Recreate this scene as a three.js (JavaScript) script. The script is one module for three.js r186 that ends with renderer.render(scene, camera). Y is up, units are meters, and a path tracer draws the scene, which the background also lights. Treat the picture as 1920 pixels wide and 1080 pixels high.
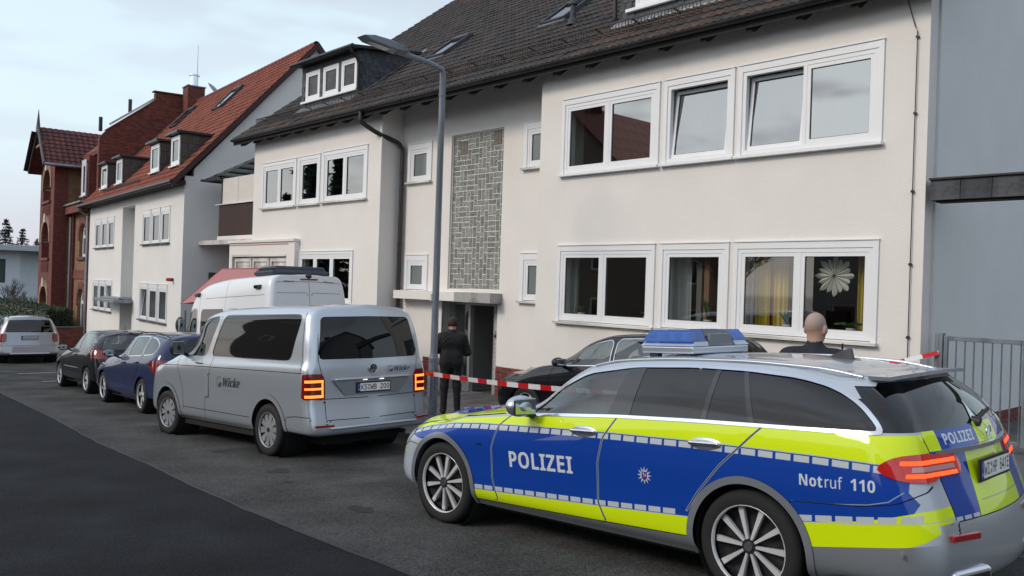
import * as THREE from 'three';
import { mergeGeometries, mergeVertices } from 'three/addons/utils/BufferGeometryUtils.js';
import { RoundedBoxGeometry } from 'three/addons/geometries/RoundedBoxGeometry.js';
import { ImprovedNoise } from 'three/addons/math/ImprovedNoise.js';
import { MarchingCubes } from 'three/addons/objects/MarchingCubes.js';
import { FontLoader } from 'three/addons/loaders/FontLoader.js';
import { TextGeometry } from 'three/addons/geometries/TextGeometry.js';

const scene = new THREE.Scene();
// ---------- camera ----------
const camera = new THREE.PerspectiveCamera(37.55, 1024 / 576, 0.1, 3000);
camera.position.set(0, 2, 0);
const YAW = 0.7482;
camera.lookAt(-Math.cos(YAW), 2, -Math.sin(YAW));
camera.rotateZ(0.0327);
// ---------- sky ----------
const V3 = THREE.Vector3;
const sunDir = new V3(-Math.sin(0.26) * Math.cos(0.58), Math.sin(0.58), Math.cos(0.26) * Math.cos(0.58));
const perlin = new ImprovedNoise();
function fbm(x, y, z, o) { let s = 0, a = 0.5; for (let i = 0; i < o; i++) { s += a * perlin.noise(x, y, z); x *= 2.03; y *= 2.03; z *= 2.03; a *= 0.5; } return s; }
const sst = (a, b, x) => { x = Math.min(1, Math.max(0, (x - a) / (b - a))); return x * x * (3 - 2 * x); };
const mixv = (a, b, t) => a + (b - a) * t;
{
  const W = 2048, H = 1024, data = new Float32Array(W * H * 4);
  for (let j = 0; j < H; j++) {
    const el = ((j + 0.5) / H - 0.5) * Math.PI, sy = Math.sin(el), cy = Math.cos(el);
    for (let i = 0; i < W; i++) {
      const az = ((i + 0.5) / W - 0.5) * 2 * Math.PI, dx = cy * Math.cos(az), dz = cy * Math.sin(az), k = (j * W + i) * 4;
      const h = Math.max(0, sy);
      // clear evening air: warm pale at the horizon, pale blue above
      const t = Math.pow(h, 0.55);
      let r = mixv(0.68, 0.48, t), g = mixv(0.66, 0.59, t), b = mixv(0.70, 0.75, t);
      const band = sst(0.0, 0.16, h) * (1 - sst(0.2, 0.6, h));
      r += 0.13 * band; g += 0.25 * band; b += 0.25 * band;
      const warm = Math.pow(Math.max(0, dx * sunDir.x + sy * sunDir.y + dz * sunDir.z), 3.5);
      r += 0.72 * warm; g += 0.72 * warm; b += 0.72 * warm;
      const glow = Math.pow(Math.max(0, (dx * -0.72 + dz * 0.70) / Math.max(0.05, cy)), 6) * Math.exp(-h / 0.22); r += 0.75 * glow; g += 0.60 * glow; b += 0.40 * glow;   // afterglow low over the houses across the street
      if (sy > 0.004) {
        const p = 1 / (sy + 0.10), cx = dx * p, cz = dz * p;
        const low = 1 - sst(0.2, 0.5, h), ca = Math.cos(az) * 3.4, sa = Math.sin(az) * 3.4;
        const n1 = mixv(fbm(cx * 0.7 + 3.1, cz * 1.0 + 7.7, 1.5, 5), fbm(ca + 5.3, sa + 1.9, el * 15, 5), low), n2 = mixv(fbm(cx * 2.1 + 11, cz * 3.0 - 4, 4.2, 5), fbm(ca * 2.6, sa * 2.6 + 8, el * 42, 4), low);
        const c = sst(-0.02, 0.30, n1 + 0.6 * n2) * sst(0.01, 0.07, h) * mixv(0.75, 0.24 + 0.5 * sst(-0.2, 0.6, dz), low);
        const cr = mixv(0.46, 0.56, low) + 0.25 * warm, cg = mixv(0.48, 0.585, low) + 0.22 * warm, cb = mixv(0.56, 0.70, low) + 0.2 * warm;
        r = mixv(r, cr, c); g = mixv(g, cg, c); b = mixv(b, cb, c);
      }
      data[k] = r * 1.15; data[k + 1] = g * 1.15; data[k + 2] = b * 1.15; data[k + 3] = 1;
    }
  }
  const tex = new THREE.DataTexture(data, W, H, THREE.RGBAFormat, THREE.FloatType);
  tex.mapping = THREE.EquirectangularReflectionMapping; tex.magFilter = THREE.LinearFilter; tex.minFilter = THREE.LinearFilter; tex.needsUpdate = true;
  scene.background = tex; scene.environment = tex;
}
// ---------- the low evening sun behind thin cloud: a wide soft source ----------
const sun = new THREE.DirectionalLight(new THREE.Color(1.0, 0.88, 0.74), 1.75);
sun.position.copy(sunDir).multiplyScalar(60).add(new V3(-15, 0, -8)); sun.target.position.set(-15, 0, -8);
sun.castShadow = true; sun.shadow.radius = 30; sun.shadow.mapSize.set(2048, 2048);
Object.assign(sun.shadow.camera, { left: -45, right: 45, top: 30, bottom: -30, near: 1, far: 160 });
scene.add(sun, sun.target);
const renderer = new THREE.WebGLRenderer({ antialias: true });
renderer.setSize(1024, 576); renderer.shadowMap.enabled = true; renderer.shadowMap.type = THREE.PCFSoftShadowMap;
renderer.toneMapping = THREE.LinearToneMapping; renderer.toneMappingExposure = 0.92;

// ---------- helpers ----------
let seed = 12345;
const rnd = () => { seed = (seed * 1664525 + 1013904223) >>> 0; return seed / 4294967296; };
const rr = (a, b) => a + (b - a) * rnd();
const taken = {};
function numbered(n) { if (!(n in taken)) { taken[n] = 0; return n; } taken[n]++; return n + '_' + String(taken[n]).padStart(3, '0'); }
function shade(o) { o.traverse(c => { if (c.isMesh) { c.castShadow = true; c.receiveShadow = true; } }); return o; }
function thing(name, label, category, pos = [0, 0, 0], turn = 0, group) {
  const o = new THREE.Group(); o.name = numbered(name); scene.add(o); o.position.set(...pos); o.rotation.y = turn;
  o.userData = { label, category }; if (group) o.userData.group = group; return o;
}
function single(name, geo, mat, label, category, group) {
  const o = new THREE.Mesh(geo, mat); o.name = numbered(name); scene.add(o); o.castShadow = o.receiveShadow = true;
  o.userData = { label, category }; if (group) o.userData.group = group; return o;
}
function struct(name, geo, mat) { const o = new THREE.Mesh(geo, mat); o.name = numbered(name); scene.add(o); o.castShadow = o.receiveShadow = true; o.userData.kind = 'structure'; return o; }
function part(name, geo, mat, parent, label) {
  if (Array.isArray(geo)) geo = join(geo);
  const o = new THREE.Mesh(geo, mat); o.name = name; parent.add(o); o.castShadow = o.receiveShadow = true; if (label) o.userData.label = label; return o;
}
function clean(g) {
  let q = g.index ? g.toNonIndexed() : g;
  for (const k of Object.keys(q.attributes)) if (!['position', 'normal', 'uv'].includes(k)) q.deleteAttribute(k);
  if (!q.attributes.normal) q.computeVertexNormals();
  if (!q.attributes.uv) q.setAttribute('uv', new THREE.BufferAttribute(new Float32Array(q.attributes.position.count * 2), 2));
  q.morphAttributes = {}; return q;
}
function join(list) { return mergeGeometries(list.filter(Boolean).map(clean), false); }
// uv in metres from the dominant axis of each face
function uvm(g, s = 1) {
  g = clean(g); const p = g.attributes.position, uv = g.attributes.uv, a = new V3(), b = new V3(), c = new V3(), n = new V3();
  for (let i = 0; i < p.count; i += 3) {
    a.fromBufferAttribute(p, i); b.fromBufferAttribute(p, i + 1); c.fromBufferAttribute(p, i + 2);
    n.copy(b).sub(a).cross(c.clone().sub(a)); const x = Math.abs(n.x), y = Math.abs(n.y), z = Math.abs(n.z);
    [a, b, c].forEach((q, k) => { if (z >= x && z >= y) uv.setXY(i + k, q.x * s, q.y * s); else if (x >= y) uv.setXY(i + k, q.z * s, q.y * s); else uv.setXY(i + k, q.x * s, q.z * s); });
  }
  return g;
}
const box = (x0, y0, z0, x1, y1, z1) => new THREE.BoxGeometry(Math.abs(x1 - x0), Math.abs(y1 - y0), Math.abs(z1 - z0)).translate((x0 + x1) / 2, (y0 + y1) / 2, (z0 + z1) / 2);
const rbox = (x0, y0, z0, x1, y1, z1, r = 0.01, s = 2) => new RoundedBoxGeometry(Math.abs(x1 - x0), Math.abs(y1 - y0), Math.abs(z1 - z0), s, r).translate((x0 + x1) / 2, (y0 + y1) / 2, (z0 + z1) / 2);
// a bar with rectangular section between two points
function bar(p, q, w, h, up = new V3(0, 1, 0)) {
  p = new V3(...p); q = new V3(...q); const d = q.clone().sub(p), L = d.length(), g = new THREE.BoxGeometry(w, h, L);
  const z = d.normalize(), x = new V3().crossVectors(up, z); if (x.lengthSq() < 1e-6) x.set(1, 0, 0); x.normalize(); const y = new V3().crossVectors(z, x);
  return g.applyMatrix4(new THREE.Matrix4().makeBasis(x, y, z).setPosition(p.add(q).multiplyScalar(0.5)));
}
function tube(pts, r, seg = 24, rs = 8, closed = false) { return new THREE.TubeGeometry(new THREE.CatmullRomCurve3(pts.map(p => new V3(...p)), closed, 'catmullrom', 0.3), seg, r, rs, closed); }
function rod(p, q, r0, r1 = r0, rs = 10) {
  p = new V3(...p); q = new V3(...q); const d = q.clone().sub(p), g = new THREE.CylinderGeometry(r1, r0, d.length(), rs);
  return g.applyQuaternion(new THREE.Quaternion().setFromUnitVectors(new V3(0, 1, 0), d.clone().normalize())).translate(...p.add(q).multiplyScalar(0.5).toArray());
}
function shapeOf(pts, holes = []) {
  const s = new THREE.Shape(pts.map(p => new THREE.Vector2(p[0], p[1])));
  for (const h of holes) s.holes.push(new THREE.Path(h.map(p => new THREE.Vector2(p[0], p[1])))); return s;
}
const rect = (x0, y0, x1, y1) => [[x0, y0], [x1, y0], [x1, y1], [x0, y1]];
// slab in the xy plane with holes, front face at z = z1, back at z = z0
function slab(pts, holes, z0, z1) { return new THREE.ExtrudeGeometry(shapeOf(pts, holes), { depth: z1 - z0, bevelEnabled: false }).translate(0, 0, z0); }
// rectangular ring of four butt-jointed bars in the xy plane
function ring(x0, y0, x1, y1, w, z0, z1, wb = w) {
  return [box(x0, y0, z0, x0 + w, y1, z1), box(x1 - w, y0, z0, x1, y1, z1), box(x0 + w, y1 - w, z0, x1 - w, y1, z1), box(x0 + w, y0, z0, x1 - w, y0 + wb, z1)];
}
// tileable noise texture: rgb multiplies a colour around 1, also used as bump height
function noiseTex(size, fn, srgb = true) {
  const d = new Uint8Array(size * size * 4);
  for (let j = 0; j < size; j++) for (let i = 0; i < size; i++) { const c = fn(i / size, j / size), k = (j * size + i) * 4; for (let q = 0; q < 3; q++) d[k + q] = Math.max(0, Math.min(255, 255 * (Array.isArray(c) ? c[q] : c))); d[k + 3] = 255; }
  const t = new THREE.DataTexture(d, size, size, THREE.RGBAFormat); t.wrapS = t.wrapT = THREE.RepeatWrapping; t.magFilter = THREE.LinearFilter; t.minFilter = THREE.LinearMipmapLinearFilter; t.generateMipmaps = true;
  if (srgb) t.colorSpace = THREE.SRGBColorSpace; t.needsUpdate = true; return t;
}
// periodic lattice noise
const LAT = new Float32Array(65536); for (let i = 0; i < 65536; i++) LAT[i] = rnd();
function vn(u, v, f, s = 0) {
  const x = u * f, y = v * f, i = Math.floor(x), j = Math.floor(y), a = x - i, b = y - j, sa = a * a * (3 - 2 * a), sb = b * b * (3 - 2 * b);
  const L = (p, q) => LAT[((((p % f) + f) % f) * 131 + (((q % f) + f) % f) * 7919 + s * 977) & 65535];
  return mixv(mixv(L(i, j), L(i + 1, j), sa), mixv(L(i, j + 1), L(i + 1, j + 1), sa), sb);
}
const pf = (u, v, f, o, s = 0) => { let r = 0, a = 0.5, t = 0; for (let k = 0; k < o; k++) { r += a * vn(u, v, f, s + k); t += a; f *= 2; a *= 0.55; } return r / t; };
function rep(t, m) { const c = t.clone(); c.repeat.set(1 / m, 1 / m); c.needsUpdate = true; return c; }
const lin = (r, g, b) => new THREE.Color().setRGB(r, g, b);
const STD = o => new THREE.MeshStandardMaterial(o), PHY = o => new THREE.MeshPhysicalMaterial(o);
const T = {
  fine: noiseTex(512, (u, v) => pf(u, v, 64, 4, 3), false),
  stucco: noiseTex(512, (u, v) => 0.2 + 0.8 * pf(u, v, 90, 3, 5) , false),
  blot: noiseTex(512, (u, v) => 0.955 + 0.045 * pf(u, v, 4, 6, 11)),
  grime: noiseTex(512, (u, v) => { const a = pf(u, v, 3, 6, 21), b = pf(u, v, 40, 3, 31); return 0.72 + 0.28 * sst(0.25, 0.6, a * 0.75 + b * 0.25); }),
  asphalt: noiseTex(1024, (u, v) => { const a = pf(u, v, 256, 2, 41), b = pf(u, v, 5, 5, 51), c = vn(u, v, 220, 61), d = vn(u, v, 128, 67); return Math.min(1, 0.62 + 0.42 * (a - 0.5) + 0.4 * (b - 0.5) + (c > 0.95 ? 0.16 : 0) - (d < 0.05 ? 0.12 : 0)); }),
  aspBump: noiseTex(1024, (u, v) => pf(u, v, 256, 2, 41), false),
  wood: noiseTex(512, (u, v) => 0.75 + 0.25 * pf(u * 1, v * 0.06, 64, 4, 71)),
};
const M = {
  plaster: STD({ color: lin(0.80, 0.765, 0.735), map: rep(T.blot, 3.1), bumpMap: rep(T.stucco, 1.1), bumpScale: 0.0035, roughness: 0.95 }),
  plasterSide: STD({ color: lin(0.62, 0.63, 0.63), map: rep(T.blot, 2.7), bumpMap: rep(T.stucco, 1.1), bumpScale: 0.006, roughness: 0.95 }),
  plasterHouse: STD({ color: lin(0.80, 0.79, 0.775), map: rep(T.blot, 4.2), bumpMap: rep(T.stucco, 1.3), bumpScale: 0.004, roughness: 0.95 }),
  pvc: PHY({ color: lin(0.82, 0.83, 0.85), roughness: 0.35, map: rep(T.blot, 1.3) }),
  pvcOld: STD({ color: lin(0.74, 0.73, 0.70), roughness: 0.5, map: rep(T.grime, 2.1) }),
  blind: STD({ color: lin(0.72, 0.74, 0.76), roughness: 0.8 }),
  gasket: STD({ color: lin(0.03, 0.03, 0.03), roughness: 0.6 }),
  glass: PHY({ color: lin(0.86, 0.9, 0.88), transmission: 1, thickness: 0, roughness: 0.0, ior: 2.0 }),
  mirrorGlass: PHY({ color: lin(0.24, 0.26, 0.26), transmission: 1, thickness: 0, roughness: 0.0, ior: 3.6 }),
  frosted: PHY({ color: lin(0.16, 0.19, 0.19), roughness: 0.15, ior: 1.6 }),
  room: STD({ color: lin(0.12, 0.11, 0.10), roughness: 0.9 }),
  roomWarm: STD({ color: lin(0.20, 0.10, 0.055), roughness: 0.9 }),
  curtain: PHY({ color: lin(0.75, 0.75, 0.73), transmission: 0.35, thickness: 0, roughness: 1, side: THREE.DoubleSide }),
  curtainYellow: PHY({ color: lin(0.68, 0.52, 0.05), transmission: 0.25, thickness: 0, roughness: 1 }),
  gutter: PHY({ color: lin(0.035, 0.033, 0.033), roughness: 0.38, metalness: 0.3, map: rep(T.grime, 1.7) }),
  rafter: STD({ color: lin(0.02, 0.017, 0.015), roughness: 0.8 }),
  soffit: STD({ color: lin(0.045, 0.042, 0.042), roughness: 0.9, map: rep(T.wood, 0.9) }),
  slate: STD({ color: lin(0.085, 0.09, 0.10), roughness: 0.6, map: rep(T.grime, 0.9), bumpMap: rep(T.fine, 0.4), bumpScale: 0.004 }),
  slateDark: STD({ color: lin(0.055, 0.06, 0.072), roughness: 0.55, map: rep(T.grime, 0.9), bumpMap: rep(T.fine, 0.4), bumpScale: 0.004 }),
  zinc: STD({ color: lin(0.32, 0.35, 0.38), roughness: 0.45, metalness: 0.7, map: rep(T.grime, 0.8) }),
  galv: STD({ color: lin(0.20, 0.235, 0.27), roughness: 0.5, metalness: 0.35, map: rep(T.grime, 0.5) }),
  lampPaint: STD({ color: lin(0.21, 0.235, 0.275), roughness: 0.45, metalness: 0.1, map: rep(T.grime, 1.3) }),
  brick: [STD({ color: lin(0.17, 0.035, 0.025), roughness: 0.8, bumpMap: rep(T.fine, 0.3), bumpScale: 0.002 }), STD({ color: lin(0.21, 0.045, 0.03), roughness: 0.8, bumpMap: rep(T.fine, 0.3), bumpScale: 0.002 }), STD({ color: lin(0.13, 0.03, 0.025), roughness: 0.8, bumpMap: rep(T.fine, 0.3), bumpScale: 0.002 })],
  mortar: STD({ color: lin(0.42, 0.36, 0.33), roughness: 0.95 }),
  rubber: STD({ color: lin(0.012, 0.012, 0.013), roughness: 0.75, bumpMap: rep(T.fine, 0.2), bumpScale: 0.002 }),
  blackPlastic: STD({ color: lin(0.018, 0.018, 0.02), roughness: 0.55 }),
  blackGloss: PHY({ color: lin(0.008, 0.008, 0.009), roughness: 0.08, clearcoat: 1, clearcoatRoughness: 0.03 }),
  darkGlass: PHY({ color: lin(0.004, 0.0045, 0.006), roughness: 0.02, ior: 1.55 }),
  carGlass: PHY({ color: lin(0.50, 0.58, 0.56), transmission: 1, thickness: 0, roughness: 0, ior: 2.0 }),
  carGlassTint: PHY({ color: lin(0.035, 0.04, 0.045), transmission: 1, thickness: 0, roughness: 0, ior: 1.68 }),
  chrome: STD({ color: lin(0.78, 0.80, 0.84), metalness: 1, roughness: 0.16 }),
  alloy: STD({ color: lin(0.72, 0.73, 0.75), metalness: 0.4, roughness: 0.3 }),
  alloyDark: STD({ color: lin(0.02, 0.02, 0.023), roughness: 0.45, metalness: 0.3 }),
  underbody: STD({ color: lin(0.01, 0.01, 0.01), roughness: 0.9 }),
  seam: STD({ color: lin(0.006, 0.006, 0.007), roughness: 0.8 }),
};
const gy = x => x > 0 ? 0.2687 + 0.0557 * x : x > -70 ? 0.2687 + 0.0557 * x + 0.000284 * x * x : gy(-69.99) + 0.0159 * (x + 70);
// ---------- ground, road, pavement ----------
const seamPts = [[-60, -9.2], [-40, -6.6], [-28, -5.25], [-22.67, -4.78], [-16.76, -4.33], [-12.68, -3.93], [-10.41, -3.8], [-8.77, -3.65], [-7.25, -3.56], [-6.24, -3.51], [-5.32, -3.49], [-4.72, -3.47], [0, -3.3], [8, -3.1], [30, -2.6]];
function lerpTab(tab, x) { if (x <= tab[0][0]) return tab[0][1]; for (let i = 1; i < tab.length; i++) if (x <= tab[i][0]) { const [a, b] = [tab[i - 1], tab[i]]; return b[1] === a[1] ? a[1] : mixv(a[1], b[1], (x - a[0]) / (b[0] - a[0])); } return tab[tab.length - 1][1]; }
const kerbTab = [[-60, -14.0], [-44, -10.6], [-36, -9.55], [-30, -8.95], [-24, -8.35], [-17, -7.75], [-10, -7.30], [-2, -6.95], [8, -6.8], [40, -6.8]];
// strip between two z-tables following the slope of the street
function strip(xa, xb, step, z0, z1, nz, dy) {
  const xs = []; for (let x = xa; x < xb - 1e-6; x += step) xs.push(x); xs.push(xb);
  const P = [], U = [], I = [];
  xs.forEach((x, i) => { const a = typeof z0 === 'function' ? z0(x) : z0, b = typeof z1 === 'function' ? z1(x) : z1; for (let k = 0; k <= nz; k++) { const z = mixv(a, b, k / nz); P.push(x, gy(x) + (typeof dy === 'function' ? dy(x, z) : dy), z); U.push(x, z); } });
  for (let i = 0; i < xs.length - 1; i++) for (let k = 0; k < nz; k++) { const a = i * (nz + 1) + k, b = a + nz + 1; I.push(a, a + 1, b, b, a + 1, b + 1); }
  const g = new THREE.BufferGeometry(); g.setAttribute('position', new THREE.Float32BufferAttribute(P, 3)); g.setAttribute('uv', new THREE.Float32BufferAttribute(U, 2)); g.setIndex(I); g.computeVertexNormals(); return g;
}
M.asphaltOld = PHY({ specularIntensity: 0.35, color: lin(0.165, 0.168, 0.166), map: rep(T.asphalt, 3.3), bumpMap: rep(T.aspBump, 2.3), bumpScale: 0.006, roughness: 0.9 });
M.asphaltNew = PHY({ specularIntensity: 0.35, color: lin(0.034, 0.037, 0.046), map: rep(T.asphalt, 2.9), bumpMap: rep(T.aspBump, 2.6), bumpScale: 0.008, roughness: 0.85 });
M.soil = STD({ color: lin(0.06, 0.06, 0.045), map: rep(T.grime, 6), roughness: 1 });
M.paving = STD({ color: lin(0.11, 0.108, 0.106), map: rep(T.grime, 2.2), bumpMap: rep(T.fine, 0.7), bumpScale: 0.006, roughness: 0.92 });
M.kerb = STD({ color: lin(0.20, 0.20, 0.20), map: rep(T.grime, 1.4), bumpMap: rep(T.fine, 0.6), bumpScale: 0.006, roughness: 0.9 });
M.tar = STD({ color: lin(0.022, 0.022, 0.024), roughness: 0.6, bumpMap: rep(T.fine, 0.3), bumpScale: 0.004 });
M.roadPaint = STD({ color: lin(0.55, 0.55, 0.54), map: rep(T.grime, 0.8), roughness: 0.8 });
struct('ground', strip(-420, 240, 6, -420, 320, 2, -0.05), M.soil);
const seamZ = x => lerpTab(seamPts, x) + 0.035 * fbm(x * 1.7, 3, 1, 3), kerbZ = x => lerpTab(kerbTab, x);
struct('road', strip(-75, 30, 0.25, x => kerbZ(x) - 0.02, seamZ, 8, 0), M.asphaltOld);
struct('road', strip(-75, 30, 0.25, x => seamZ(x) + 0.0, x => 6.2 - 0.02 * x, 8, 0.004), M.asphaltNew);
// bitumen joint between the two surfaces, laid as a thin uneven bead
struct('road_joint', strip(-40, 10, 0.1, x => seamZ(x) - 0.016 - 0.03 * Math.max(0, fbm(x * 3, 9, 1, 3)), x => seamZ(x) + 0.014 + 0.02 * fbm(x * 4, 2, 5, 2), 1, 0.008), M.tar);
// pavement in front of the houses: kerb and paving
const padTop = (x, z) => 0.10 - 0.065 * sst(0, 4.5, kerbZ(x) - z);
struct('pavement', strip(-75, 30, 0.5, -24, x => kerbZ(x) - 0.14, 10, padTop), M.paving);
{
  const ks = [];
  for (let x = -60; x < 20; x += 1.0) {   // kerb stones
    const x1 = x + 0.992, za = kerbZ(x), zb = kerbZ(x1), g = new THREE.BoxGeometry(1, 1, 1, 1, 1, 1), p = g.attributes.position;
    for (let i = 0; i < p.count; i++) { const e = p.getX(i) > 0, X = e ? x1 : x, Z = (e ? zb : za) - (p.getZ(i) > 0 ? 0 : 0.14) - (p.getY(i) > 0 && p.getZ(i) > 0 ? 0.018 : 0); p.setXYZ(i, X, gy(X) + (p.getY(i) > 0 ? 0.102 : -0.1), Z); }
    g.computeVertexNormals(); ks.push(uvm(g));
  }
  const kerb = new THREE.Group(); kerb.name = 'kerb'; kerb.userData.kind = 'structure'; scene.add(kerb);
  ks.forEach(g => part('kerb_stone', g, M.kerb, kerb));
  // parking bay marks by the far cars
  for (const [x, z0, z1] of [[-25.6, -6.4, -7.6], [-29.2, -6.6, -7.9]]) struct('road_marking', strip(x, x + 0.12, 0.12, z1, z0, 1, 0.005), M.roadPaint);
}
{
  // manhole-like patches in the old asphalt
  M.patch = STD({ color: lin(0.055, 0.055, 0.056), map: rep(T.asphalt, 1.7), roughness: 0.9 });
  for (const [x, z, r, s] of [[-9.0, -4.75, 0.11, 1.5], [-6.6, -4.35, 0.10, 1.7], [-10.9, -4.9, 0.12, 1.2], [-8.3, -4.5, 0.05, 1.3]]) {
    const P = [], n = 22; for (let i = 0; i < n; i++) { const a = i / n * 6.283, q = r * (0.35 + 1.2 * vn(i / n, 0.3, 11, (x * -10) | 0)); P.push([x + Math.cos(a) * q * s, z + Math.sin(a) * q]); }
    const g = new THREE.ShapeGeometry(shapeOf(P)), p = g.attributes.position; for (let i = 0; i < p.count; i++) { const X = p.getX(i), Z = p.getY(i); p.setXYZ(i, X, gy(X) + 0.004, Z); }
    g.computeVertexNormals(); struct('road_patch', uvm(g), M.patch);
  }
}
// ---------- the apartment house ----------
function rebase(g, x, y, z) { g.position.set(x, y, z); g.children.forEach(c => c.position.sub(g.position)); shade(g); }
camera.updateMatrixWorld(true); camera.updateProjectionMatrix();
const inFrame = (x, y, z) => { const v = new V3(x, y, z).project(camera); return Math.abs(v.x) < 1.03 && Math.abs(v.y) < 1.03 && v.z < 1; };
// a window: casing (the part), with frame, sashes, panes and sill as sub-parts. Plane of the wall at z = zf, openings towards -z
function windowUnit(parent, x0, y0, x1, y1, zf, cols, o = {}) {
  const mat = o.mat || M.pvc, cw = o.casing ?? 0.075, fw = o.frame ?? 0.065, sw = o.sash ?? 0.06, W = new THREE.Group(); W.name = 'window'; parent.add(W);
  const a0 = x0 + cw, a1 = x1 - cw, b0 = y0 + 0.03, b1 = y1 - cw - (o.head ?? 0.03);
  if (cw > 0.01) part('casing', [box(x0, y0, zf + 0.001, x0 + cw, y1, zf + 0.03), box(x1 - cw, y0, zf + 0.001, x1, y1, zf + 0.03), box(x0 + cw, b1, zf + 0.001, x1 - cw, y1, zf + 0.026), box(x0 - 0.008, y1, zf + 0.001, x1 + 0.008, y1 + 0.016, zf + 0.045)], mat, W);
  const fr = ring(a0, b0, a1, b1, fw, zf - 0.07, zf + 0.012);
  const tot = cols.reduce((s, c) => s + c, 0), iw = a1 - a0 - fw * 2; let cx = a0 + fw;
  const spans = []; cols.forEach((c, i) => { const w = iw * c / tot; spans.push([cx, cx + w]); cx += w; });
  for (let i = 1; i < spans.length; i++) fr.push(box(spans[i][0] - fw * 0.45, b0 + fw, zf - 0.065, spans[i][0] + fw * 0.45, b1 - fw, zf + 0.010));
  part('frame', fr, mat, W);
  spans.forEach(([p, q], i) => {
    const u0 = p + (i ? fw * 0.45 : 0), u1 = q - (i < spans.length - 1 ? fw * 0.45 : 0), v0 = b0 + fw, v1 = b1 - fw;
    const S = part('sash', ring(u0, 0, u1, v1 - v0, sw, -0.045, 0.004, sw * 1.15), mat, W); S.position.set(0, v0, zf);
    const pg = new THREE.BoxGeometry(u1 - u0 - sw * 2 - 0.012, v1 - v0 - sw * 2.15 - 0.012, 0.006).translate((u0 + u1) / 2, (v1 - v0) / 2 + sw * 0.075, -0.022);
    const gk = ring(u0 + sw, sw * 1.15, u1 - sw, v1 - v0 - sw, 0.009, -0.03, -0.010);
    const P = part('pane', new THREE.PlaneGeometry(u1 - u0 - sw * 2 - 0.004, v1 - v0 - sw * 2.15 - 0.004).translate((u0 + u1) / 2, (v1 - v0) / 2 + sw * 0.075, -0.022), (o.glass && (Array.isArray(o.glass) ? o.glass[i] : o.glass)) || M.glass, W); P.position.copy(S.position);
    const K = part('gasket', gk, M.gasket, W); K.position.copy(S.position);
    if (o.tilt && o.tilt[i]) for (const q2 of [S, P, K]) { q2.rotation.x = -o.tilt[i]; q2.position.z -= 0.03; }
  });
  if (o.blind) part('blind', box(a0 + fw, b0 + fw, zf - 0.075, a1 - fw, b1 - fw, zf - 0.07), M.blind, W);
  if (!o.noSill) part('sill', rbox(x0 - 0.025, y0 - 0.035, zf - 0.02, x1 + 0.025, y0 + 0.012, zf + 0.10, 0.006), o.sillMat || mat, W);
  return W;
}
const hole = (x0, y0, x1, y1, c = 0.06) => rect(x0 + c, y0 + 0.02, x1 - c, y1 - c);
const main = thing('apartment_house', 'large cream plastered apartment house with dark tiled roof and glass block stairwell', 'house');
const ZF = -11.9, ZR = -12.55, XL = -24.70, XA = -17.76, XB = -12.12, XR = -4.64;
const up = [[-11.51, 4.22, -9.16, 5.68], [-9.07, 4.22, -7.66, 5.68], [-7.59, 4.22, -5.25, 5.68]], lo = [[-11.52, 1.38, -9.16, 2.85], [-9.06, 1.38, -7.67, 2.85], [-7.58, 1.38, -5.24, 2.85]];
const lup = [[-24.10, 4.15, -22.02, 5.51], [-21.88, 4.15, -20.69, 5.51], [-20.54, 4.16, -18.35, 5.53]], llo = [-21.73, 1.42, -18.90, 2.83];
const rw = [[-17.50, 4.55, -16.52, 5.51], [-17.50, 1.86, -16.56, 2.74], [-13.27, 4.57, -12.32, 5.55], [-13.27, 1.72, -12.32, 2.75]];
const GB = [-15.78, 1.93, -13.94, 5.56], DO = [-15.96, -0.52, -13.97, 1.63];
part('wall', uvm(slab(rect(XB, 0.27, XR, 6.55), [...up, ...lo].map(w => hole(...w)), ZF - 0.3, ZF)), M.plaster, main);
part('wall', uvm(slab(rect(XL, 0.25, XA, 6.55), [...lup, llo].map(w => hole(...w)), ZF - 0.3, ZF)), M.plaster, main);
part('wall', uvm(join([slab([[XA - 0.3, -0.7], [-16.64, -0.7], [-16.64, 0.26], [-15.96, 0.26], [-15.96, 1.63], [-13.97, 1.63], [-13.97, 0.26], [XB + 0.3, 0.26], [XB + 0.3, 6.9], [XA - 0.3, 6.9]], [...rw.map(w => hole(...w)), rect(...GB)], ZR - 0.3, ZR),
  box(XA - 0.3, -0.9, ZR, XA, 6.55, ZF - 0.3), box(XB, -0.9, ZR, XB + 0.3, 6.55, ZF - 0.3)])), M.plaster, main);
M.plasterGable = STD({ color: lin(0.78, 0.79, 0.79), map: rep(T.blot, 2.7), bumpMap: rep(T.stucco, 1.1), bumpScale: 0.006, roughness: 0.95 });
{ // gable wall facing the gate
  const g = slab([[ZF - 0.302, 0.27], [-29.5, 0.27], [-29.5, 6.3], [-20.6, 13.0], [ZF - 0.302, 6.45]].reverse(), [], 0, 0.3).rotateY(-Math.PI / 2).rotateY(0);
  // slab x is world z: (z, y) -> place with a quarter turn
  const q = slab([[-12.202, 0.27], [-12.202, 6.45], [-20.6, 12.75], [-29.5, 6.1], [-29.5, 0.27]].map(([z, y]) => [-z, y]), [], 0, 0.3).rotateY(Math.PI / 2).translate(XR - 0.3, 0, 0);
  part('gable_wall', uvm(q), M.plasterGable, main);
  part('gable_wall', uvm(slab([[-12.202, -1.4], [-12.202, 6.45], [-20.6, 12.75], [-29.5, 6.1], [-29.5, -1.4]].map(([z, y]) => [-z, y]), [], 0, 0.3).rotateY(Math.PI / 2).translate(XL, 0, 0)), M.plaster, main);
  part('back_wall', box(XL, -1.2, -29.8, XR, 6.2, -29.5), M.plaster, main);
}
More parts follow.
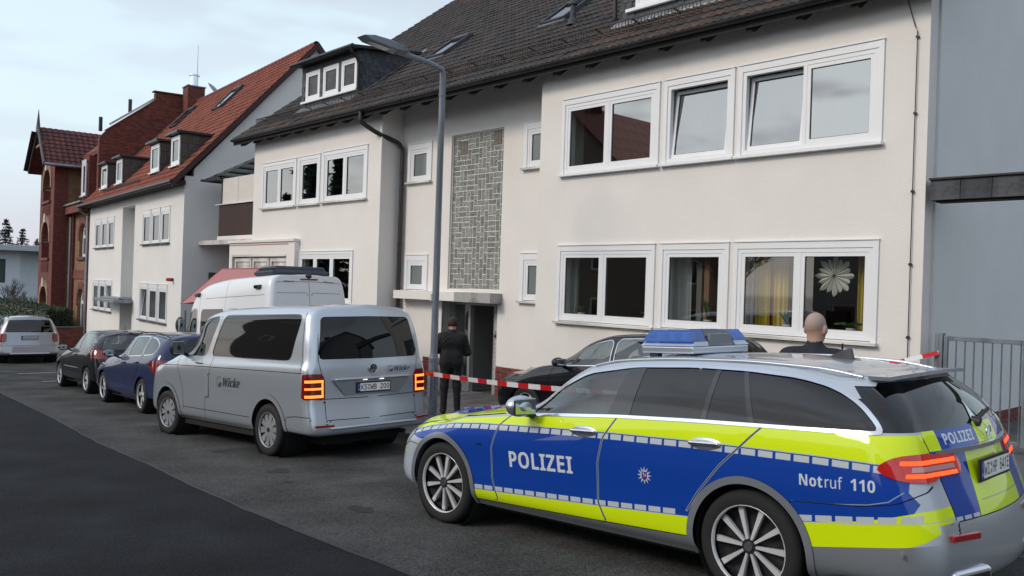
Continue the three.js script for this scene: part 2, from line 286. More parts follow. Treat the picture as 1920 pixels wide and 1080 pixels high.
// quoin plate by the corner of the front wall and the strip where the gable insulation meets it
part('corner_strip', rbox(XR - 0.02, 0.27, ZF - 0.31, XR + 0.03, 6.4, ZF - 0.27, 0.008), M.plasterGable, main);
// windows of the right bay
up.forEach((w, i) => windowUnit(main, ...w, ZF, i === 1 ? [1] : [1, i === 0 ? 1.03 : 1.05], { glass: i === 0 ? [M.glass, M.mirrorGlass] : M.mirrorGlass, tilt: i === 1 ? [0.11] : i === 2 ? [0.10, 0] : null }));
lo.forEach((w, i) => windowUnit(main, ...w, ZF, i === 1 ? [1] : [1, 1.08], { sillMat: M.pvcOld }));
lup.forEach((w, i) => windowUnit(main, ...w, ZF, i === 1 ? [1] : [1, 1], { glass: M.mirrorGlass, sillMat: M.pvcOld }));
windowUnit(main, ...llo, ZF, [0.9, 1, 1.1], { casing: 0.05, sillMat: M.pvcOld });
rw.forEach((w, i) => windowUnit(main, ...w, ZR, [1], { casing: 0.11, frame: 0.06, glass: M.frosted, sillMat: M.pvcOld }));
// rooms behind the windows
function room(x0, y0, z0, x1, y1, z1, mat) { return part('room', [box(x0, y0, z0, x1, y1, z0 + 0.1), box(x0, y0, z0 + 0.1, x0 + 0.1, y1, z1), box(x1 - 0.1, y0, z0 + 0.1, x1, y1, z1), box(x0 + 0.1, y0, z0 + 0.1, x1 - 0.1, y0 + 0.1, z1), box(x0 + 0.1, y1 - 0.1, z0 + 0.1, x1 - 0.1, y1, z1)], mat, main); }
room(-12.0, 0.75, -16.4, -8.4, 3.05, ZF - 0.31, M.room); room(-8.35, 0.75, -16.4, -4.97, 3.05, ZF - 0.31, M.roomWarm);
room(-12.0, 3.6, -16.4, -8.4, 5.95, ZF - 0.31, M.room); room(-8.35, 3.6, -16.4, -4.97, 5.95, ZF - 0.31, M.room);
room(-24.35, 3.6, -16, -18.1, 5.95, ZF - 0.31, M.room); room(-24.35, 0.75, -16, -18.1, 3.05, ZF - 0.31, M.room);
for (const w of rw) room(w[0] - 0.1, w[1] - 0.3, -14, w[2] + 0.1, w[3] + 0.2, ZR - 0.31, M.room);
// brick plinths, brick by brick
{
  const bg = [0, 1, 2].map(() => new RoundedBoxGeometry(0.24, 0.070, 0.05, 1, 0.005)), hg = new RoundedBoxGeometry(0.115, 0.070, 0.05, 1, 0.005);
  const plinth = (bed, put, len, y0, y1, skip) => {   // bed: mortar mesh; put(u, y) -> [x, y, z, turn]
    let row = 0; for (let y = y1 - 0.04; y > y0; y -= 0.0815, row++) for (let u = row % 2 ? 0.06 : 0.125; u < len - 0.02; ) {
      const half = row % 2 && u < 0.1, w = half ? 0.115 : 0.24; if (u + w / 2 > len + 0.02) break;
      const [X, Y, Z, tr] = put(u, y); const b = part('brick', half ? hg : bg[0], M.brick[(rnd() * 3) | 0], bed); b.position.set(X, Y, Z); b.rotation.set(0, tr, 0); b.position.z += tr ? 0 : rr(-0.002, 0.003);
      u += half ? 0.06 + 0.0125 + 0.125 - 0.0025 : 0.2525;
    }
  };
  let bed = part('plinth', box(-13.97, -0.6, ZR - 0.28, XB + 0.05, 0.258, ZR - 0.006), M.mortar, main);
  plinth(bed, (u, y) => [-13.97 + u, y, ZR - 0.012, 0], 1.84, -0.45, 0.255);
  bed = part('plinth', box(-16.64, -0.75, ZR - 0.28, -15.96, 0.258, ZR - 0.006), M.mortar, main);
  plinth(bed, (u, y) => [-16.64 + u, y, ZR - 0.012, 0], 0.68, -0.6, 0.255);
  bed = part('plinth', box(XB, -0.6, ZF - 0.29, XR - 0.002, 0.268, ZF - 0.03), M.mortar, main);
  plinth(bed, (u, y) => [XB + u, y, ZF - 0.036, 0], 7.45, -0.3, 0.262);
  bed = part('plinth', box(XR - 0.28, -0.4, -29, XR - 0.03, 0.268, ZF - 0.31), M.mortar, main);
  plinth(bed, (u, y) => [XR - 0.036, y, -12.22 - u, Math.PI / 2], 6.0, 0.02, 0.262);
  part('plinth', box(XL, -1.5, ZF - 0.29, XA, 0.248, ZF - 0.03), M.mortar, main);
  part('cellar_window', box(XA, -0.62, ZR - 0.05, -16.66, 0.14, ZR + 0.004), M.gasket, main);
}
// glass block stairwell window
{
  const GW = part('stairwell_window', join([...ring(GB[0] - 0.02, GB[1] - 0.02, GB[2] + 0.02, GB[3] + 0.02, 0.045, ZR - 0.16, ZR - 0.045)]), M.pvcOld, main);
  M.blockJoint = STD({ color: lin(0.70, 0.69, 0.66), roughness: 0.9 });
  part('mortar_bed', box(GB[0], GB[1], ZR - 0.16, GB[2], GB[3], ZR - 0.072), M.blockJoint, GW);
  const tex = noiseTex(256, (u, v) => { const n = pf(u, v, 6, 4, 91); return 0.52 + 0.48 * Math.abs(Math.sin(n * 16)); });
  const bump = noiseTex(256, (u, v) => { const n = pf(u, v, 6, 4, 91); return Math.abs(Math.sin(n * 16)); }, false);
  const bm = [[0.54, 0.545, 0.50], [0.64, 0.64, 0.58], [0.44, 0.445, 0.41]].map((c, k) => { const t = rep(tex, 0.22), b = rep(bump, 0.22); t.offset.set(k * 0.37, k * 0.21); b.offset.copy(t.offset); return PHY({ color: lin(...c), map: t, bumpMap: b, bumpScale: 0.02, roughness: 0.16, clearcoat: 0.5, clearcoatRoughness: 0.1 }); });
  const nx = 14, ny = 30, ux = (GB[2] - GB[0]) / nx, uy = (GB[3] - GB[1]) / ny, used = Array.from({ length: ny }, () => new Uint8Array(nx)), j = 0.013;
  const vents = [[2, 1], [11, 0]];
  for (const [vx, vy] of vents) for (let a = 0; a < 2; a++) for (let b = 0; b < 3; b++) used[vy + b][vx + a] = 1;
  const geo = (w, h, k) => uvm(new RoundedBoxGeometry(w * ux - j, h * uy - j, 0.06, 2, 0.009).translate(k * 0.31, k * 0.17, 0)).translate(-k * 0.31, -k * 0.17, 0);
  const gs = { h: [0, 1, 2, 3].map(k => geo(2, 1, k)), v: [0, 1, 2, 3].map(k => geo(1, 2, k)), s: [0, 1].map(k => geo(1, 1, k)) };
  for (let r = 0; r < ny; r++) for (let c = 0; c < nx; c++) if (!used[r][c]) {
    const canH = c + 1 < nx && !used[r][c + 1], canV = r + 1 < ny && !used[r + 1][c]; let t = 's', w = 1, h = 1;
    if (canH && (!canV || rnd() < 0.5)) { t = 'h'; w = 2; } else if (canV) { t = 'v'; h = 2; }
    for (let a = 0; a < w; a++) for (let b = 0; b < h; b++) used[r + b][c + a] = 1;
    const g = gs[t][(rnd() * gs[t].length) | 0], m = part('glass_block', g, bm[(rnd() * 3) | 0], GW); m.position.set(GB[0] + (c + w / 2) * ux, GB[3] - (r + h / 2) * uy, ZR - 0.095);
  }
  M.ventBrown = STD({ color: lin(0.20, 0.17, 0.14), roughness: 0.6, map: rep(T.grime, 0.6) });
  for (const [vx, vy] of vents) part('vent_flap', rbox(GB[0] + vx * ux + 0.01, GB[3] - (vy + 3) * uy + 0.01, ZR - 0.12, GB[0] + (vx + 2) * ux - 0.01, GB[3] - vy * uy - 0.03, ZR - 0.05, 0.01), M.ventBrown, GW);
}
// entrance
{
  M.doorMetal = STD({ color: lin(0.42, 0.42, 0.42), roughness: 0.45, metalness: 0.3, map: rep(T.grime, 1.2) });
  M.slabGrey = STD({ color: lin(0.36, 0.355, 0.345), roughness: 0.7, map: rep(T.grime, 0.9) });
  M.corridor = STD({ color: lin(0.30, 0.30, 0.29), roughness: 0.7 });
  const D = part('entrance', [...ring(DO[0], DO[1], DO[2], DO[3], 0.06, ZR - 0.42, ZR - 0.30), box(-15.32, DO[1] + 0.06, ZR - 0.42, -15.24, DO[3] - 0.06, ZR - 0.30), box(-14.42, DO[1] + 0.06, ZR - 0.42, -14.35, DO[3] - 0.06, ZR - 0.30)], M.doorMetal, main);
  part('reveal', [box(DO[0] - 0.02, DO[1], ZR - 0.3, DO[0] + 0.005, DO[3], ZR - 0.001), box(DO[2] - 0.005, DO[1], ZR - 0.3, DO[2] + 0.02, DO[3], ZR - 0.001)], M.slabGrey, D);
  part('side_light', box(-15.90, DO[1] + 0.4, ZR - 0.37, -15.32, DO[3] - 0.06, ZR - 0.36), M.glass, D);
  part('side_panel', box(-15.90, DO[1] + 0.06, ZR - 0.38, -15.32, DO[1] + 0.4, ZR - 0.35), M.doorMetal, D);
  part('door_leaf', rbox(-14.50, DO[1] + 0.02, ZR - 1.32, -14.45, DO[3] - 0.08, ZR - 0.43, 0.008), M.doorMetal, D);
  part('corridor', [box(-15.9, DO[1], ZR - 4, -14.2, 1.75, ZR - 3.9), box(-16.0, DO[1], ZR - 3.9, -15.9, 1.75, ZR - 0.43), box(-14.2, DO[1], ZR - 3.9, -14.1, 1.75, ZR - 0.43), box(-15.9, 1.7, ZR - 3.9, -14.2, 1.8, ZR - 0.43), box(-15.9, DO[1] - 0.1, ZR - 3.9, -14.2, DO[1] + 0.02, ZR + 0.0)], M.corridor, D);
  const mb = part('mailbox_panel', box(-14.35, DO[1] + 0.06, ZR - 0.40, -14.03, DO[3] - 0.06, ZR - 0.28), M.doorMetal, D);
  M.mailbox = STD({ color: lin(0.55, 0.55, 0.55), roughness: 0.4, metalness: 0.2 });
  const flapG = rbox(-0.135, -0.042, 0, 0.135, 0.042, 0.018, 0.004);
  for (let k = 0; k < 15; k++) { const f = part('mailbox_flap', flapG, M.mailbox, D); f.position.set(-14.19, 1.35 - k * 0.097 - (k > 3 ? 0.1 : 0), ZR - 0.279); }
  part('newspaper', rbox(-14.30, 0.86, ZR - 0.27, -14.12, 0.93, ZR - 0.21, 0.012), M.blackPlastic, D);
  part('doorstep', uvm(box(-16.0, -0.62, ZR - 0.3, -13.9, -0.46, ZR + 0.55)), M.kerb, D);
  const C = part('canopy', uvm(box(-17.50, 1.655, ZR, -15.08, 1.855, ZR + 0.34)), M.plaster, main);
  part('canopy_end', uvm(rbox(-15.08, 1.645, ZR, -13.83, 1.868, ZR + 0.36, 0.008)), M.slabGrey, C);
  // bell plate beside the door
  const bp = part('bell_panel', rbox(-16.28, 0.55, ZR, -16.08, 1.12, ZR + 0.03, 0.006), M.doorMetal, main);
  part('name_card', box(-16.24, 0.60, ZR + 0.03, -16.12, 0.80, ZR + 0.033), M.pvc, bp);
}
// lightning conductor with its clips
{
  const L = part('lightning_conductor', tube([[-4.96, 6.2, ZF + 0.03], [-4.90, 6.0, ZF + 0.03], [-4.805, 5.66, ZF + 0.03], [-4.80, 5.58, ZF + 0.03], [-4.80, 3.5, ZF + 0.03], [-4.795, 0.3, ZF + 0.03]], 0.007, 40, 6), M.gutter, main);
  for (const y of [5.62, 4.57, 3.50, 2.5, 1.5]) part('clip', rod([-4.80, y, ZF], [-4.80, y, ZF + 0.045], 0.022), M.gutter, L);
}
// ---------- roof ----------
const RA = 0.6493, tR = Math.tan(RA), EZ = -11.5, EY = 6.34, RX0 = -25.32, RX1 = -4.1, RZ = -20.6;
const roofY = z => EY + tR * (EZ - z);
const roof = part('roof', join([slab([[-EZ, EY - 0.06], [-RZ, roofY(RZ) - 0.06], [-RZ, roofY(RZ) - 0.18], [-EZ, EY - 0.13]].reverse(), [], 0, RX1 - RX0).rotateY(Math.PI / 2).translate(RX0, 0, 0),
  slab([[-RZ, roofY(RZ) - 0.06], [29.9, 6.2], [29.9, 6.05], [-RZ, roofY(RZ) - 0.2]].reverse(), [], 0, RX1 - RX0).rotateY(Math.PI / 2).translate(RX0, 0, 0)]), M.soffit, main);
const dormers = [{ x0: -22.95, x1: -19.87, z: -12.48, y0: 7.07, y1: 8.42, zb: -14.7, light: false }, { x0: -10.78, x1: -6.9, z: -12.62, y0: 7.18, y1: 8.55, zb: -14.8, light: true }];
const skylights = [{ x: -18.05, z: -14.2, w: 0.80, l: 1.25 }, { x: -13.75, z: -14.27, w: 0.80, l: 1.22 }];
{
  // one interlocking tile with two rolls: 0.30 wide, 0.34 showing
  const tw = 0.30, tl = 0.36, n = 8, P = [], I = [];
  const hgt = u => 0.020 * Math.pow(0.5 + 0.5 * Math.cos((u / tw) * 4 * Math.PI), 1.3);
  for (let i = 0; i <= n; i++) { const u = i / n * tw, h = hgt(u); P.push(u - tw / 2, h + 0.030, 0, u - tw / 2, h + 0.006, -tl, u - tw / 2, h + 0.008, 0); }
  for (let i = 0; i < n; i++) { const a = i * 3, b = a + 3; I.push(a, b, a + 1, b, b + 1, a + 1, a + 2, b + 2, a, b + 2, b, a); }
  const g = new THREE.BufferGeometry(); g.setAttribute('position', new THREE.Float32BufferAttribute(P, 3)); g.setIndex(I);
  const tile = uvm(g.toNonIndexed()); tile.computeVertexNormals();
  const tileMats = [[0.044, 0.037, 0.034], [0.035, 0.031, 0.030], [0.052, 0.041, 0.036], [0.085, 0.052, 0.040]].map(c => STD({ color: lin(...c), roughness: 0.75, bumpMap: rep(T.fine, 0.3), bumpScale: 0.003, map: rep(T.grime, 0.7) }));
  const rows = Math.floor((EZ - RZ) / Math.cos(RA) / 0.34), list = [];
  for (let r = 0; r < rows; r++) for (let x = RX0 + 0.1; x < RX1 - 0.1; x += tw) {
    const s = r * 0.34 - 0.02, z = EZ - s * Math.cos(RA), y = EY + s * Math.sin(RA), xm = x;
    if (dormers.some(d => xm > d.x0 + 0.02 && xm < d.x1 - 0.02 && z < d.z - 0.05 && z > d.zb + 0.05)) continue;
    if (skylights.some(k => Math.abs(xm - k.x) < k.w / 2 && Math.abs(z - k.z) < k.l / 2 * Math.cos(RA) - 0.1)) continue;
    const worn = dormers.some(d => xm > d.x0 - 0.3 && xm < d.x1 + 0.6 && z > d.z - 0.1) ? 0.5 : 0.07;
    list.push({ x: xm, y: y + rr(-0.002, 0.003), z, m: rnd() < worn ? 3 : (rnd() * 3) | 0, d: Math.hypot(xm, y - 2, z), s: inFrame(xm, y, z) });
  }
  list.sort((a, b) => (b.s - a.s) || (a.d - b.d));
  const q = new THREE.Quaternion().setFromAxisAngle(new V3(1, 0, 0), RA);
  const tiltOf = () => new THREE.Quaternion().setFromEuler(new THREE.Euler(RA + rr(-0.02, 0.02), rr(-0.01, 0.01), rr(-0.01, 0.01)));
  list.slice(0, 300).forEach(t => { const m = part('roof_tile', tile, tileMats[t.m], roof); m.position.set(t.x, t.y, t.z); m.quaternion.copy(tiltOf()); });
  const rest = list.slice(300), base = STD({ color: lin(1, 1, 1), roughness: 0.75, map: rep(T.grime, 0.7) }), im = new THREE.InstancedMesh(tile, base, rest.length), mm = new THREE.Matrix4();
  const cols = [lin(0.044, 0.037, 0.034), lin(0.035, 0.031, 0.030), lin(0.052, 0.041, 0.036), lin(0.085, 0.052, 0.040)];
  rest.forEach((t, i) => { mm.compose(new V3(t.x, t.y, t.z), tiltOf(), new V3(1, 1, 1)); im.setMatrixAt(i, mm); im.setColorAt(i, cols[t.m]); });
  im.name = 'roof_tiles'; im.userData.kind = 'stuff'; im.castShadow = im.receiveShadow = true; roof.add(im);
  const ridge = [], vg = []; for (let x = RX0 + 0.2; x < RX1; x += 0.4) ridge.push(new THREE.CylinderGeometry(0.11, 0.12, 0.42, 8, 1, true, -1.6, 3.2).rotateZ(Math.PI / 2).rotateX(-0.0).translate(x, roofY(RZ) + 0.02, RZ));
  part('ridge_tiles', ridge, tileMats[1], roof).userData.kind = 'stuff';
  part('verge_board', slab([[-EZ - 0.02, EY - 0.02], [-RZ, roofY(RZ) + 0.02], [-RZ, roofY(RZ) - 0.24], [-EZ, EY - 0.2]].reverse(), [], -0.03, 0.0).rotateY(Math.PI / 2).translate(RX0, 0, 0), M.rafter, roof);
  // rafter ends under the eaves
  const rg = slab([[0, 0], [0.9, 0.9 * tR], [0.9, 0.9 * tR - 0.2], [0.12, -0.07], [0, -0.1]].reverse(), [], -0.05, 0.05);
  for (let x = -24.95; x < -4.3; x += 0.843) { const m = part('rafter', rg, M.rafter, main); m.rotation.y = Math.PI / 2; m.position.set(x, EY - 0.14, EZ - 0.07); }
  // snow guards: two rails, uprights and brackets in one piece each
  const guard = (a, b) => { const s = 0.72, z = EZ - s * Math.cos(RA), y = EY + s * Math.sin(RA) + 0.06, G = [bar([a, y, z + 0.02], [b, y, z + 0.02], 0.025, 0.02), bar([a, y + 0.17, z + 0.02], [b, y + 0.17, z + 0.02], 0.025, 0.02)]; for (let x = a; x < b; x += 0.075) G.push(bar([x, y, z + 0.02], [x, y + 0.17, z + 0.02], 0.010, 0.014, new V3(0, 0, 1))); for (let x = a + 0.3; x < b; x += 0.92) G.push(bar([x, y + 0.16, z + 0.02], [x, y + 0.12, z - 0.22], 0.03, 0.02)); part('snow_guard', G, M.guard, main); };
  M.guard = STD({ color: lin(0.06, 0.045, 0.04), roughness: 0.6, metalness: 0.3, map: rep(T.grime, 0.5) });
  for (let x = -25.0; x < -11.2; x += 2.76) guard(x, x + 2.73);
}
// gutter and downpipe
{
  const prof = []; for (let i = 0; i <= 10; i++) { const a = Math.PI * i / 10; prof.push([Math.cos(a) * 0.075, -Math.sin(a) * 0.075]); } for (let i = 10; i >= 0; i--) { const a = Math.PI * i / 10; prof.push([Math.cos(a) * 0.069, -Math.sin(a) * 0.069]); }
  const seg = (a, b) => slab(prof, [], 0, b - a).rotateY(Math.PI / 2).translate(a, EY - 0.03, EZ + 0.06);
  for (let x = RX0; x < RX1 - 0.1; x += 3.0) { const g = part('gutter', seg(x, Math.min(x + 2.995, RX1)), M.gutter, main); if (x > RX0) part('gutter_joint', slab(prof.map(([a, b]) => [a * 1.08, b * 1.08]), [], -0.04, 0.04).rotateY(Math.PI / 2).translate(x, EY - 0.03, EZ + 0.06), M.gutter, g); }
  part('fascia', box(RX0, EY - 0.19, EZ - 0.03, RX1, EY - 0.02, EZ - 0.01), M.rafter, main);
  const dp = part('downpipe', tube([[-18.05, 6.26, EZ + 0.05], [-18.05, 6.12, EZ + 0.05], [-18.03, 5.98, EZ + 0.02], [-17.85, 5.75, EZ - 0.33], [-17.63, 5.55, -12.30], [-17.62, 5.40, -12.42], [-17.62, 5.2, -12.44], [-17.62, 2, -12.44], [-17.62, -0.7, -12.44]], 0.058, 80, 12), M.pipeBrown = PHY({ color: lin(0.035, 0.025, 0.022), roughness: 0.4, map: rep(T.grime, 1.1) }), main);
  for (const y of [4.8, 3.0, 1.2]) part('pipe_clip', new THREE.CylinderGeometry(0.066, 0.066, 0.03, 14).translate(-17.62, y, -12.44), M.gutter, dp);
}
// dormers
for (const d of dormers) {
  const Dm = part('dormer', [box(d.x0 + 0.02, d.y0 - 0.1, d.z - 0.16, d.x1 - 0.02, d.y1, d.z - 0.02)], M.slate, main), zi = d.z;
  for (const [x, s] of [[d.x0 + 0.03, -1], [d.x1 - 0.03, 1]]) part('cheek', slab([[-zi, d.y0 - 0.12], [-zi, d.y1], [-d.zb, d.y1 + 0.22], [-d.zb + 0.1, d.y1 + 0.1]].reverse(), [], -0.02, 0.02).rotateY(Math.PI / 2).translate(x, 0, 0), M.slateDark, Dm);
  // slates on the right cheek, row by row
  const sg = new THREE.BoxGeometry(0.012, 0.20, 0.235);
  const cheekLow = z => roofY(z), cheekTop = z => mixv(d.y1, d.y1 + 0.24, (zi - z) / (zi - d.zb));
  for (let r = 0; r < 9; r++) for (let k = 0; k < 12; k++) {
    const z = zi - 0.1 - k * 0.24 + (r % 2) * 0.1, y = d.y0 + 0.03 + r * 0.165 + 0.05;
    if (z > zi - 0.05 || y < cheekLow(z) + 0.02 || y > cheekTop(z) - 0.05) continue;
    const m = part('slate', sg, rnd() < 0.5 ? M.slateDark : M.slate, Dm); m.position.set(d.x1 - 0.004 + rr(0, 0.003), y, z); m.rotation.set(rr(-0.02, 0.02) + 0.12, 0, 0.05);
  }
  // front slates around the windows
  const ws = d.light ? [[-10.38, -9.5], [-9.2, -8.3], [-8.0, -7.1]] : [[-22.70, -21.90], [-21.71, -20.88], [-20.72, -19.93]], wy0 = d.y0 + 0.22, wy1 = d.y0 + 1.09;
  const fg = new THREE.BoxGeometry(0.155, 0.175, 0.014);
  for (let r = 0; r < 9; r++) for (let x = d.x0 + 0.06 + (r % 2) * 0.08; x < d.x1 - 0.04; x += 0.163) {
    const y = d.y0 + 0.02 + r * 0.155; if (y > d.y1 - 0.06) continue;
    if (y > wy0 - 0.1 && y < wy1 + 0.07 && ws.some(w => x > w[0] - 0.065 && x < w[1] + 0.065)) continue;
    const m = part('slate', fg, M.slate, Dm); m.position.set(x, y, zi - 0.010); m.rotation.set(-0.07, 0, rr(-0.02, 0.02));
  }
  const xw0 = ws[0][0], xw1 = ws[ws.length - 1][1];
  ws.forEach(w => windowUnit(main, w[0], wy0, w[1], wy1, zi + 0.0, [1], { casing: 0.0, head: 0, frame: 0.075, sash: 0.055, glass: M.glass, blind: true, noSill: true }));
  part('window_sill', rbox(xw0 - 0.2, wy0 - 0.04, zi, xw1 + 0.05, wy0 + 0.02, zi + 0.07, 0.006), M.pvc, Dm);
  part('dormer_roof', slab([[-zi - 0.25, d.y1 + 0.0], [-d.zb + 0.1, d.y1 + 0.30], [-d.zb + 0.1, d.y1 + 0.22], [-zi - 0.25, d.y1 - 0.08]].reverse(), [], -0.15, d.x1 - d.x0 + 0.15).rotateY(Math.PI / 2).translate(d.x0, 0, 0), M.gutter, Dm);
  part('dormer_gutter', rod([d.x0 - 0.16, d.y1 - 0.04, zi + 0.30], [d.x1 + 0.16, d.y1 - 0.04, zi + 0.30], 0.055), M.gutter, Dm);
  part('apron', slab([[-zi - 0.22, roofY(zi + 0.22) + 0.055], [-zi, roofY(zi) + 0.07], [-zi, roofY(zi) + 0.03], [-zi - 0.22, roofY(zi + 0.22) + 0.03]], [], -0.02, d.x1 - d.x0 + 0.02).rotateY(Math.PI / 2).translate(d.x0, 0, 0), M.zinc, Dm);
  part('flashing', bar([d.x1 + 0.06, roofY(zi) + 0.05, zi], [d.x1 + 0.06, roofY(d.zb) + 0.05, d.zb], 0.16, 0.012), M.zinc, Dm);
  if (!d.light) part('dormer_downpipe', tube([[d.x1 + 0.06, d.y1 - 0.06, zi + 0.28], [d.x1 + 0.06, d.y1 - 0.2, zi + 0.24], [d.x1 + 0.07, d.y1 - 0.33, zi + 0.1], [d.x1 + 0.07, d.y1 - 0.5, zi + 0.05], [d.x1 + 0.07, d.y0 + 0.1, zi + 0.05]], 0.04, 30, 10), M.gutter, Dm);
  else part('dormer_downpipe', tube([[d.x0 - 0.06, d.y1 - 0.06, zi + 0.28], [d.x0 - 0.06, d.y1 - 0.3, zi + 0.1], [d.x0 - 0.06, d.y0 + 0.12, zi + 0.05]], 0.04, 30, 10), M.gutter, Dm);
}
for (const k of skylights) {
  const G = new THREE.Group(); G.name = 'skylight'; main.add(G); G.position.set(k.x, roofY(k.z), k.z); G.rotation.x = RA;
  const hl = k.l / 2, hw = k.w / 2;
  part('frame', [box(-hw, 0, -hl, -hw + 0.07, 0.13, hl), box(hw - 0.07, 0, -hl, hw, 0.13, hl), box(-hw + 0.07, 0, hl - 0.09, hw - 0.07, 0.12, hl), box(-hw + 0.07, 0, -hl, hw - 0.07, 0.15, -hl + 0.2)], M.slateDark, G);
  part('pane', box(-hw + 0.07, 0.09, -hl + 0.2, hw - 0.07, 0.10, hl - 0.09), M.darkGlass, G);
  part('apron', box(-hw - 0.02, 0.02, hl, hw + 0.02, 0.07, hl + 0.12), M.zinc, G);
}
{ const v = part('vent_pipe', [rod([-12.72, roofY(-13.35), -13.35], [-12.72, roofY(-13.35) + 0.45, -13.35], 0.075, 0.06), rod([-12.72, roofY(-13.35) + 0.45, -13.35], [-12.72, roofY(-13.35) + 0.53, -13.35], 0.10, 0.08)], M.slateDark, main); part('collar', new THREE.CylinderGeometry(0.08, 0.14, 0.16, 14).translate(-12.72, roofY(-13.35) + 0.08, -13.35), M.slateDark, v); }

// balcony, passage and garage front at the left end of the apartment house
{
  M.plank = [0, 1, 2].map(k => STD({ color: lin(0.050 + k * 0.008, 0.026 + k * 0.003, 0.022 + k * 0.002), roughness: 0.75, map: rep(T.wood, 0.5 + k * 0.1) }));
  M.concrete = STD({ color: lin(0.55, 0.53, 0.50), roughness: 0.9, map: rep(T.grime, 1.6) });
  M.screen = PHY({ color: lin(0.66, 0.62, 0.57), roughness: 0.5, map: rep(T.blot, 1.2) });
  const zB = -12.0, B = part('balcony', uvm(box(-29.05, 3.13, -15.2, -24.71, 3.28, zB)), M.concrete, main);
  part('upstand', uvm(box(-27.5, 3.28, zB - 0.12, -24.71, 3.40, zB - 0.004)), M.plaster, B);
  const pg = new RoundedBoxGeometry(0.066, 1.02, 0.02, 1, 0.003); for (let k = 0; k < 36; k++) { const p = part('plank', pg, M.plank[(rnd() * 3) | 0], B); p.position.set(-27.40 + k * 0.0695, 3.92, zB - 0.02 + rr(-0.002, 0.002)); }
  part('balcony_rail', rbox(-27.62, 4.43, zB - 0.06, -24.71, 4.465, zB + 0.05, 0.006), M.pvcOld, B);
  part('balcony_side', box(-27.46, 3.4, -15.2, -27.43, 4.43, zB - 0.03), M.plank[0], B);
  part('wind_screen', box(-27.20, 4.466, zB - 0.03, -26.05, 5.30, zB - 0.02), M.screen, B); part('wind_screen', box(-26.03, 4.466, zB - 0.03, -24.72, 5.30, zB - 0.02), M.screen, B);
  part('post', [rbox(-27.27, 4.466, zB - 0.06, -27.21, 5.33, zB, 0.006)], M.gutter, B);
  const glassRoof = (x0, x1) => box(x0, -0.006, 0, x1, 0.006, 2.6);
  // glazed canopy falling to the left, with bars
  const cg = new THREE.Group(); cg.name = 'glass_canopy'; main.add(cg); cg.position.set(-28.5, 5.36, zB + 0.05); cg.rotation.z = 0.108;
  part('pane', box(0, 0.02, -3.0, 3.75, 0.03, 0), M.canopyGlass = PHY({ color: lin(0.5, 0.55, 0.58), transmission: 0.8, thickness: 0, roughness: 0.2, ior: 1.5 }), cg);
  for (let k = 0; k <= 5; k++) part('glazing_bar', box(k * 0.75 - 0.02, -0.02, -3.0, k * 0.75 + 0.02, 0.02, 0), M.gutter, cg); for (let k = 0; k < 4; k++) part('purlin', box(-0.05, -0.06, -k * 0.9 - 0.04, 3.78, -0.02, -k * 0.9), k ? M.zinc : M.gutter, cg);
  part('eaves_beam', box(-28.7, 5.30, zB - 2.9, -28.6, 5.38, zB + 0.12), M.gutter, B); part('eaves_beam', box(-28.6, 5.29, zB + 0.02, -27.2, 5.36, zB + 0.10), M.gutter, B);
  // garage front
  const A = part('garage_front', uvm(join([slab([[-25.95, -1.3], [-21.73, -1.3], [-21.73, 3.12], [-25.95, 3.12]], [rect(-25.75, -1.0, -22.2, 2.72)], -12.2, -11.75)])), M.plaster, main);
  part('ledge', rbox(-26.0, 3.12, -12.2, -21.70, 3.20, -11.70, 0.01), M.plaster, A); part('rust_strip', box(-25.9, 3.04, -11.752, -22.1, 3.07, -11.742), STD({ color: lin(0.42, 0.24, 0.18), roughness: 0.9 }), A);
  part('lintel_board', box(-25.75, 2.70, -11.85, -22.2, 2.76, -11.74), M.pvcOld, A);
  for (const [a, b] of [[-25.70, -24.55], [-24.48, -23.40], [-23.33, -22.25]]) { const d = part('panel_door', [...ring(a, -1.0, b, 2.66, 0.11, -11.90, -11.82), box(a + 0.11, -0.89, -11.885, b - 0.11, 2.55, -11.86)], M.pvcOld, A); part('door_bead', ring(a + 0.2, 1.3, b - 0.2, 2.45, 0.02, -11.86, -11.845), M.pvcOld, d); }
  // passage behind, under the balcony
  part('passage_wall', uvm(join([box(-29.1, -1.6, -18.2, -24.71, 3.1, -18.0)])), M.plaster, main);
}
rebase(main, -14.6, -0.45, -12.5);
// ---------- neighbouring houses, in a frame turned with the bend of the street ----------
const TH = -5.3 * Math.PI / 180;
function frameHouse(g, x, y, z) { g.position.set(-29.104, 0, -11.5); g.rotation.y = TH; const off = new V3(x, y, z); g.children.forEach(c => c.position.sub(off)); g.position.add(off.applyAxisAngle(new V3(0, 1, 0), TH)); shade(g); }
M.redTiles = [[0.25, 0.058, 0.030], [0.21, 0.048, 0.027], [0.30, 0.075, 0.036]].map(c => lin(...c));
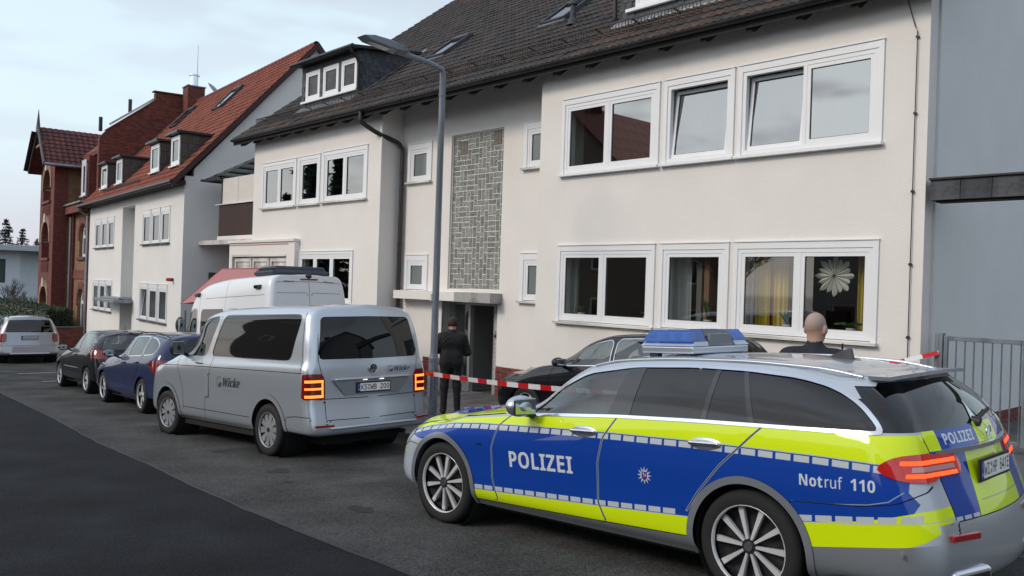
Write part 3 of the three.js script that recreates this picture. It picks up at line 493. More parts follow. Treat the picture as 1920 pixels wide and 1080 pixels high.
// rows of pantiles on a sloping rectangle as one piece: too small in the picture to pick apart. P: lower left corner, ex: along the eave, eu: up the slope
function tileField(parent, P, ex, eu, W, L, cols, tw = 0.28, tl = 0.33, keep = () => true) {
  const n = 4, Q = [], I = []; for (let i = 0; i <= n; i++) { const u = i / n * tw, h = 0.03 * Math.pow(0.5 + 0.5 * Math.cos(u / tw * 2 * Math.PI), 1.2); Q.push(u, h + 0.035, -0.02, u, h, tl + 0.03, u, h - 0.005, -0.02); }
  for (let i = 0; i < n; i++) { const a = i * 3, b = a + 3; I.push(a, a + 1, b, b, a + 1, b + 1, a + 2, a, b + 2, b + 2, a, b); }
  let g = new THREE.BufferGeometry(); g.setAttribute('position', new THREE.Float32BufferAttribute(Q, 3)); g.setIndex(I); g = uvm(g.toNonIndexed()); g.computeVertexNormals();
  ex = new V3(...ex).normalize(); eu = new V3(...eu).normalize(); const en = new V3().crossVectors(eu, ex); if (en.y < 0) en.negate();
  const basis = new THREE.Matrix4().makeBasis(ex, en, eu), list = []; for (let v = 0; v < L - 0.1; v += tl) for (let u = 0; u < W - 0.1; u += tw) if (keep(u, v)) list.push([u, v]);
  const im = new THREE.InstancedMesh(g, STD({ color: lin(1, 1, 1), roughness: 0.8, map: rep(T.grime, 0.9) }), list.length), m = new THREE.Matrix4();
  list.forEach(([u, v], i) => { m.copy(basis).setPosition(new V3(...P).addScaledVector(ex, u).addScaledVector(eu, v).addScaledVector(en, rr(0, 0.006))); im.setMatrixAt(i, m); im.setColorAt(i, cols[(rnd() * cols.length) | 0]); });
  im.name = 'roof_tiles'; im.userData.kind = 'stuff'; im.castShadow = im.receiveShadow = true; parent.add(im); return im;
}
const brickTex = (a, b, mortar, w = 0.25, h = 0.077) => noiseTex(512, (u, v) => { const H = 26, Wn = 8, y = v * H, r = Math.floor(y), x = u * Wn + (r % 2) * 0.5, c = Math.floor(x), fx = x - c, fy = y - r; if (fx < 0.05 || fy < 0.14) return mortar; const k = LAT[(((c % Wn + Wn) % Wn) * 37 + r * 101) & 65535], n = 0.85 + 0.3 * pf(u, v, 40, 2, 7); return a.map((q, i) => mixv(q, b[i], k) * n); });
M.brickRed = STD({ map: rep(brickTex([0.38, 0.18, 0.16], [0.47, 0.24, 0.21], [0.38, 0.26, 0.24]), 2.0), roughness: 0.85 });
M.brickOld = STD({ map: rep(brickTex([0.33, 0.17, 0.145], [0.49, 0.25, 0.19], [0.30, 0.22, 0.20]), 2.0), roughness: 0.85 });
M.brickTan = STD({ map: rep(brickTex([0.47, 0.36, 0.26], [0.55, 0.43, 0.32], [0.43, 0.35, 0.28]), 2.0), roughness: 0.85 });
M.sandstone = STD({ color: lin(0.34, 0.22, 0.14), roughness: 0.9, map: rep(T.grime, 1.1) });
M.redStone = STD({ color: lin(0.20, 0.055, 0.045), roughness: 0.85, map: rep(T.grime, 0.9) });
// --- white rendered house with red roof ---
{
  const H = thing('terraced_house', 'white rendered house with red tiled roof and four slate dormers', 'house');
  const wins = []; const trio = (a, b, y0, y1) => { const w = (b - a) / 3; for (let k = 0; k < 3; k++) wins.push([a + k * w + 0.06, y0, a + (k + 1) * w - 0.06, y1]); };
  trio(-13.85, -9.95, 3.22, 4.57); trio(-5.35, -1.5, 3.22, 4.55); trio(-13.95, -10.05, 0.36, 1.74); trio(-5.5, -1.6, 0.30, 1.71);
  part('wall', uvm(slab([[-15.12, -1.9], [-8.6, -1.9], [-8.6, 4.87], [-6.58, 4.87], [-6.58, -1.9], [0, -1.9], [0, 5.5], [-15.12, 5.5]], wins.map(w => hole(...w, 0.05)), -0.3, 0)), M.plasterHouse, H);
  part('wall', uvm(join([slab([[-8.9, -1.9], [-7.9, -1.9], [-7.9, 0.82], [-6.8, 0.82], [-6.8, -1.9], [-6.3, -1.9], [-6.3, 5.0], [-8.9, 5.0]], [rect(-7.25, 3.7, -6.75, 4.8), rect(-7.25, 2.0, -6.75, 3.45), rect(-7.25, 1.05, -6.85, 1.75)], -0.9, -0.7), box(-8.75, -1.9, -0.7, -8.6, 4.95, -0.3), box(-6.58, -1.9, -0.7, -6.43, 4.95, -0.3)])), M.plasterHouse, H);
  part('gable_wall', uvm(slab([[0.3, -2], [9.3, -2], [9.3, 5.45], [4.65, 10.75], [0.3, 5.75]], [], 0, 0.3).rotateY(Math.PI / 2).translate(-0.302, 0, 0)), M.plasterHouse, H);
  part('gable_wall', uvm(slab([[0.3, -2], [9.3, -2], [9.3, 5.45], [4.65, 10.75], [0.3, 5.75]], [], 0, 0.3).rotateY(Math.PI / 2).translate(-15.10, 0, 0)), M.plasterHouse, H);
  part('back_wall', box(-15, -2, -9.6, 0, 5.5, -9.3), M.plasterHouse, H);
  part('room', [box(-14.9, -0.6, -3.2, -0.4, 5.2, -3.1), box(-14.9, 2.3, -3.1, -0.4, 2.5, -0.95)], M.room, H);
  wins.forEach((w, i) => windowUnit(H, ...w, 0, [1], { casing: 0.06, head: 0.1, frame: 0.06, sash: 0.05, sillMat: M.slate, glass: i < 6 ? M.mirrorGlass : M.glass, tilt: (i === 8 || i === 9) ? [0.12] : null }));
  for (const [y0, y1] of [[3.7, 4.8], [2.0, 3.45], [1.05, 1.75]]) windowUnit(H, -7.27, y0, -6.73, y1, -0.7, [1], { casing: 0, head: 0, frame: 0.05, sash: 0.05, sillMat: M.slate });
  const C = part('door_canopy', uvm(rbox(-10.2, 0.88, -0.6, -6.40, 1.0, 0.75, 0.015)), M.zinc, H); part('canopy_top', rbox(-9.9, 1.0, -0.5, -6.7, 1.08, 0.5, 0.02), M.zinc, C);
  const D = part('door', rbox(-7.9, -1.5, -0.86, -6.8, 0.82, -0.78, 0.01), STD({ color: lin(0.09, 0.03, 0.022), roughness: 0.6, map: rep(T.wood, 0.7) }), H); part('handle', rod([-7.0, -0.4, -0.78], [-7.0, -0.25, -0.74], 0.015), M.chrome, D);
  part('alarm_lamp', rod([-0.98, 1.9, 0.0], [-0.98, 1.9, 0.10], 0.06), M.gasket, H); part('alarm_lamp_lens', rod([-0.98, 1.9, 0.10], [-0.98, 1.9, 0.24], 0.065, 0.055), M.alarmRed = PHY({ color: lin(0.5, 0.03, 0.015), roughness: 0.25 }), H);
  const t = 1.117, ry = z => 5.75 - t * z, ez = 0.40, ey = ry(ez), rz = -4.66;
  const R = part('roof', join([slab([[-ez, ey - 0.03], [-rz, ry(rz) - 0.03], [-rz, ry(rz) - 0.2], [-ez, ey - 0.12]].reverse(), [], 0, 15.35).rotateY(Math.PI / 2).translate(-15.2, 0, 0), slab([[-rz, ry(rz) - 0.03], [9.7, ry(rz) - 0.03 - t * (9.7 + rz)], [9.7, ry(rz) - 0.2 - t * (9.7 + rz)], [-rz, ry(rz) - 0.2]].reverse(), [], 0, 15.35).rotateY(Math.PI / 2).translate(-15.2, 0, 0)]), M.redStone, H);
  const dz = [[-13.5, -12.1], [-10.55, -9.3], [-4.95, -3.55], [-2.2, -0.95]], su = Math.hypot(1, t), fl = (rz - ez) * -1 * su;
  tileField(R, [-15.2, ey, ez], [1, 0, 0], [0, t, -1], 15.35, fl, M.redTiles, 0.28, 0.33, (u, v) => { const x = -15.2 + u, z = ez - v / su; return !dz.some(d => x > d[0] - 0.1 && x < d[1] - 0.1 && z < -0.05 && z > -1.2) && !(x > -6.6 && x < -5.3 && z < -3 && z > -3.9) && !(x > -13.4 && x < -12.2 && z < -3.1 && z > -4.1); });
  const rg = []; for (let x = -15.0; x < 0.1; x += 0.38) rg.push(new THREE.CylinderGeometry(0.10, 0.11, 0.4, 7, 1, true).rotateZ(Math.PI / 2).translate(x, ry(rz) + 0.02, rz)); part('ridge_tiles', rg, STD({ color: lin(0.17, 0.045, 0.03), roughness: 0.8 }), R).userData.kind = 'stuff';
  part('verge', slab([[-ez - 0.05, ey + 0.02], [-rz, ry(rz) + 0.06], [-rz, ry(rz) - 0.22], [-ez - 0.05, ey - 0.24]].reverse(), [], 0, 0.05).rotateY(Math.PI / 2).translate(0.14, 0, 0), M.vergeBrown = STD({ color: lin(0.05, 0.02, 0.02), roughness: 0.7 }), R);
  part('verge', slab([[-rz, ry(rz) + 0.06], [9.7, ry(rz) - t * (9.7 + rz)], [9.7, ry(rz) - 0.2 - t * (9.7 + rz)], [-rz, ry(rz) - 0.22]].reverse(), [], 0, 0.05).rotateY(Math.PI / 2).translate(0.14, 0, 0), M.vergeBrown, R);
  part('gutter', rod([-15.3, ey - 0.05, ez + 0.08], [0.15, ey - 0.05, ez + 0.08], 0.075), M.gutter, H); part('eaves_box', box(-15.1, 5.18, 0.003, 0.12, 5.32, ez - 0.02), M.rafter, H);
  part('downpipe', tube([[-15.3, ey - 0.1, ez + 0.08], [-15.3, 5.05, 0.45], [-15.22, 4.85, 0.12], [-15.2, 4.6, 0.09], [-15.2, 0, 0.09], [-15.2, -1.6, 0.09]], 0.055, 50, 8), M.zinc, H);
  dz.forEach(([a, b]) => {
    const Dm = part('dormer', box(a + 0.03, 5.75, -0.20, b - 0.03, 7.05, -0.13), M.slateBrown = M.slateBrown || STD({ color: lin(0.085, 0.075, 0.068), roughness: 0.7, map: rep(T.grime, 0.8) }), H);
    const sg = new THREE.BoxGeometry(0.014, 0.27, 0.36);
    for (const x of [a, b]) part('cheek', slab([[0.10, 5.8], [0.10, 7.10], [1.35, 7.12], [1.2, 7.0]].reverse(), [], -0.012, 0.012).rotateY(Math.PI / 2).translate(x, 0, 0), M.slateBrown, Dm);
    for (let r = 0; r < 5; r++) for (let k = 0; k < 4; k++) { const z = -0.27 - k * 0.36 + (r % 2) * 0.12, y = 5.92 + r * 0.245; if (y < ry(z) + 0.08 || z > -0.2) continue; const s = part('slate', sg, M.slateBrown, Dm); s.position.set(b + 0.018, y, z); s.rotation.z = 0.05; }
    part('flat_roof', rbox(a - 0.12, 7.10, -1.45, b + 0.12, 7.20, 0.08, 0.02), M.gutter, Dm);
    windowUnit(H, a + 0.12, 5.98, b - 0.12, 7.06, -0.10, [1], { casing: 0.0, head: 0, frame: 0.09, sash: 0.06, glass: M.glass, blind: true });
  });
  for (const [x, z] of [[-5.95, -3.45], [-12.8, -3.6]]) { const G = new THREE.Group(); G.name = 'skylight'; H.add(G); G.position.set(x, ry(z), z); G.rotation.x = Math.atan(t); part('frame', [box(-0.6, 0, -0.7, -0.52, 0.14, 0.7), box(0.52, 0, -0.7, 0.6, 0.14, 0.7), box(-0.52, 0, 0.6, 0.52, 0.13, 0.7), box(-0.52, 0, -0.7, 0.52, 0.16, -0.52)], M.slateDark, G); part('pane', box(-0.52, 0.10, -0.52, 0.52, 0.11, 0.6), M.mirrorGlass, G); }
  part('flashing', bar([-15.02, ry(-0.2) + 0.06, -0.2], [-15.02, ry(rz) + 0.06, rz], 0.22, 0.03), M.zinc, R);
  part('snow_guard', [bar([-12.0, ry(0.1) + 0.2, 0.1], [-5.5, ry(0.1) + 0.2, 0.1], 0.02, 0.02), bar([-12.0, ry(0.1) + 0.08, 0.1], [-5.5, ry(0.1) + 0.08, 0.1], 0.02, 0.02), ...Array.from({ length: 60 }, (_, k) => bar([-12 + k * 0.108, ry(0.1) + 0.06, 0.1], [-12 + k * 0.108, ry(0.1) + 0.2, 0.1], 0.008, 0.012, new V3(0, 0, 1)))], M.guard, H);
  part('service_box', rbox(0.0, 1.2, -1.9, 0.08, 2.2, -0.9, 0.02), STD({ color: lin(0.06, 0.05, 0.045), roughness: 0.7 }), H);
  const CH = part('chimney', uvm(box(-15.08, 10.0, -5.0, -14.2, 11.72, -4.15)), M.brickOld, H); part('cap', rbox(-15.1, 11.72, -5.05, -14.15, 11.78, -4.1, 0.01), M.zinc, CH); part('flue', [rod([-14.64, 11.78, -4.58], [-14.64, 12.32, -4.58], 0.21, 0.21, 16), rod([-14.64, 12.36, -4.58], [-14.64, 12.42, -4.58], 0.26, 0.26, 16)], M.chrome, CH);
  part('aerial', [rod([-14.3, 11.4, -4.62], [-14.3, 13.9, -4.62], 0.018, 0.008)], M.galv, H);
  { const sd = part('satellite_dish', new THREE.SphereGeometry(0.95, 20, 8, 0, Math.PI * 2, 0, 0.50).translate(0, -0.85, 0).rotateX(-0.9).rotateY(-0.7).translate(-12.35, 11.30, -4.9), M.zinc, H); part('mast', rod([-12.35, 10.4, -4.9], [-12.35, 11.3, -4.9], 0.03), M.galv, sd); }
  frameHouse(H, -7.5, -1.5, 0);
}
// --- red brick house with gabled tower ---
{
  const H = thing('brick_house', 'red and tan brick house with tall gabled tower and arched windows', 'house');
  const arch = (x0, x1, y0, ys, ya, n = 10) => { const p = [[x0, y0], [x1, y0]], xm = (x0 + x1) / 2, w = (x1 - x0) / 2; for (let i = 0; i <= n; i++) { const a = i / n * Math.PI; p.push([xm + Math.cos(a) * w, ys + Math.pow(Math.sin(a), 0.85) * (ya - ys)]); } return p; };
  const grow = (p, x0, x1, y0, ya, d) => p;
  const tx0 = -23.5, tx1 = -19.3, tz = 0.92, tw = [[-22.6, -20.3, 5.85, 6.6, 7.55], [-22.6, -20.3, 2.80, 3.75, 4.75], [-22.6, -20.3, -1.2, 0.4, 1.30]];
  part('tower_wall', uvm(slab(rect(tx0, -2.4, tx1, 7.9), tw.map(w => arch(...w)), tz - 0.55, tz)), M.brickRed, H);
  part('tower_wall', uvm(join([box(tx1 - 0.4, -2.4, 0.30, tx1, 8.2, tz - 0.55)])), M.brickRed, H); part('tower_wall', uvm(box(tx0, -2.4, -4, tx0 + 0.4, 8.2, tz - 0.55)), M.brickRed, H);
  part('tower_side', uvm(box(tx1 - 0.45, -2.4, -4.0, tx1 - 0.05, 8.2, 0.30)), M.brickTan, H);
  tw.forEach((w, i) => {
    const o = arch(w[0] - 0.28, w[1] + 0.28, w[3] - 0.1, w[3], w[4] + 0.34), inn = arch(w[0], w[1], w[3] - 0.1, w[3], w[4]);
    const S = part('arch_surround', slab(o, [inn], tz, tz + 0.05), M.sandstone, H); part('keystone', rbox(-21.6, w[4] - 0.05, tz + 0.05, -21.3, w[4] + 0.42, tz + 0.11, 0.02), M.pvcOld, S);
    const W = part('window', slab(arch(w[0], w[1], w[2], w[3], w[4]), [rect(w[0] + 0.2, w[2] + 0.2, -21.5, w[3]), rect(-21.4, w[2] + 0.2, w[1] - 0.2, w[3])], tz - 0.62, tz - 0.55), M.pvc, H);
    part('pane', slab(arch(w[0] + 0.05, w[1] - 0.05, w[2], w[3], w[4] - 0.05), [], tz - 0.66, tz - 0.64), M.darkGlass, W); part('sill', rbox(w[0] - 0.15, w[2] - 0.16, tz - 0.5, w[1] + 0.15, w[2], tz + 0.10, 0.02), M.redStone, W);
    for (let k = 0; k < 6; k++) part('reveal_course', box(w[0] - 0.002, w[3] - 0.1 + k * 0.16, tz - 0.54, w[0] + 0.012, w[3] - 0.02 + k * 0.16, tz - 0.02), M.sandstone, W);
    if (i < 2) for (let k = 0; k < 9; k++) part('frieze_block', rbox(-22.5 + k * 0.25, w[2] - 0.75, tz, -22.38 + k * 0.25, w[2] - 0.25, tz + 0.04, 0.006), M.redStone, H);
  });
  // front wall beside the tower
  const fw = [[-17.45, -15.85, 2.85, 3.9, 4.55], [-17.45, -15.85, -0.9, 0.6, 1.28]];
  part('front_wall', uvm(slab(rect(tx1, -2.4, -15.13, 5.05), fw.map(w => arch(...w)), -0.4, 0)), M.brickTan, H);
  fw.forEach(w => { const W = part('window', slab(arch(...w), [rect(w[0] + 0.15, w[2] + 0.15, -16.72, w[3] - 0.1), rect(-16.58, w[2] + 0.15, w[1] - 0.15, w[3] - 0.1), rect(w[0] + 0.25, w[3] + 0.05, -16.70, w[4] - 0.3), rect(-16.6, w[3] + 0.05, w[1] - 0.25, w[4] - 0.3)], -0.22, -0.15), M.pvc, H); part('pane', slab(arch(w[0] + 0.03, w[1] - 0.03, w[2], w[3], w[4] - 0.03), [], -0.20, -0.19), M.mirrorGlass, W); part('sill', rbox(w[0] - 0.15, w[2] - 0.16, -0.2, w[1] + 0.15, w[2], 0.12, 0.02), M.redStone, W); part('arch_surround', slab(arch(w[0] - 0.3, w[1] + 0.3, w[3] - 0.2, w[3], w[4] + 0.34), [arch(w[0], w[1], w[3] - 0.2, w[3], w[4])], 0, 0.04), M.redStone, W); });
  part('pilaster', uvm(box(-19.3, -2.4, 0, -18.55, 5.05, 0.12)), M.brickRed, H); part('string_course', uvm(box(-18.55, 1.75, 0, -15.15, 2.2, 0.05)), M.redStone, H); part('corner_bricks', uvm(box(-15.5, -2.4, 0, -15.14, 5.05, 0.06)), M.brickRed, H);
  part('downpipe', rod([-18.75, -2, 0.2], [-18.75, 4.9, 0.2], 0.06), M.zinc, H);
  part('cornice', rbox(-19.3, 5.05, -0.4, -15.14, 5.45, 0.4, 0.03), M.redStone, H); part('cornice_gutter', rbox(-19.3, 5.45, -0.3, -15.14, 5.55, 0.5, 0.03), M.zinc, H);
  // steep tiled lower roof with a small window
  const ms = part('mansard', slab([[0.2, 5.5], [1.5, 8.3], [1.5, 5.5]], [], 0, 4.1).rotateY(Math.PI / 2).translate(-19.25, 0, 0), M.redStone, H);
  windowUnit(H, -17.3, 5.9, -16.3, 7.7, 0.0, [1], { casing: 0.12, frame: 0.08 });
  part('dormer_box', uvm(box(-17.45, 5.6, -1.2, -16.15, 7.9, -0.08)), M.brickRed, H);
  // party wall rising over the white house
  part('party_wall', uvm(slab([[0.30, 5.0], [0.30, 8.70], [0.61, 9.08], [2.84, 10.86], [2.84, 11.28], [6.4, 11.34], [9.5, 8.9], [9.5, 5.0]].reverse(), [], 0, 0.35).rotateY(Math.PI / 2).translate(-15.46, 0, 0)), M.brickOld, H);
  part('wall_coping', [bar([-15.28, 9.10, -0.60], [-15.28, 10.90, -2.84], 0.42, 0.06), bar([-15.28, 11.36, -2.75], [-15.28, 11.42, -6.4], 0.42, 0.06)], M.redStone, H);
  const R = part('roof', slab([[0.4, 8.2], [3.3, 11.0], [9, 11.2], [9, 10.8], [3.3, 10.8], [0.4, 8.0]].reverse(), [], 0, 9.5).rotateY(Math.PI / 2).translate(-25.0, 0, 0), M.redStone, H);
  part('roof_edge', bar([-15.9, 9.55, -0.95], [-15.9, 11.05, -2.9], 0.5, 0.10), M.pvcOld, R);
  for (const [z, h] of [[-0.55, 0.7], [-1.9, 0.65]]) part('vent_pipe', rod([-16.2, 8.7 - z * 0.85, z], [-16.2, 8.7 - z * 0.85 + h, z], 0.09), M.gutter, H);
  // tower roof: gable to the street, ridge running back
  const ax = -21.0, ay = 9.7, ey = 7.6, f0 = 1.5, l = -23.75, r = -18.75, TR = part('tower_roof', join([slab([[l, ey], [ax, ay], [r, ey], [r + 0.08, ey - 0.14], [ax, ay - 0.2], [l - 0.08, ey - 0.14]], [], -4.5, f0)]), M.redStone, H), sl = Math.hypot(r - ax, ay - ey);
  tileField(TR, [r, ey, f0], [0, 0, -1], [ax - r, ay - ey, 0], 6.0, sl, [lin(0.085, 0.02, 0.022), lin(0.11, 0.026, 0.025), lin(0.075, 0.02, 0.022)], 0.28, 0.34);
  tileField(TR, [l, ey, -4.4], [0, 0, 1], [ax - l, ay - ey, 0], 6.0, sl, [lin(0.085, 0.02, 0.022), lin(0.11, 0.026, 0.025)], 0.28, 0.34);
  for (const [p, q] of [[[l, ey - 0.05, f0 + 0.02], [ax, ay, f0 + 0.02]], [[r, ey - 0.05, f0 + 0.02], [ax, ay, f0 + 0.02]]]) part('bargeboard', bar(p, q, 0.06, 0.26), M.slate, TR);
  part('eaves_gutter', rod([r + 0.08, ey - 0.05, f0], [r + 0.08, ey - 0.05, -2.6], 0.07), M.zinc, TR); part('collar_beam', bar([-22.9, 8.75, f0 - 0.1], [-19.9, 8.75, f0 - 0.1], 0.08, 0.12), M.sandstone, TR);
  part('finial', rod([ax, ay - 0.1, f0], [ax, ay + 0.95, f0], 0.11, 0.01, 8), M.slate, TR); part('gable_infill', uvm(slab([[tx0, 7.5], [ax, 9.5], [tx1, 7.5]], [], 0.4, 0.6)), M.brickTan, H);
  const sg = part('small_gable', slab([[-0.55, 0], [0, 1.15], [0.55, 0]], [], -0.6, 0.5).rotateY(Math.PI / 2).translate(-18.95, 7.75, -1.2), M.redStone, TR); part('gable_panel', slab([[-0.40, 0.05], [0, 0.85], [0.4, 0.05]], [], 0.5, 0.53).rotateY(Math.PI / 2).translate(-18.95, 7.75, -1.2), M.sandstone, sg);
  frameHouse(H, -19.5, -1.8, 0);
}
// ---------- garden wall, hedge, far buildings, trees ----------
const L2W = (x, y, z) => new V3(x, y, z).applyAxisAngle(new V3(0, 1, 0), TH).add(new V3(-29.104, 0, -11.5));
{
  const w = thing('garden_wall', 'low weathered brick garden wall below the clipped hedge', 'wall');
  part('wall', uvm(join([box(-15.6, -2.2, 0.13, -15.2, -0.62, 1.85), box(-34, -2.4, 1.85, -15.2, -0.75, 2.2)])), M.brickOld, w); part('coping', [rbox(-15.65, -0.62, 0.13, -15.15, -0.55, 1.9, 0.01), rbox(-34, -0.75, 1.80, -15.15, -0.68, 2.25, 0.01)], M.slate, w);
  frameHouse(w, -20, -1.8, 1.9);
}
// leaves as many small faces in a volume
function leafCloud(n, place, size, flat = 0.4) {
  const P = new Float32Array(n * 9), q = new THREE.Quaternion(), v = new V3();
  for (let i = 0; i < n; i++) { const c = place(i); q.setFromEuler(new THREE.Euler(rr(-1.6, 1.6), rr(0, 6.28), rr(-1.6, 1.6))); const s = size * rr(0.6, 1.3); [[-0.5, 0, 0], [0.5, 0, 0.05], [0, 0, 1.1]].forEach((t, k) => { v.set(t[0] * s * flat * 2, t[1], t[2] * s).applyQuaternion(q); P[i * 9 + k * 3] = c[0] + v.x; P[i * 9 + k * 3 + 1] = c[1] + v.y; P[i * 9 + k * 3 + 2] = c[2] + v.z; }); }
  const g = new THREE.BufferGeometry(); g.setAttribute('position', new THREE.BufferAttribute(P, 3)); g.computeVertexNormals(); return clean(g);
}
M.leafHedge = PHY({ color: lin(0.03, 0.055, 0.022), roughness: 0.8, transmission: 0.2, thickness: 0 }); M.twig = STD({ color: lin(0.05, 0.042, 0.035), roughness: 0.9 }); M.needle = STD({ color: lin(0.018, 0.032, 0.022), roughness: 0.9 }); M.bark = STD({ color: lin(0.07, 0.055, 0.042), roughness: 0.95, map: rep(T.grime, 0.6) });
{
  const h = thing('hedge', 'dark green clipped hedge in front of the brick house', 'hedge');
  part('foliage', leafCloud(9000, () => { const x = rr(-33, -15.7), e = rnd(); const top = 0.25 + 0.10 * fbm(x * 1.3, 1, 2, 3); return [x, e < 0.6 ? rr(top - 0.12, top + 0.05) : rr(-0.8, top), e < 0.6 ? rr(0.6, 1.75) : rnd() < 0.7 ? 1.75 + rr(-0.1, 0.06) : rr(0.7, 1.7)]; }, 0.09), M.leafHedge, h); part('core', uvm(rbox(-33, -1.8, 0.75, -15.9, 0.18, 1.66, 0.1)), M.leafHedge, h);
  part('foliage', leafCloud(1500, () => [-15.7 + rr(-0.08, 0.06), rr(-0.7, 0.25), rr(0.5, 1.75)], 0.09), M.leafHedge, h);
  frameHouse(h, -20, -1.8, 1.2);
}
// winter tree: branching limbs
function bareTree(name, label, pos, h, sd, group) {
  seed = sd; const t = thing(name, label, 'tree', pos, 0, group), G = [], TW = [];
  const grow = (p, d, L, r, k) => { const q = p.clone().addScaledVector(d, L); (k < 2 ? G : TW).push(rod(p.toArray(), q.toArray(), r, r * 0.7, k < 2 ? 8 : 5)); if (k >= 5) return; const n = k < 1 ? 4 : 3; for (let i = 0; i < n; i++) { const e = d.clone().add(new V3(rr(-1, 1), rr(-0.2, 0.7), rr(-1, 1)).multiplyScalar(0.75)).normalize(); grow(q.clone().addScaledVector(d, -L * rr(0, 0.35)), e, L * rr(0.6, 0.82), r * 0.58, k + 1); } };
  grow(new V3(0, -0.2, 0), new V3(0, 1, 0), h * 0.28, h * 0.022, 0); part('trunk', G, M.bark, t); part('crown', TW, M.twig, t); shade(t); return t;
}
function conifer(label, pos, h, r, sd, group, n = 5200) {
  seed = sd; const t = thing('conifer_tree', label, 'tree', pos, 0, group); part('trunk', [rod([0, -0.3, 0], [0, h * 0.97, 0], h * 0.018, 0.02, 8)], M.bark, t);
  const tiers = 22, boughs = []; for (let k = 0; k < tiers; k++) { const y = h * (0.10 + 0.88 * k / tiers), R = r * Math.pow(1 - k / tiers, 0.8) * rr(0.8, 1.1), nb = 7; for (let b = 0; b < nb; b++) { const a = rr(0, 6.28); boughs.push([a, y, R * rr(0.65, 1.1)]); } }
  part('boughs', boughs.map(([a, y, R]) => rod([0, y, 0], [Math.cos(a) * R, y - R * 0.22, Math.sin(a) * R], 0.04, 0.01, 4)), M.bark, t).userData.kind = 'stuff';
  part('crown', leafCloud(n, () => { const [a, y, R] = boughs[(rnd() * boughs.length) | 0], s = Math.pow(rnd(), 0.6), w = 0.18 * R * (1.1 - s) + 0.05; return [Math.cos(a) * R * s + rr(-w, w), y - R * 0.22 * s + rr(-0.16, 0.10), Math.sin(a) * R * s + rr(-w, w)]; }, h * 0.028, 0.3), M.needle, t); shade(t); return t;
}
{
  // wooded hill on the skyline
  const P = [], I = [], nx = 90, nz = 10; for (let j = 0; j <= nz; j++) for (let i = 0; i <= nx; i++) { const a = mixv(-0.12, 0.62, i / nx), d = mixv(230, 420, j / nz), x = -Math.cos(a) * d, z = -Math.sin(a) * d; P.push(x, -8 + (j / nz) * (20 + 4 * fbm(a * 9, 2, 1, 3)) + 2.2 * fbm(a * 120, j * 0.7, 3, 3) * sst(0, 3, j), z); }
  for (let j = 0; j < nz; j++) for (let i = 0; i < nx; i++) { const a = j * (nx + 1) + i, b = a + nx + 1; I.push(a, b, a + 1, a + 1, b, b + 1); }
  const g = new THREE.BufferGeometry(); g.setAttribute('position', new THREE.Float32BufferAttribute(P, 3)); g.setIndex(I); g.computeVertexNormals(); struct('hill', uvm(g, 0.05), STD({ color: lin(0.05, 0.06, 0.042), map: rep(T.grime, 1.0), roughness: 1 }));
  conifer('tall dark spruce at far left above the flat roof', [-182.6, -2.0, -38.6], 14.5, 4.2, 11, 'spruces on the skyline', 2600); conifer('pointed spruce between flat roof and brick tower', [-192.2, -2.0, -43.6], 13.2, 3.4, 12, 'spruces on the skyline', 2200); conifer('small dark spruce close beside the brick tower', [-201.3, -1.0, -48.4], 10.6, 3.0, 13, 'spruces on the skyline', 2000);
  // white modern building with flat roof
  const B = thing('office_building', 'white modern building with overhanging flat roof at far left', 'building');
  const ws = [[-7.2, 0.9, -5.2, 3.2], [-3.2, 0.9, -1.2, 3.2], [-6.5, -3.4, -4.5, -1.2], [-11.5, 0.9, -9.2, 3.2]];
  part('wall', uvm(join([slab(rect(-16, -4.5, 0, 4.0), ws.map(w => rect(...w)), -0.4, 0), box(-0.4, -4.5, -14, 0, 4.0, -0.4), box(-16, -4.5, -14.4, 0, 4.0, -14)])), M.modernWhite = STD({ color: lin(0.60, 0.64, 0.70), roughness: 0.8, map: rep(T.blot, 5) }), B);
  ws.forEach(w => { const W = part('window', ring(...w, 0.15, -0.35, -0.2), M.slateDark, B); part('pane', box(w[0] + 0.15, w[1] + 0.15, -0.3, w[2] - 0.15, w[3] - 0.15, -0.28), STD({ color: lin(0.05, 0.09, 0.08), roughness: 0.1 }), W); });
  part('flat_roof', rbox(-17, 4.0, -15.5, 3.0, 4.55, 1.6, 0.05), STD({ color: lin(0.34, 0.37, 0.40), roughness: 0.7 }), B); B.position.set(-92.4, 0, -20.8); B.rotation.y = 1.15; shade(B);
  // houses with dark roofs between
  const hs = (label, x, z, w, h, wall, roofM, turn) => { const H = thing('distant_house', label, 'house', [x, gy(x) - 0.5, z], turn, 'small houses beyond the brick tower'); part('wall', box(-w / 2, 0, -4, w / 2, h, 4), wall, H); const R = part('roof', slab([[-4.6, h - 0.2], [0, h + 3.4], [4.6, h - 0.2]], [], -w / 2 - 0.4, w / 2 + 0.4).rotateY(Math.PI / 2), roofM, H); for (const k of [-1, 1]) { const W = part('window', box(k * w * 0.22 - 0.5, h * 0.35, 4.0, k * w * 0.22 + 0.5, h * 0.35 + 1.2, 4.06), M.pvc, H); part('pane', box(k * w * 0.22 - 0.4, h * 0.35 + 0.1, 4.06, k * w * 0.22 + 0.4, h * 0.35 + 1.1, 4.07), M.darkGlass, W); } part('dormer', box(-1.2, h + 0.9, 1.2, 0.6, h + 2.1, 3.2), M.pvc, R); shade(H); };
  hs('pale house with dark slate roof and white dormer in the distance', -146, -33.5, 9, 4.6, M.modernWhite, M.slateDark, 1.2);
  hs('cream house with dark red gable roof in the distance', -122, -28.2, 6, 3.0, M.plasterHouse, M.redStone, 2.2);
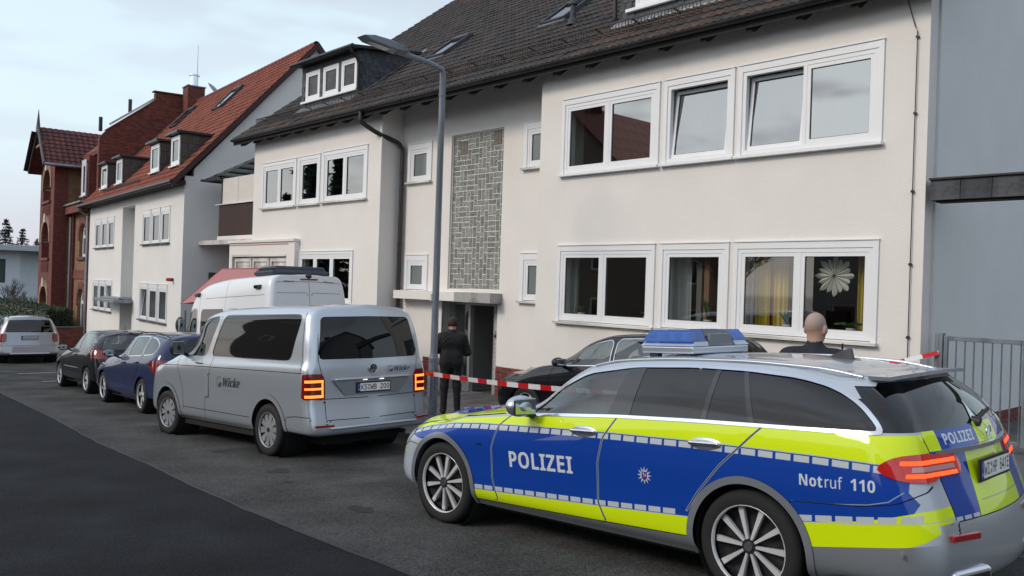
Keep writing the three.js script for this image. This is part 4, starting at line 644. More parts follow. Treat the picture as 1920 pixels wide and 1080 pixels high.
  // striped container
  const C = thing('storage_container', 'yellow and white striped container beside the brick tower', 'container', [-106.0, gy(-106) - 0.2, -25.3], 1.25); part('body', rbox(-1.9, 0, -1.2, 1.9, 3.3, 1.2, 0.03), STD({ color: lin(0.62, 0.55, 0.10), roughness: 0.6 }), C); for (const [x, m] of [[-1.2, M.pvc], [-0.7, STD({ color: lin(0.06, 0.08, 0.30), roughness: 0.6 })], [0.3, M.pvc]]) for (const z of [1.2]) part('stripe', box(x - 0.2, 0.02, z, x + 0.2, 3.28, z + 0.01), m, C); shade(C);
  bareTree('bare_tree', 'small leafless tree in front of the white modern building', [-79.5, gy(-79.5), -17.2], 5.2, 77, 'leafless street trees');
  bareTree('bare_tree', 'thin leafless tree near the striped container', [-84, gy(-84), -19.6], 4.0, 79, 'leafless street trees');
  seed = 31; const bs = thing('shrub', 'dense dark leafless shrub behind the silver minivan', 'shrub', [-62, gy(-62), -14.6]); part('twigs', leafCloud(5000, () => { const a = rr(0, 6.28), q = Math.sqrt(rnd()); return [Math.cos(a) * q * 3.2, rr(0, 2.3) * (1.1 - 0.35 * q) + 0.3 * fbm(q * 9, a, 1, 2), Math.sin(a) * q * 3.2]; }, 0.16, 0.12), STD({ color: lin(0.035, 0.03, 0.028), roughness: 0.95 }), bs); part('stems', Array.from({ length: 40 }, () => rod([rr(-2.5, 2.5), -0.1, rr(-2.5, 2.5)], [rr(-3, 3), rr(1.4, 2.3), rr(-3, 3)], 0.02, 0.008, 4)), M.twig, bs).userData.kind = 'stuff'; shade(bs);
}
// ---------- the other side of the street, which the windows and car paint mirror ----------
{
  const opp = (label, x, z, turn, w, d, h, rh, wallM, roofM, cols) => {
    const H = thing('opposite_house', label, 'house', [x, gy(x) - 0.2, z], turn, 'houses across the street'), ws = [];
    for (let k = 0; k < Math.floor(w / 3); k++) for (let f = 0; f < Math.floor(h / 2.8); f++) ws.push([-w / 2 + 0.9 + k * 3, 1.0 + f * 2.8, -w / 2 + 2.1 + k * 3, 2.4 + f * 2.8]);
    part('wall', uvm(join([slab(rect(-w / 2, -1, w / 2, h), ws.map(q => rect(...q)), -0.3, 0), box(-w / 2, -1, -d, -w / 2 + 0.3, h, -0.3), box(w / 2 - 0.3, -1, -d, w / 2, h, -0.3), box(-w / 2, -1, -d - 0.3, w / 2, h, -d)])), wallM, H);
    ws.forEach(q => { const W = part('window', ring(...q, 0.1, -0.2, -0.1), M.pvc, H); part('pane', box(q[0] + 0.1, q[1] + 0.1, -0.17, q[2] - 0.1, q[3] - 0.1, -0.16), M.darkGlass, W); });
    for (const s of [-1, 1]) part('gable_wall', slab([[0, h], [d / 2, h + rh], [d, h]], [], 0, 0.3).rotateY(Math.PI / 2).translate(s < 0 ? -w / 2 : w / 2 - 0.3, 0, 0), wallM, H);
    const R = part('roof', join([slab([[-0.5, h - 0.2], [d / 2, h + rh + 0.15], [d + 0.5, h - 0.2], [d + 0.5, h - 0.4], [d / 2, h + rh - 0.1], [-0.5, h - 0.4]].reverse(), [], -0.4, w + 0.4).rotateY(Math.PI / 2).translate(-w / 2, 0, 0)]), roofM, H); part('chimney', uvm(box(w * 0.2, h + rh - 1, -d / 2 - 0.5, w * 0.2 + 0.8, h + rh + 1.0, -d / 2 + 0.4)), M.brickOld, R);
    if (cols) for (const [a, b] of [[2.5, 1.4], [5.6, 1.4], [8.8, 1.4], [2.5, 4.4], [5.6, 4.4], [8.8, 4.4], [3.6, 7.4], [7.6, 7.4], [5.5, 10.4]]) { const W = part('window', box(w / 2, b, -a - 1.1, w / 2 + 0.05, b + 1.5, -a), M.pvc, H); part('pane', box(w / 2 + 0.05, b + 0.12, -a - 0.98, w / 2 + 0.055, b + 1.38, -a - 0.12), M.darkGlass, W); }
    part('door', rbox(w / 2 - 1.7, 0, -0.02, w / 2 - 0.7, 2.05, 0.04, 0.01), M.rafter, H); shade(H);
  };
  M.wallTan = STD({ color: lin(0.30, 0.25, 0.20), roughness: 0.95, map: rep(T.blot, 3) }); M.wallGrey = STD({ color: lin(0.36, 0.35, 0.33), roughness: 0.95, map: rep(T.blot, 3) });
  opp('tan gable fronted house with red roof across the street', -28, 16, Math.PI / 2, 9, 12, 8.6, 5.4, M.wallTan, M.redStone, true);
  opp('grey rendered house with dark roof behind the camera', -13.5, 13.5, Math.PI, 12, 9, 5.4, 3.6, M.wallGrey, M.slateDark);
  opp('brick house with dark roof behind the police car', 4.5, 14.0, Math.PI + 0.02, 12, 9, 5.6, 3.8, M.brickOld, M.slateDark);
  opp('grey house beyond the driveway gate', 16.0, -14.0, 0, 10, 9, 5.8, 4.4, M.wallGrey, M.slateDark);
  conifer('tall broad spruce across the street beyond the tan house', [-62, gy(-62), 11], 17, 3.8, 41, 'spruces across the street', 9000); conifer('lower spruce farther along the other side', [-67, gy(-67), 11.5], 12.2, 3.0, 42, 'spruces across the street', 6000); conifer('slim spruce nearest the tan house across the street', [-57.8, gy(-57.8), 11], 14.4, 2.4, 43, 'spruces across the street', 5000);
  bareTree('bare_tree', 'large leafless tree across the street beside the grey house', [-22.5, gy(-22.5), 11.2], 9.0, 55, 'leafless street trees'); bareTree('bare_tree', 'spreading leafless tree across the street near the brick house', [-5.0, gy(-5), 11.0], 8.0, 57, 'leafless street trees');
  seed = 91; const h = thing('hedge', 'green hedge along the far side of the road', 'hedge', [-8, gy(-8), 8.4]); part('foliage', leafCloud(9000, () => { const x = rr(-22, 16); return [x, gy(x - 8) - gy(-8) + rr(0.1, 1.35), rr(-0.5, 0.5)]; }, 0.13), M.leafHedge, h); part('core', strip(-22, 16, 2, -0.35, 0.35, 1, 0).translate(0, 1.0 - gy(-8), 0).translate(0, 0, 0), M.leafHedge, h); shade(h);
}
// ---------- car kit: a lofted shell that is cut into panels ----------
function pchip(tab) {
  const t = tab.slice().sort((a, b) => a[0] - b[0]), n = t.length; if (n === 1) return () => t[0][1];
  const h = [], d = [], m = []; for (let i = 0; i < n - 1; i++) { h.push(t[i + 1][0] - t[i][0]); d.push((t[i + 1][1] - t[i][1]) / h[i]); }
  m[0] = d[0]; m[n - 1] = d[n - 2]; for (let i = 1; i < n - 1; i++) m[i] = d[i - 1] * d[i] <= 0 ? 0 : 3 * (h[i - 1] + h[i]) / ((2 * h[i] + h[i - 1]) / d[i - 1] + (h[i] + 2 * h[i - 1]) / d[i]);
  return x => { if (x <= t[0][0]) return t[0][1]; if (x >= t[n - 1][0]) return t[n - 1][1]; let i = 0; while (x > t[i + 1][0]) i++; const s = (x - t[i][0]) / h[i], s2 = s * s, s3 = s2 * s; return t[i][1] * (2 * s3 - 3 * s2 + 1) + m[i] * h[i] * (s3 - 2 * s2 + s) + t[i + 1][1] * (3 * s2 - 2 * s3) + m[i + 1] * h[i] * (s3 - s2); };
}
// signed distance to a polygon (negative inside)
function polySD(poly) {
  const n = poly.length, x0 = Math.min(...poly.map(p => p[0])), x1 = Math.max(...poly.map(p => p[0])), y0 = Math.min(...poly.map(p => p[1])), y1 = Math.max(...poly.map(p => p[1]));
  return (x, y) => {
    const bx = Math.max(x0 - x, x - x1), by = Math.max(y0 - y, y - y1); if (Math.max(bx, by) > 0.12) return Math.max(bx, by);
    let d = 1e9, inside = false;
    for (let i = 0, j = n - 1; i < n; j = i++) {
      const [ax, ay] = poly[i], [cx, cy] = poly[j], ex = cx - ax, ey = cy - ay, wx = x - ax, wy = y - ay, k = Math.max(0, Math.min(1, (wx * ex + wy * ey) / (ex * ex + ey * ey))), qx = wx - ex * k, qy = wy - ey * k;
      d = Math.min(d, qx * qx + qy * qy); if ((ay > y) !== (cy > y) && x < (cx - ax) * (y - ay) / (cy - ay) + ax) inside = !inside;
    }
    d = Math.sqrt(d); return inside ? -d : d;
  };
}
function lineD(pl) { return (x, y) => { let d = 1e9; for (let i = 1; i < pl.length; i++) { const [ax, ay] = pl[i - 1], [cx, cy] = pl[i], ex = cx - ax, ey = cy - ay, k = Math.max(0, Math.min(1, ((x - ax) * ex + (y - ay) * ey) / (ex * ex + ey * ey))); d = Math.min(d, (x - ax - ex * k) ** 2 + (y - ay - ey * k) ** 2); } return Math.sqrt(d); }; }
// smooth a closed polygon by corner cutting
function soft(poly, it = 2, r = 0.05) { it = Math.max(2, it); for (let k = 0; k < it; k++) { const o = []; for (let i = 0; i < poly.length; i++) { const a = poly[i], b = poly[(i + 1) % poly.length], L = Math.hypot(b[0] - a[0], b[1] - a[1]), c = Math.min(0.25, r / L); o.push([mixv(a[0], b[0], c), mixv(a[1], b[1], c)], [mixv(b[0], a[0], c), mixv(b[1], a[1], c)]); } poly = o; r *= 0.3; } return poly; }
// vertex record: x y z nx ny nz q t   (q: 0 side, 0..1 rear corner, 1..2 rear face, negative at the front; t: node coordinate from sill to roof centre)
const NV = 8;
function shell(sp) {
  const N = sp.nodes.length, sub = sp.sub || 7, fy = sp.nodes.map(n => pchip(n.y)), fz = sp.nodes.map(n => pchip(n.z)), st = [];
  const { uf, ur, Lf, Lr, rcF, rcR, bowF, bowR } = sp, nu = sp.nu || 130;
  const rcj = (z, rc) => Math.min(rc, z * 0.7);
  const sect = (u, q, a) => { // raw nodes at a station
    const o = []; for (let j = 0; j < N; j++) {
      let y = fy[j](u), z = fz[j](u), x = u; const eF = sp.nodes[j].xf, eR = sp.nodes[j].xr;
      const rF = rcj(fz[j](uf), rcF), rR = rcj(fz[j](ur), rcR);
      if (u > uf - Lf) x += sst(uf - Lf, uf, u) * (eF - rF * 1.2 - uf);
      if (u < ur + Lr) x += (1 - sst(ur, ur + Lr, u)) * (eR + rR * 1.2 - ur);
      if (q > 0 && q <= 1) { x -= rR * 1.2 * Math.sin(a); z -= rR * (1 - Math.cos(a)); }
      else if (q > 1) { const zz = z - rR; x -= rR * 1.2 + bowR * (1 - a * a); z = zz * a; }
      else if (q < 0 && q >= -1) { x += rF * 1.2 * Math.sin(a); z -= rF * (1 - Math.cos(a)); }
      else if (q < -1) { const zz = z - rF; x += rF * 1.2 + bowF * (1 - a * a); z = zz * a; }
      o.push([x, y, -z]);
    } return o;
  };
  const nf = sp.nf || 10, nc = sp.nc || 8;
  for (let i = nf; i >= 1; i--) st.push([uf, -1 - i / nf, 1 - i / nf]);
  for (let i = nc; i >= 1; i--) st.push([uf, -i / nc, i / nc * Math.PI / 2]);
  for (let i = 0; i <= nu; i++) st.push([mixv(uf, ur, i / nu), 0, 0]);
  for (let i = 1; i <= nc; i++) st.push([ur, i / nc, i / nc * Math.PI / 2]);
  for (let i = 1; i <= nf; i++) st.push([ur, 1 + i / nf, 1 - i / nf]);
  const rows = st.map(([u, q, a]) => {
    const k = sect(u, q, a), o = [];
    for (let j = 0; j < N - 1; j++) for (let s = 0; s < sub + (j === N - 2 ? 1 : 0); s++) {
      const t = s / sub, p0 = k[Math.max(0, j - 1)], p1 = k[j], p2 = k[j + 1], p3 = k[Math.min(N - 1, j + 2)], v = [];
      for (let c = 0; c < 3; c++) {
        let m1 = (p2[c] - p0[c]) * 0.5, m2 = (p3[c] - p1[c]) * 0.5; const sh = sp.nodes[j].sharp, sh2 = sp.nodes[j + 1].sharp, dd = p2[c] - p1[c]; if (j === 0 || sh) m1 = dd; if (sh2) m2 = dd; if (j === N - 2) m2 = c === 1 ? 0 : dd;
        const t2 = t * t, t3 = t2 * t; v.push(p1[c] * (2 * t3 - 3 * t2 + 1) + m1 * (t3 - 2 * t2 + t) + p2[c] * (3 * t2 - 2 * t3) + m2 * (t3 - t2));
      }
      v.push(j + t, q); o.push(v);
    } return o;
  });
  const R = rows.length, C = rows[0].length, nor = rows.map(r => r.map(() => [0, 0, 0]));
  const cr = (a, b, c) => { const u = [b[0] - a[0], b[1] - a[1], b[2] - a[2]], v = [c[0] - a[0], c[1] - a[1], c[2] - a[2]]; return [u[1] * v[2] - u[2] * v[1], u[2] * v[0] - u[0] * v[2], u[0] * v[1] - u[1] * v[0]]; };
  const tris = [];
  for (let i = 0; i < R - 1; i++) for (let j = 0; j < C - 1; j++) for (const T3 of [[[i, j], [i, j + 1], [i + 1, j]], [[i + 1, j], [i, j + 1], [i + 1, j + 1]]]) {
    const [a, b, c] = T3.map(([p, q]) => rows[p][q]), n = cr(a, b, c); if (Math.hypot(...n) < 1e-9) continue; tris.push(T3); T3.forEach(([p, q]) => { for (let e = 0; e < 3; e++) nor[p][q][e] += n[e]; });
  }
  // orient outwards: at mid side the normal must point to -z
  let flip = nor[(R / 2) | 0][(C / 3) | 0][2] > 0 ? -1 : 1;
  const out = [];
  for (const T3 of tris) for (const [p, q] of flip > 0 ? T3 : [T3[0], T3[2], T3[1]]) { const v = rows[p][q], n = nor[p][q], L = Math.hypot(...n) * flip; out.push(v[0], v[1], v[2], n[0] / L, n[1] / L, v[2] > -1e-5 ? 0 : n[2] / L, v[4], v[3]); }
  return out;
}
function split(soup, f) {
  const A = [], B = [], n = soup.length / NV, fv = new Float32Array(n);
  for (let i = 0; i < n; i++) fv[i] = f(soup[i * NV], soup[i * NV + 1], soup[i * NV + 2], soup[i * NV + 6], soup[i * NV + 7]);
  const put = (o, k) => { for (let c = 0; c < NV; c++) o.push(soup[k * NV + c]); };
  const V = k => soup.slice(k * NV, k * NV + NV), L = (a, b, t) => a.map((v, c) => v + (b[c] - v) * t);
  for (let i = 0; i < n; i += 3) {
    const s = [fv[i] < 0, fv[i + 1] < 0, fv[i + 2] < 0], cnt = s[0] + s[1] + s[2];
    if (cnt === 3) { put(A, i); put(A, i + 1); put(A, i + 2); continue; } if (cnt === 0) { put(B, i); put(B, i + 1); put(B, i + 2); continue; }
    const lone = cnt === 1 ? s.indexOf(true) : s.indexOf(false), a = i + lone, b = i + (lone + 1) % 3, c = i + (lone + 2) % 3;
    const va = V(a), vb = V(b), vc = V(c), p = L(va, vb, fv[a] / (fv[a] - fv[b])), q = L(va, vc, fv[a] / (fv[a] - fv[c]));
    const [one, two] = cnt === 1 ? [A, B] : [B, A]; one.push(...va, ...p, ...q); two.push(...p, ...vb, ...vc, ...p, ...vc, ...q);
  }
  return [A, B];
}
// geometry from a soup: side -1 keeps the left half, +1 mirrors it, 0 joins both; push moves along the normal
function soupGeo(s, side = -1, push = 0, uvf = null) {
  const n = s.length / NV, halves = side === 0 ? [-1, 1] : [side], P = new Float32Array(n * 3 * halves.length), Nn = new Float32Array(P.length), U = new Float32Array(n * 2 * halves.length); let k = 0;
  for (const h of halves) for (let i = 0; i < n; i++) {
    const src = h < 0 ? i : i - (i % 3) + [0, 2, 1][i % 3], o = src * NV, nx = s[o + 3], ny = s[o + 4], nz = s[o + 5], x = s[o] + nx * push, y = s[o + 1] + ny * push, z = (s[o + 2] + nz * push) * (h < 0 ? 1 : -1);
    P[k * 3] = x; P[k * 3 + 1] = y; P[k * 3 + 2] = z; Nn[k * 3] = nx; Nn[k * 3 + 1] = ny; Nn[k * 3 + 2] = nz * (h < 0 ? 1 : -1); const uv = uvf ? uvf(x, y, z) : [x, y + z]; U[k * 2] = uv[0]; U[k * 2 + 1] = uv[1]; k++;
  }
  const g = new THREE.BufferGeometry(); g.setAttribute('position', new THREE.BufferAttribute(P, 3)); g.setAttribute('normal', new THREE.BufferAttribute(Nn, 3)); g.setAttribute('uv', new THREE.BufferAttribute(U, 2)); return g;
}
// a narrow groove along a polyline drawn in the side (or rear) view; returns [groove, rest]
function cutGap(S, pl, w, cond, rear) {
  const near = (a, b) => { let best = 1e9, sd = 0; for (let i = 1; i < pl.length; i++) { const [ax, ay] = pl[i - 1], [cx, cy] = pl[i], ex = cx - ax, ey = cy - ay, L = Math.hypot(ex, ey), k0 = ((a - ax) * ex + (b - ay) * ey) / (L * L), k = Math.max(0, Math.min(1, k0)), d = Math.hypot(a - ax - ex * k, b - ay - ey * k); if (d < best - 1e-9) { best = d; const out = (i === 1 && k0 < 0) || (i === pl.length - 1 && k0 > 1); sd = ((a - ax) * ey - (b - ay) * ex) > 0 ? d : -d; if (out) sd = d + 0.001; } } return [best, sd]; };
  let band, far, A, gap, B, lo; [band, far] = split(S, (x, y, z, q, t) => cond(x, y, z, q, t) ? near(rear ? z : x, y)[0] - 0.07 : 1);
  [A, B] = split(band, (x, y, z) => near(rear ? z : x, y)[1] - w); [gap, lo] = split(A, (x, y, z) => -near(rear ? z : x, y)[1] - w);
  return [gap, far.concat(B, lo)];
}
// the separate pieces of a soup
function islands(s) {
  const n = s.length / NV; if (!n) return []; const id = new Map(), par = []; const find = a => { while (par[a] !== a) a = par[a] = par[par[a]]; return a; };
  const key = i => Math.round(s[i * NV] * 2e3) + ',' + Math.round(s[i * NV + 1] * 2e3) + ',' + Math.round(s[i * NV + 2] * 2e3), vid = new Int32Array(n);
  for (let i = 0; i < n; i++) { const k = key(i); let v = id.get(k); if (v === undefined) { v = par.length; par.push(v); id.set(k, v); } vid[i] = v; }
  for (let i = 0; i < n; i += 3) { const a = find(vid[i]); par[find(vid[i + 1])] = a; par[find(vid[i + 2])] = find(a); }
  const out = new Map(); for (let i = 0; i < n; i += 3) { const r = find(vid[i]); if (!out.has(r)) out.set(r, []); const o = out.get(r); for (let c = 0; c < NV * 3; c++) o.push(s[i * NV + c]); }
  const L = [...out.values()], big = L.filter(o => o.length > NV * 3 * 12); return big.length ? big : L;
}
// node tables of an ordinary car from a few measures
function carNodes(c) {
  const W = c.W, belt = pchip(c.belt), top = pchip(c.top), cab = x => sst(c.cowlX - 0.05, c.wsTopX + 0.1, x), xs = []; for (let x = c.xR; x <= c.xF + 0.001; x += (c.xF - c.xR) / 40) xs.push(x);
  const cabW = x => 1 - sst(c.wsTopX, c.cowlX - 0.12, x), tab = f => xs.map(x => [x, f(x)]);
  const sideTop = pchip([...c.sideTop, [c.cowlX + 0.22, 0.6]]), Wr = pchip(c.roofW), wt = pchip(c.widths);   // sideTop: height of the roof edge seen from the side
  const fade = x => 1 - sst(c.wsTopX - 0.1, c.cowlX - 0.1, x);
  const n4y = x => belt(x), n6y = x => Math.max(belt(x) + 0.045, sideTop(x)), n8y = x => Math.max(top(x), belt(x) + 0.06);
  const n6z = x => mixv(0.56 * W, Wr(x), fade(x)), n5z = x => mixv(0.80 * W, (W * wt(x) - 0.04) * 0.52 + Wr(x) * 0.48 + 0.022, fade(x)), n5y = x => mixv(belt(x) + 0.028, mixv(belt(x), n6y(x), 0.54), fade(x));
  const s = c.sillY, e = (j, d) => c['e' + j] || d;
  return [
    { y: tab(x => s - 0.01 + (x < c.xR + 0.75 ? 0.04 : 0)), z: tab(x => (W - 0.09) * wt(x)), xf: c.fx[0], xr: c.rx[0] },
    { y: tab(x => s + 0.10), z: tab(x => (W - 0.018) * wt(x)), xf: c.fx[1], xr: c.rx[1] },
    { y: tab(x => mixv(s + 0.1, c.crease(x), 0.5)), z: tab(x => (W - 0.004) * wt(x)), xf: c.fx[2], xr: c.rx[2] },
    { y: tab(c.crease), z: tab(x => W * wt(x)), xf: c.fx[3], xr: c.rx[3] },
    { y: tab(n4y), z: tab(x => W * wt(x) - mixv(0.075, 0.04, fade(x))), xf: c.fx[4], xr: c.rx[4] },
    { y: tab(n5y), z: tab(n5z), xf: c.fx[5], xr: c.rx[5] },
    { y: tab(n6y), z: tab(n6z), xf: c.fx[6], xr: c.rx[6] },
    { y: tab(x => mixv(n6y(x), n8y(x), 0.78)), z: tab(x => n6z(x) * 0.55), xf: c.fx[7], xr: c.rx[7] },
    { y: tab(n8y), z: tab(() => 0), xf: c.fx[8], xr: c.rx[8] },
  ];
}
// wheel: tyre, rim and spokes. Axis along z, outer face towards -z
function wheelGeos(r, w, rimR, nSp, kind) {
  const tp = [[rimR - 0.005, -w / 2 + 0.012], [rimR + 0.012, -w / 2], [mixv(rimR, r, 0.6), -w / 2 - 0.004], [r - 0.02, -w / 2 + 0.008], [r - 0.006, -w / 2 + 0.022], [r, -w / 2 + 0.05], [r, w / 2 - 0.05], [r - 0.01, w / 2 - 0.02], [rimR + 0.012, w / 2], [rimR - 0.005, w / 2 - 0.01]];
  const lat = (p, n = 44) => new THREE.LatheGeometry(p.map(q => new THREE.Vector2(q[0], q[1])), n).rotateX(Math.PI / 2);
  const tyre = lat(tp), rim = lat([[0.02, -w / 2 + 0.075], [rimR * 0.5, -w / 2 + 0.085], [rimR - 0.03, -w / 2 + 0.11], [rimR - 0.012, -w / 2 + 0.05], [rimR - 0.012, w / 2]]);
  const lip = lat([[rimR - 0.008, -w / 2 + 0.03], [rimR - 0.006, -w / 2 + 0.010], [rimR + 0.002, -w / 2 + 0.004], [rimR + 0.002, -w / 2 + 0.012]]);
  const sp = [];
  for (let k = 0; k < nSp; k++) {
    let pts; if (kind === 'wedge') pts = [[-0.006, 0.035], [0.006, 0.035], [0.019, rimR - 0.012], [-0.017, rimR - 0.012]]; else if (kind === 'cover') pts = [[-0.018, 0.04], [0.018, 0.04], [0.048, rimR - 0.02], [-0.036, rimR - 0.02]]; else pts = [[-0.028, 0.03], [0.028, 0.03], [0.022, rimR * 0.6], [0.034, rimR - 0.01], [-0.034, rimR - 0.01], [-0.022, rimR * 0.6]];
    const g = new THREE.ExtrudeGeometry(shapeOf(pts), { depth: 0.018, bevelEnabled: true, bevelSize: 0.002, bevelThickness: 0.006, bevelSegments: 1 });
    g.rotateX(kind === 'cover' ? -0.05 : -0.10).rotateY(Math.PI).translate(0, 0, -w / 2 + 0.045).rotateZ(k / nSp * Math.PI * 2); sp.push(g);
  }
  const hub = [rod([0, 0, -w / 2 + 0.07], [0, 0, -w / 2 + 0.022], 0.052, 0.045, 18)], cap = [rod([0, 0, -w / 2 + 0.025], [0, 0, -w / 2 + 0.014], 0.030, 0.028, 18)];
  return { tyre, rim, lip, spokes: sp, hub: join(hub), cap: join(cap) };
}
function addWheels(car, G, mats, places) {
  for (const [x, y, z, turn] of places) {
    const left = z < 0, w = part('wheel', G.tyre, M.rubber, car); w.position.set(x, y, z); w.rotation.set(0, (left ? 0 : Math.PI) + (turn || 0), rr(0, 1.2));
    part('rim', G.rim, mats.rim, w); part('rim_lip', G.lip, mats.spoke, w); const hb = part('hub', G.hub, mats.hub || mats.spoke, w); part('hub_cap', G.cap, mats.cap || M.alloyDark, w); G.spokes.forEach(g => part('spoke', g, mats.spoke, w));
  }
}
function seat(car, x, z, mat) {
  const S = part('seat', [rbox(x - 0.25, 0.45, z - 0.25, x + 0.25, 0.62, z + 0.25, 0.06, 3), rbox(-0.06, 0, -0.24, 0.06, 0.62, 0.24, 0.05, 3).rotateZ(0.25).translate(x - 0.27, 0.55, z)], mat, car);
  part('headrest', rbox(-0.05, 0, -0.13, 0.05, 0.19, 0.13, 0.045, 3).rotateZ(0.2).translate(x - 0.44, 1.17, z), mat, S);
}
M.seat = STD({ color: lin(0.02, 0.02, 0.022), roughness: 0.9 });
function plate(parent, text, w, h, pos, rotY, colour = '#f2f2ee') {
  const c = document.createElement('canvas'); c.width = 512; c.height = 112; const x = c.getContext('2d'); x.fillStyle = '#111'; x.fillRect(0, 0, 512, 112); x.fillStyle = colour; x.fillRect(5, 5, 502, 102); x.fillStyle = '#0a3a9c'; x.fillRect(5, 5, 42, 102);
  x.fillStyle = '#f0d000'; for (let k = 0; k < 12; k++) { x.fillRect(24 + Math.cos(k * 0.5236) * 13, 32 + Math.sin(k * 0.5236) * 13, 4, 4); } x.fillStyle = '#fff'; x.font = 'bold 26px sans-serif'; x.fillText('D', 17, 92);
  if (text) { x.fillStyle = '#0c0c0c'; const [a, b] = text; x.font = 'bold 92px monospace'; x.save(); x.translate(54, 88); x.scale(0.92, 1); x.fillText(a, 0, 0); x.restore(); x.save(); x.translate(198, 88); const m = x.measureText(b).width; x.scale(Math.min(1, 302 / m), 1); x.fillText(b, 0, 0); x.restore(); x.fillStyle = '#c8502a'; x.beginPath(); x.arc(175, 34, 14, 0, 7); x.fill(); x.fillStyle = '#8f9aa6'; x.beginPath(); x.arc(175, 76, 15, 0, 7); x.fill(); }
  else { x.fillStyle = 'rgba(150,150,155,1)'; x.fillRect(60, 16, 440, 80); x.fillStyle = '#b4b4b8'; for (let k = 0; k < 9; k++) x.fillRect(64 + k * 49, 20, 40, 36); x.fillStyle = '#8c8c92'; for (let k = 0; k < 9; k += 2) x.fillRect(64 + k * 49, 56, 44, 36); }
  const t = new THREE.CanvasTexture(c); t.colorSpace = THREE.SRGBColorSpace;
  const holder = part('number_plate', rbox(-w / 2 - 0.012, -h / 2 - 0.012, -0.008, w / 2 + 0.012, h / 2 + 0.012, 0.004, 0.004), M.blackPlastic, parent); holder.position.set(...pos); holder.rotation.set(0, rotY, 0, 'YXZ');
  part('plate_print', new THREE.PlaneGeometry(w, h).translate(0, 0, 0.0065), STD({ map: t, roughness: 0.4 }), holder); return holder;
}
// flat print laid just over a panel: a textured quad
function decal(name, parent, canvas, w, h, pos, rot, mat = {}) { const t = new THREE.CanvasTexture(canvas); t.colorSpace = THREE.SRGBColorSpace; const m = part(name, new THREE.PlaneGeometry(w, h), STD({ map: t, transparent: true, alphaTest: 0.5, roughness: 0.45, ...mat }), parent); m.position.set(...pos); m.rotation.set(...rot, 'YXZ'); return m; }
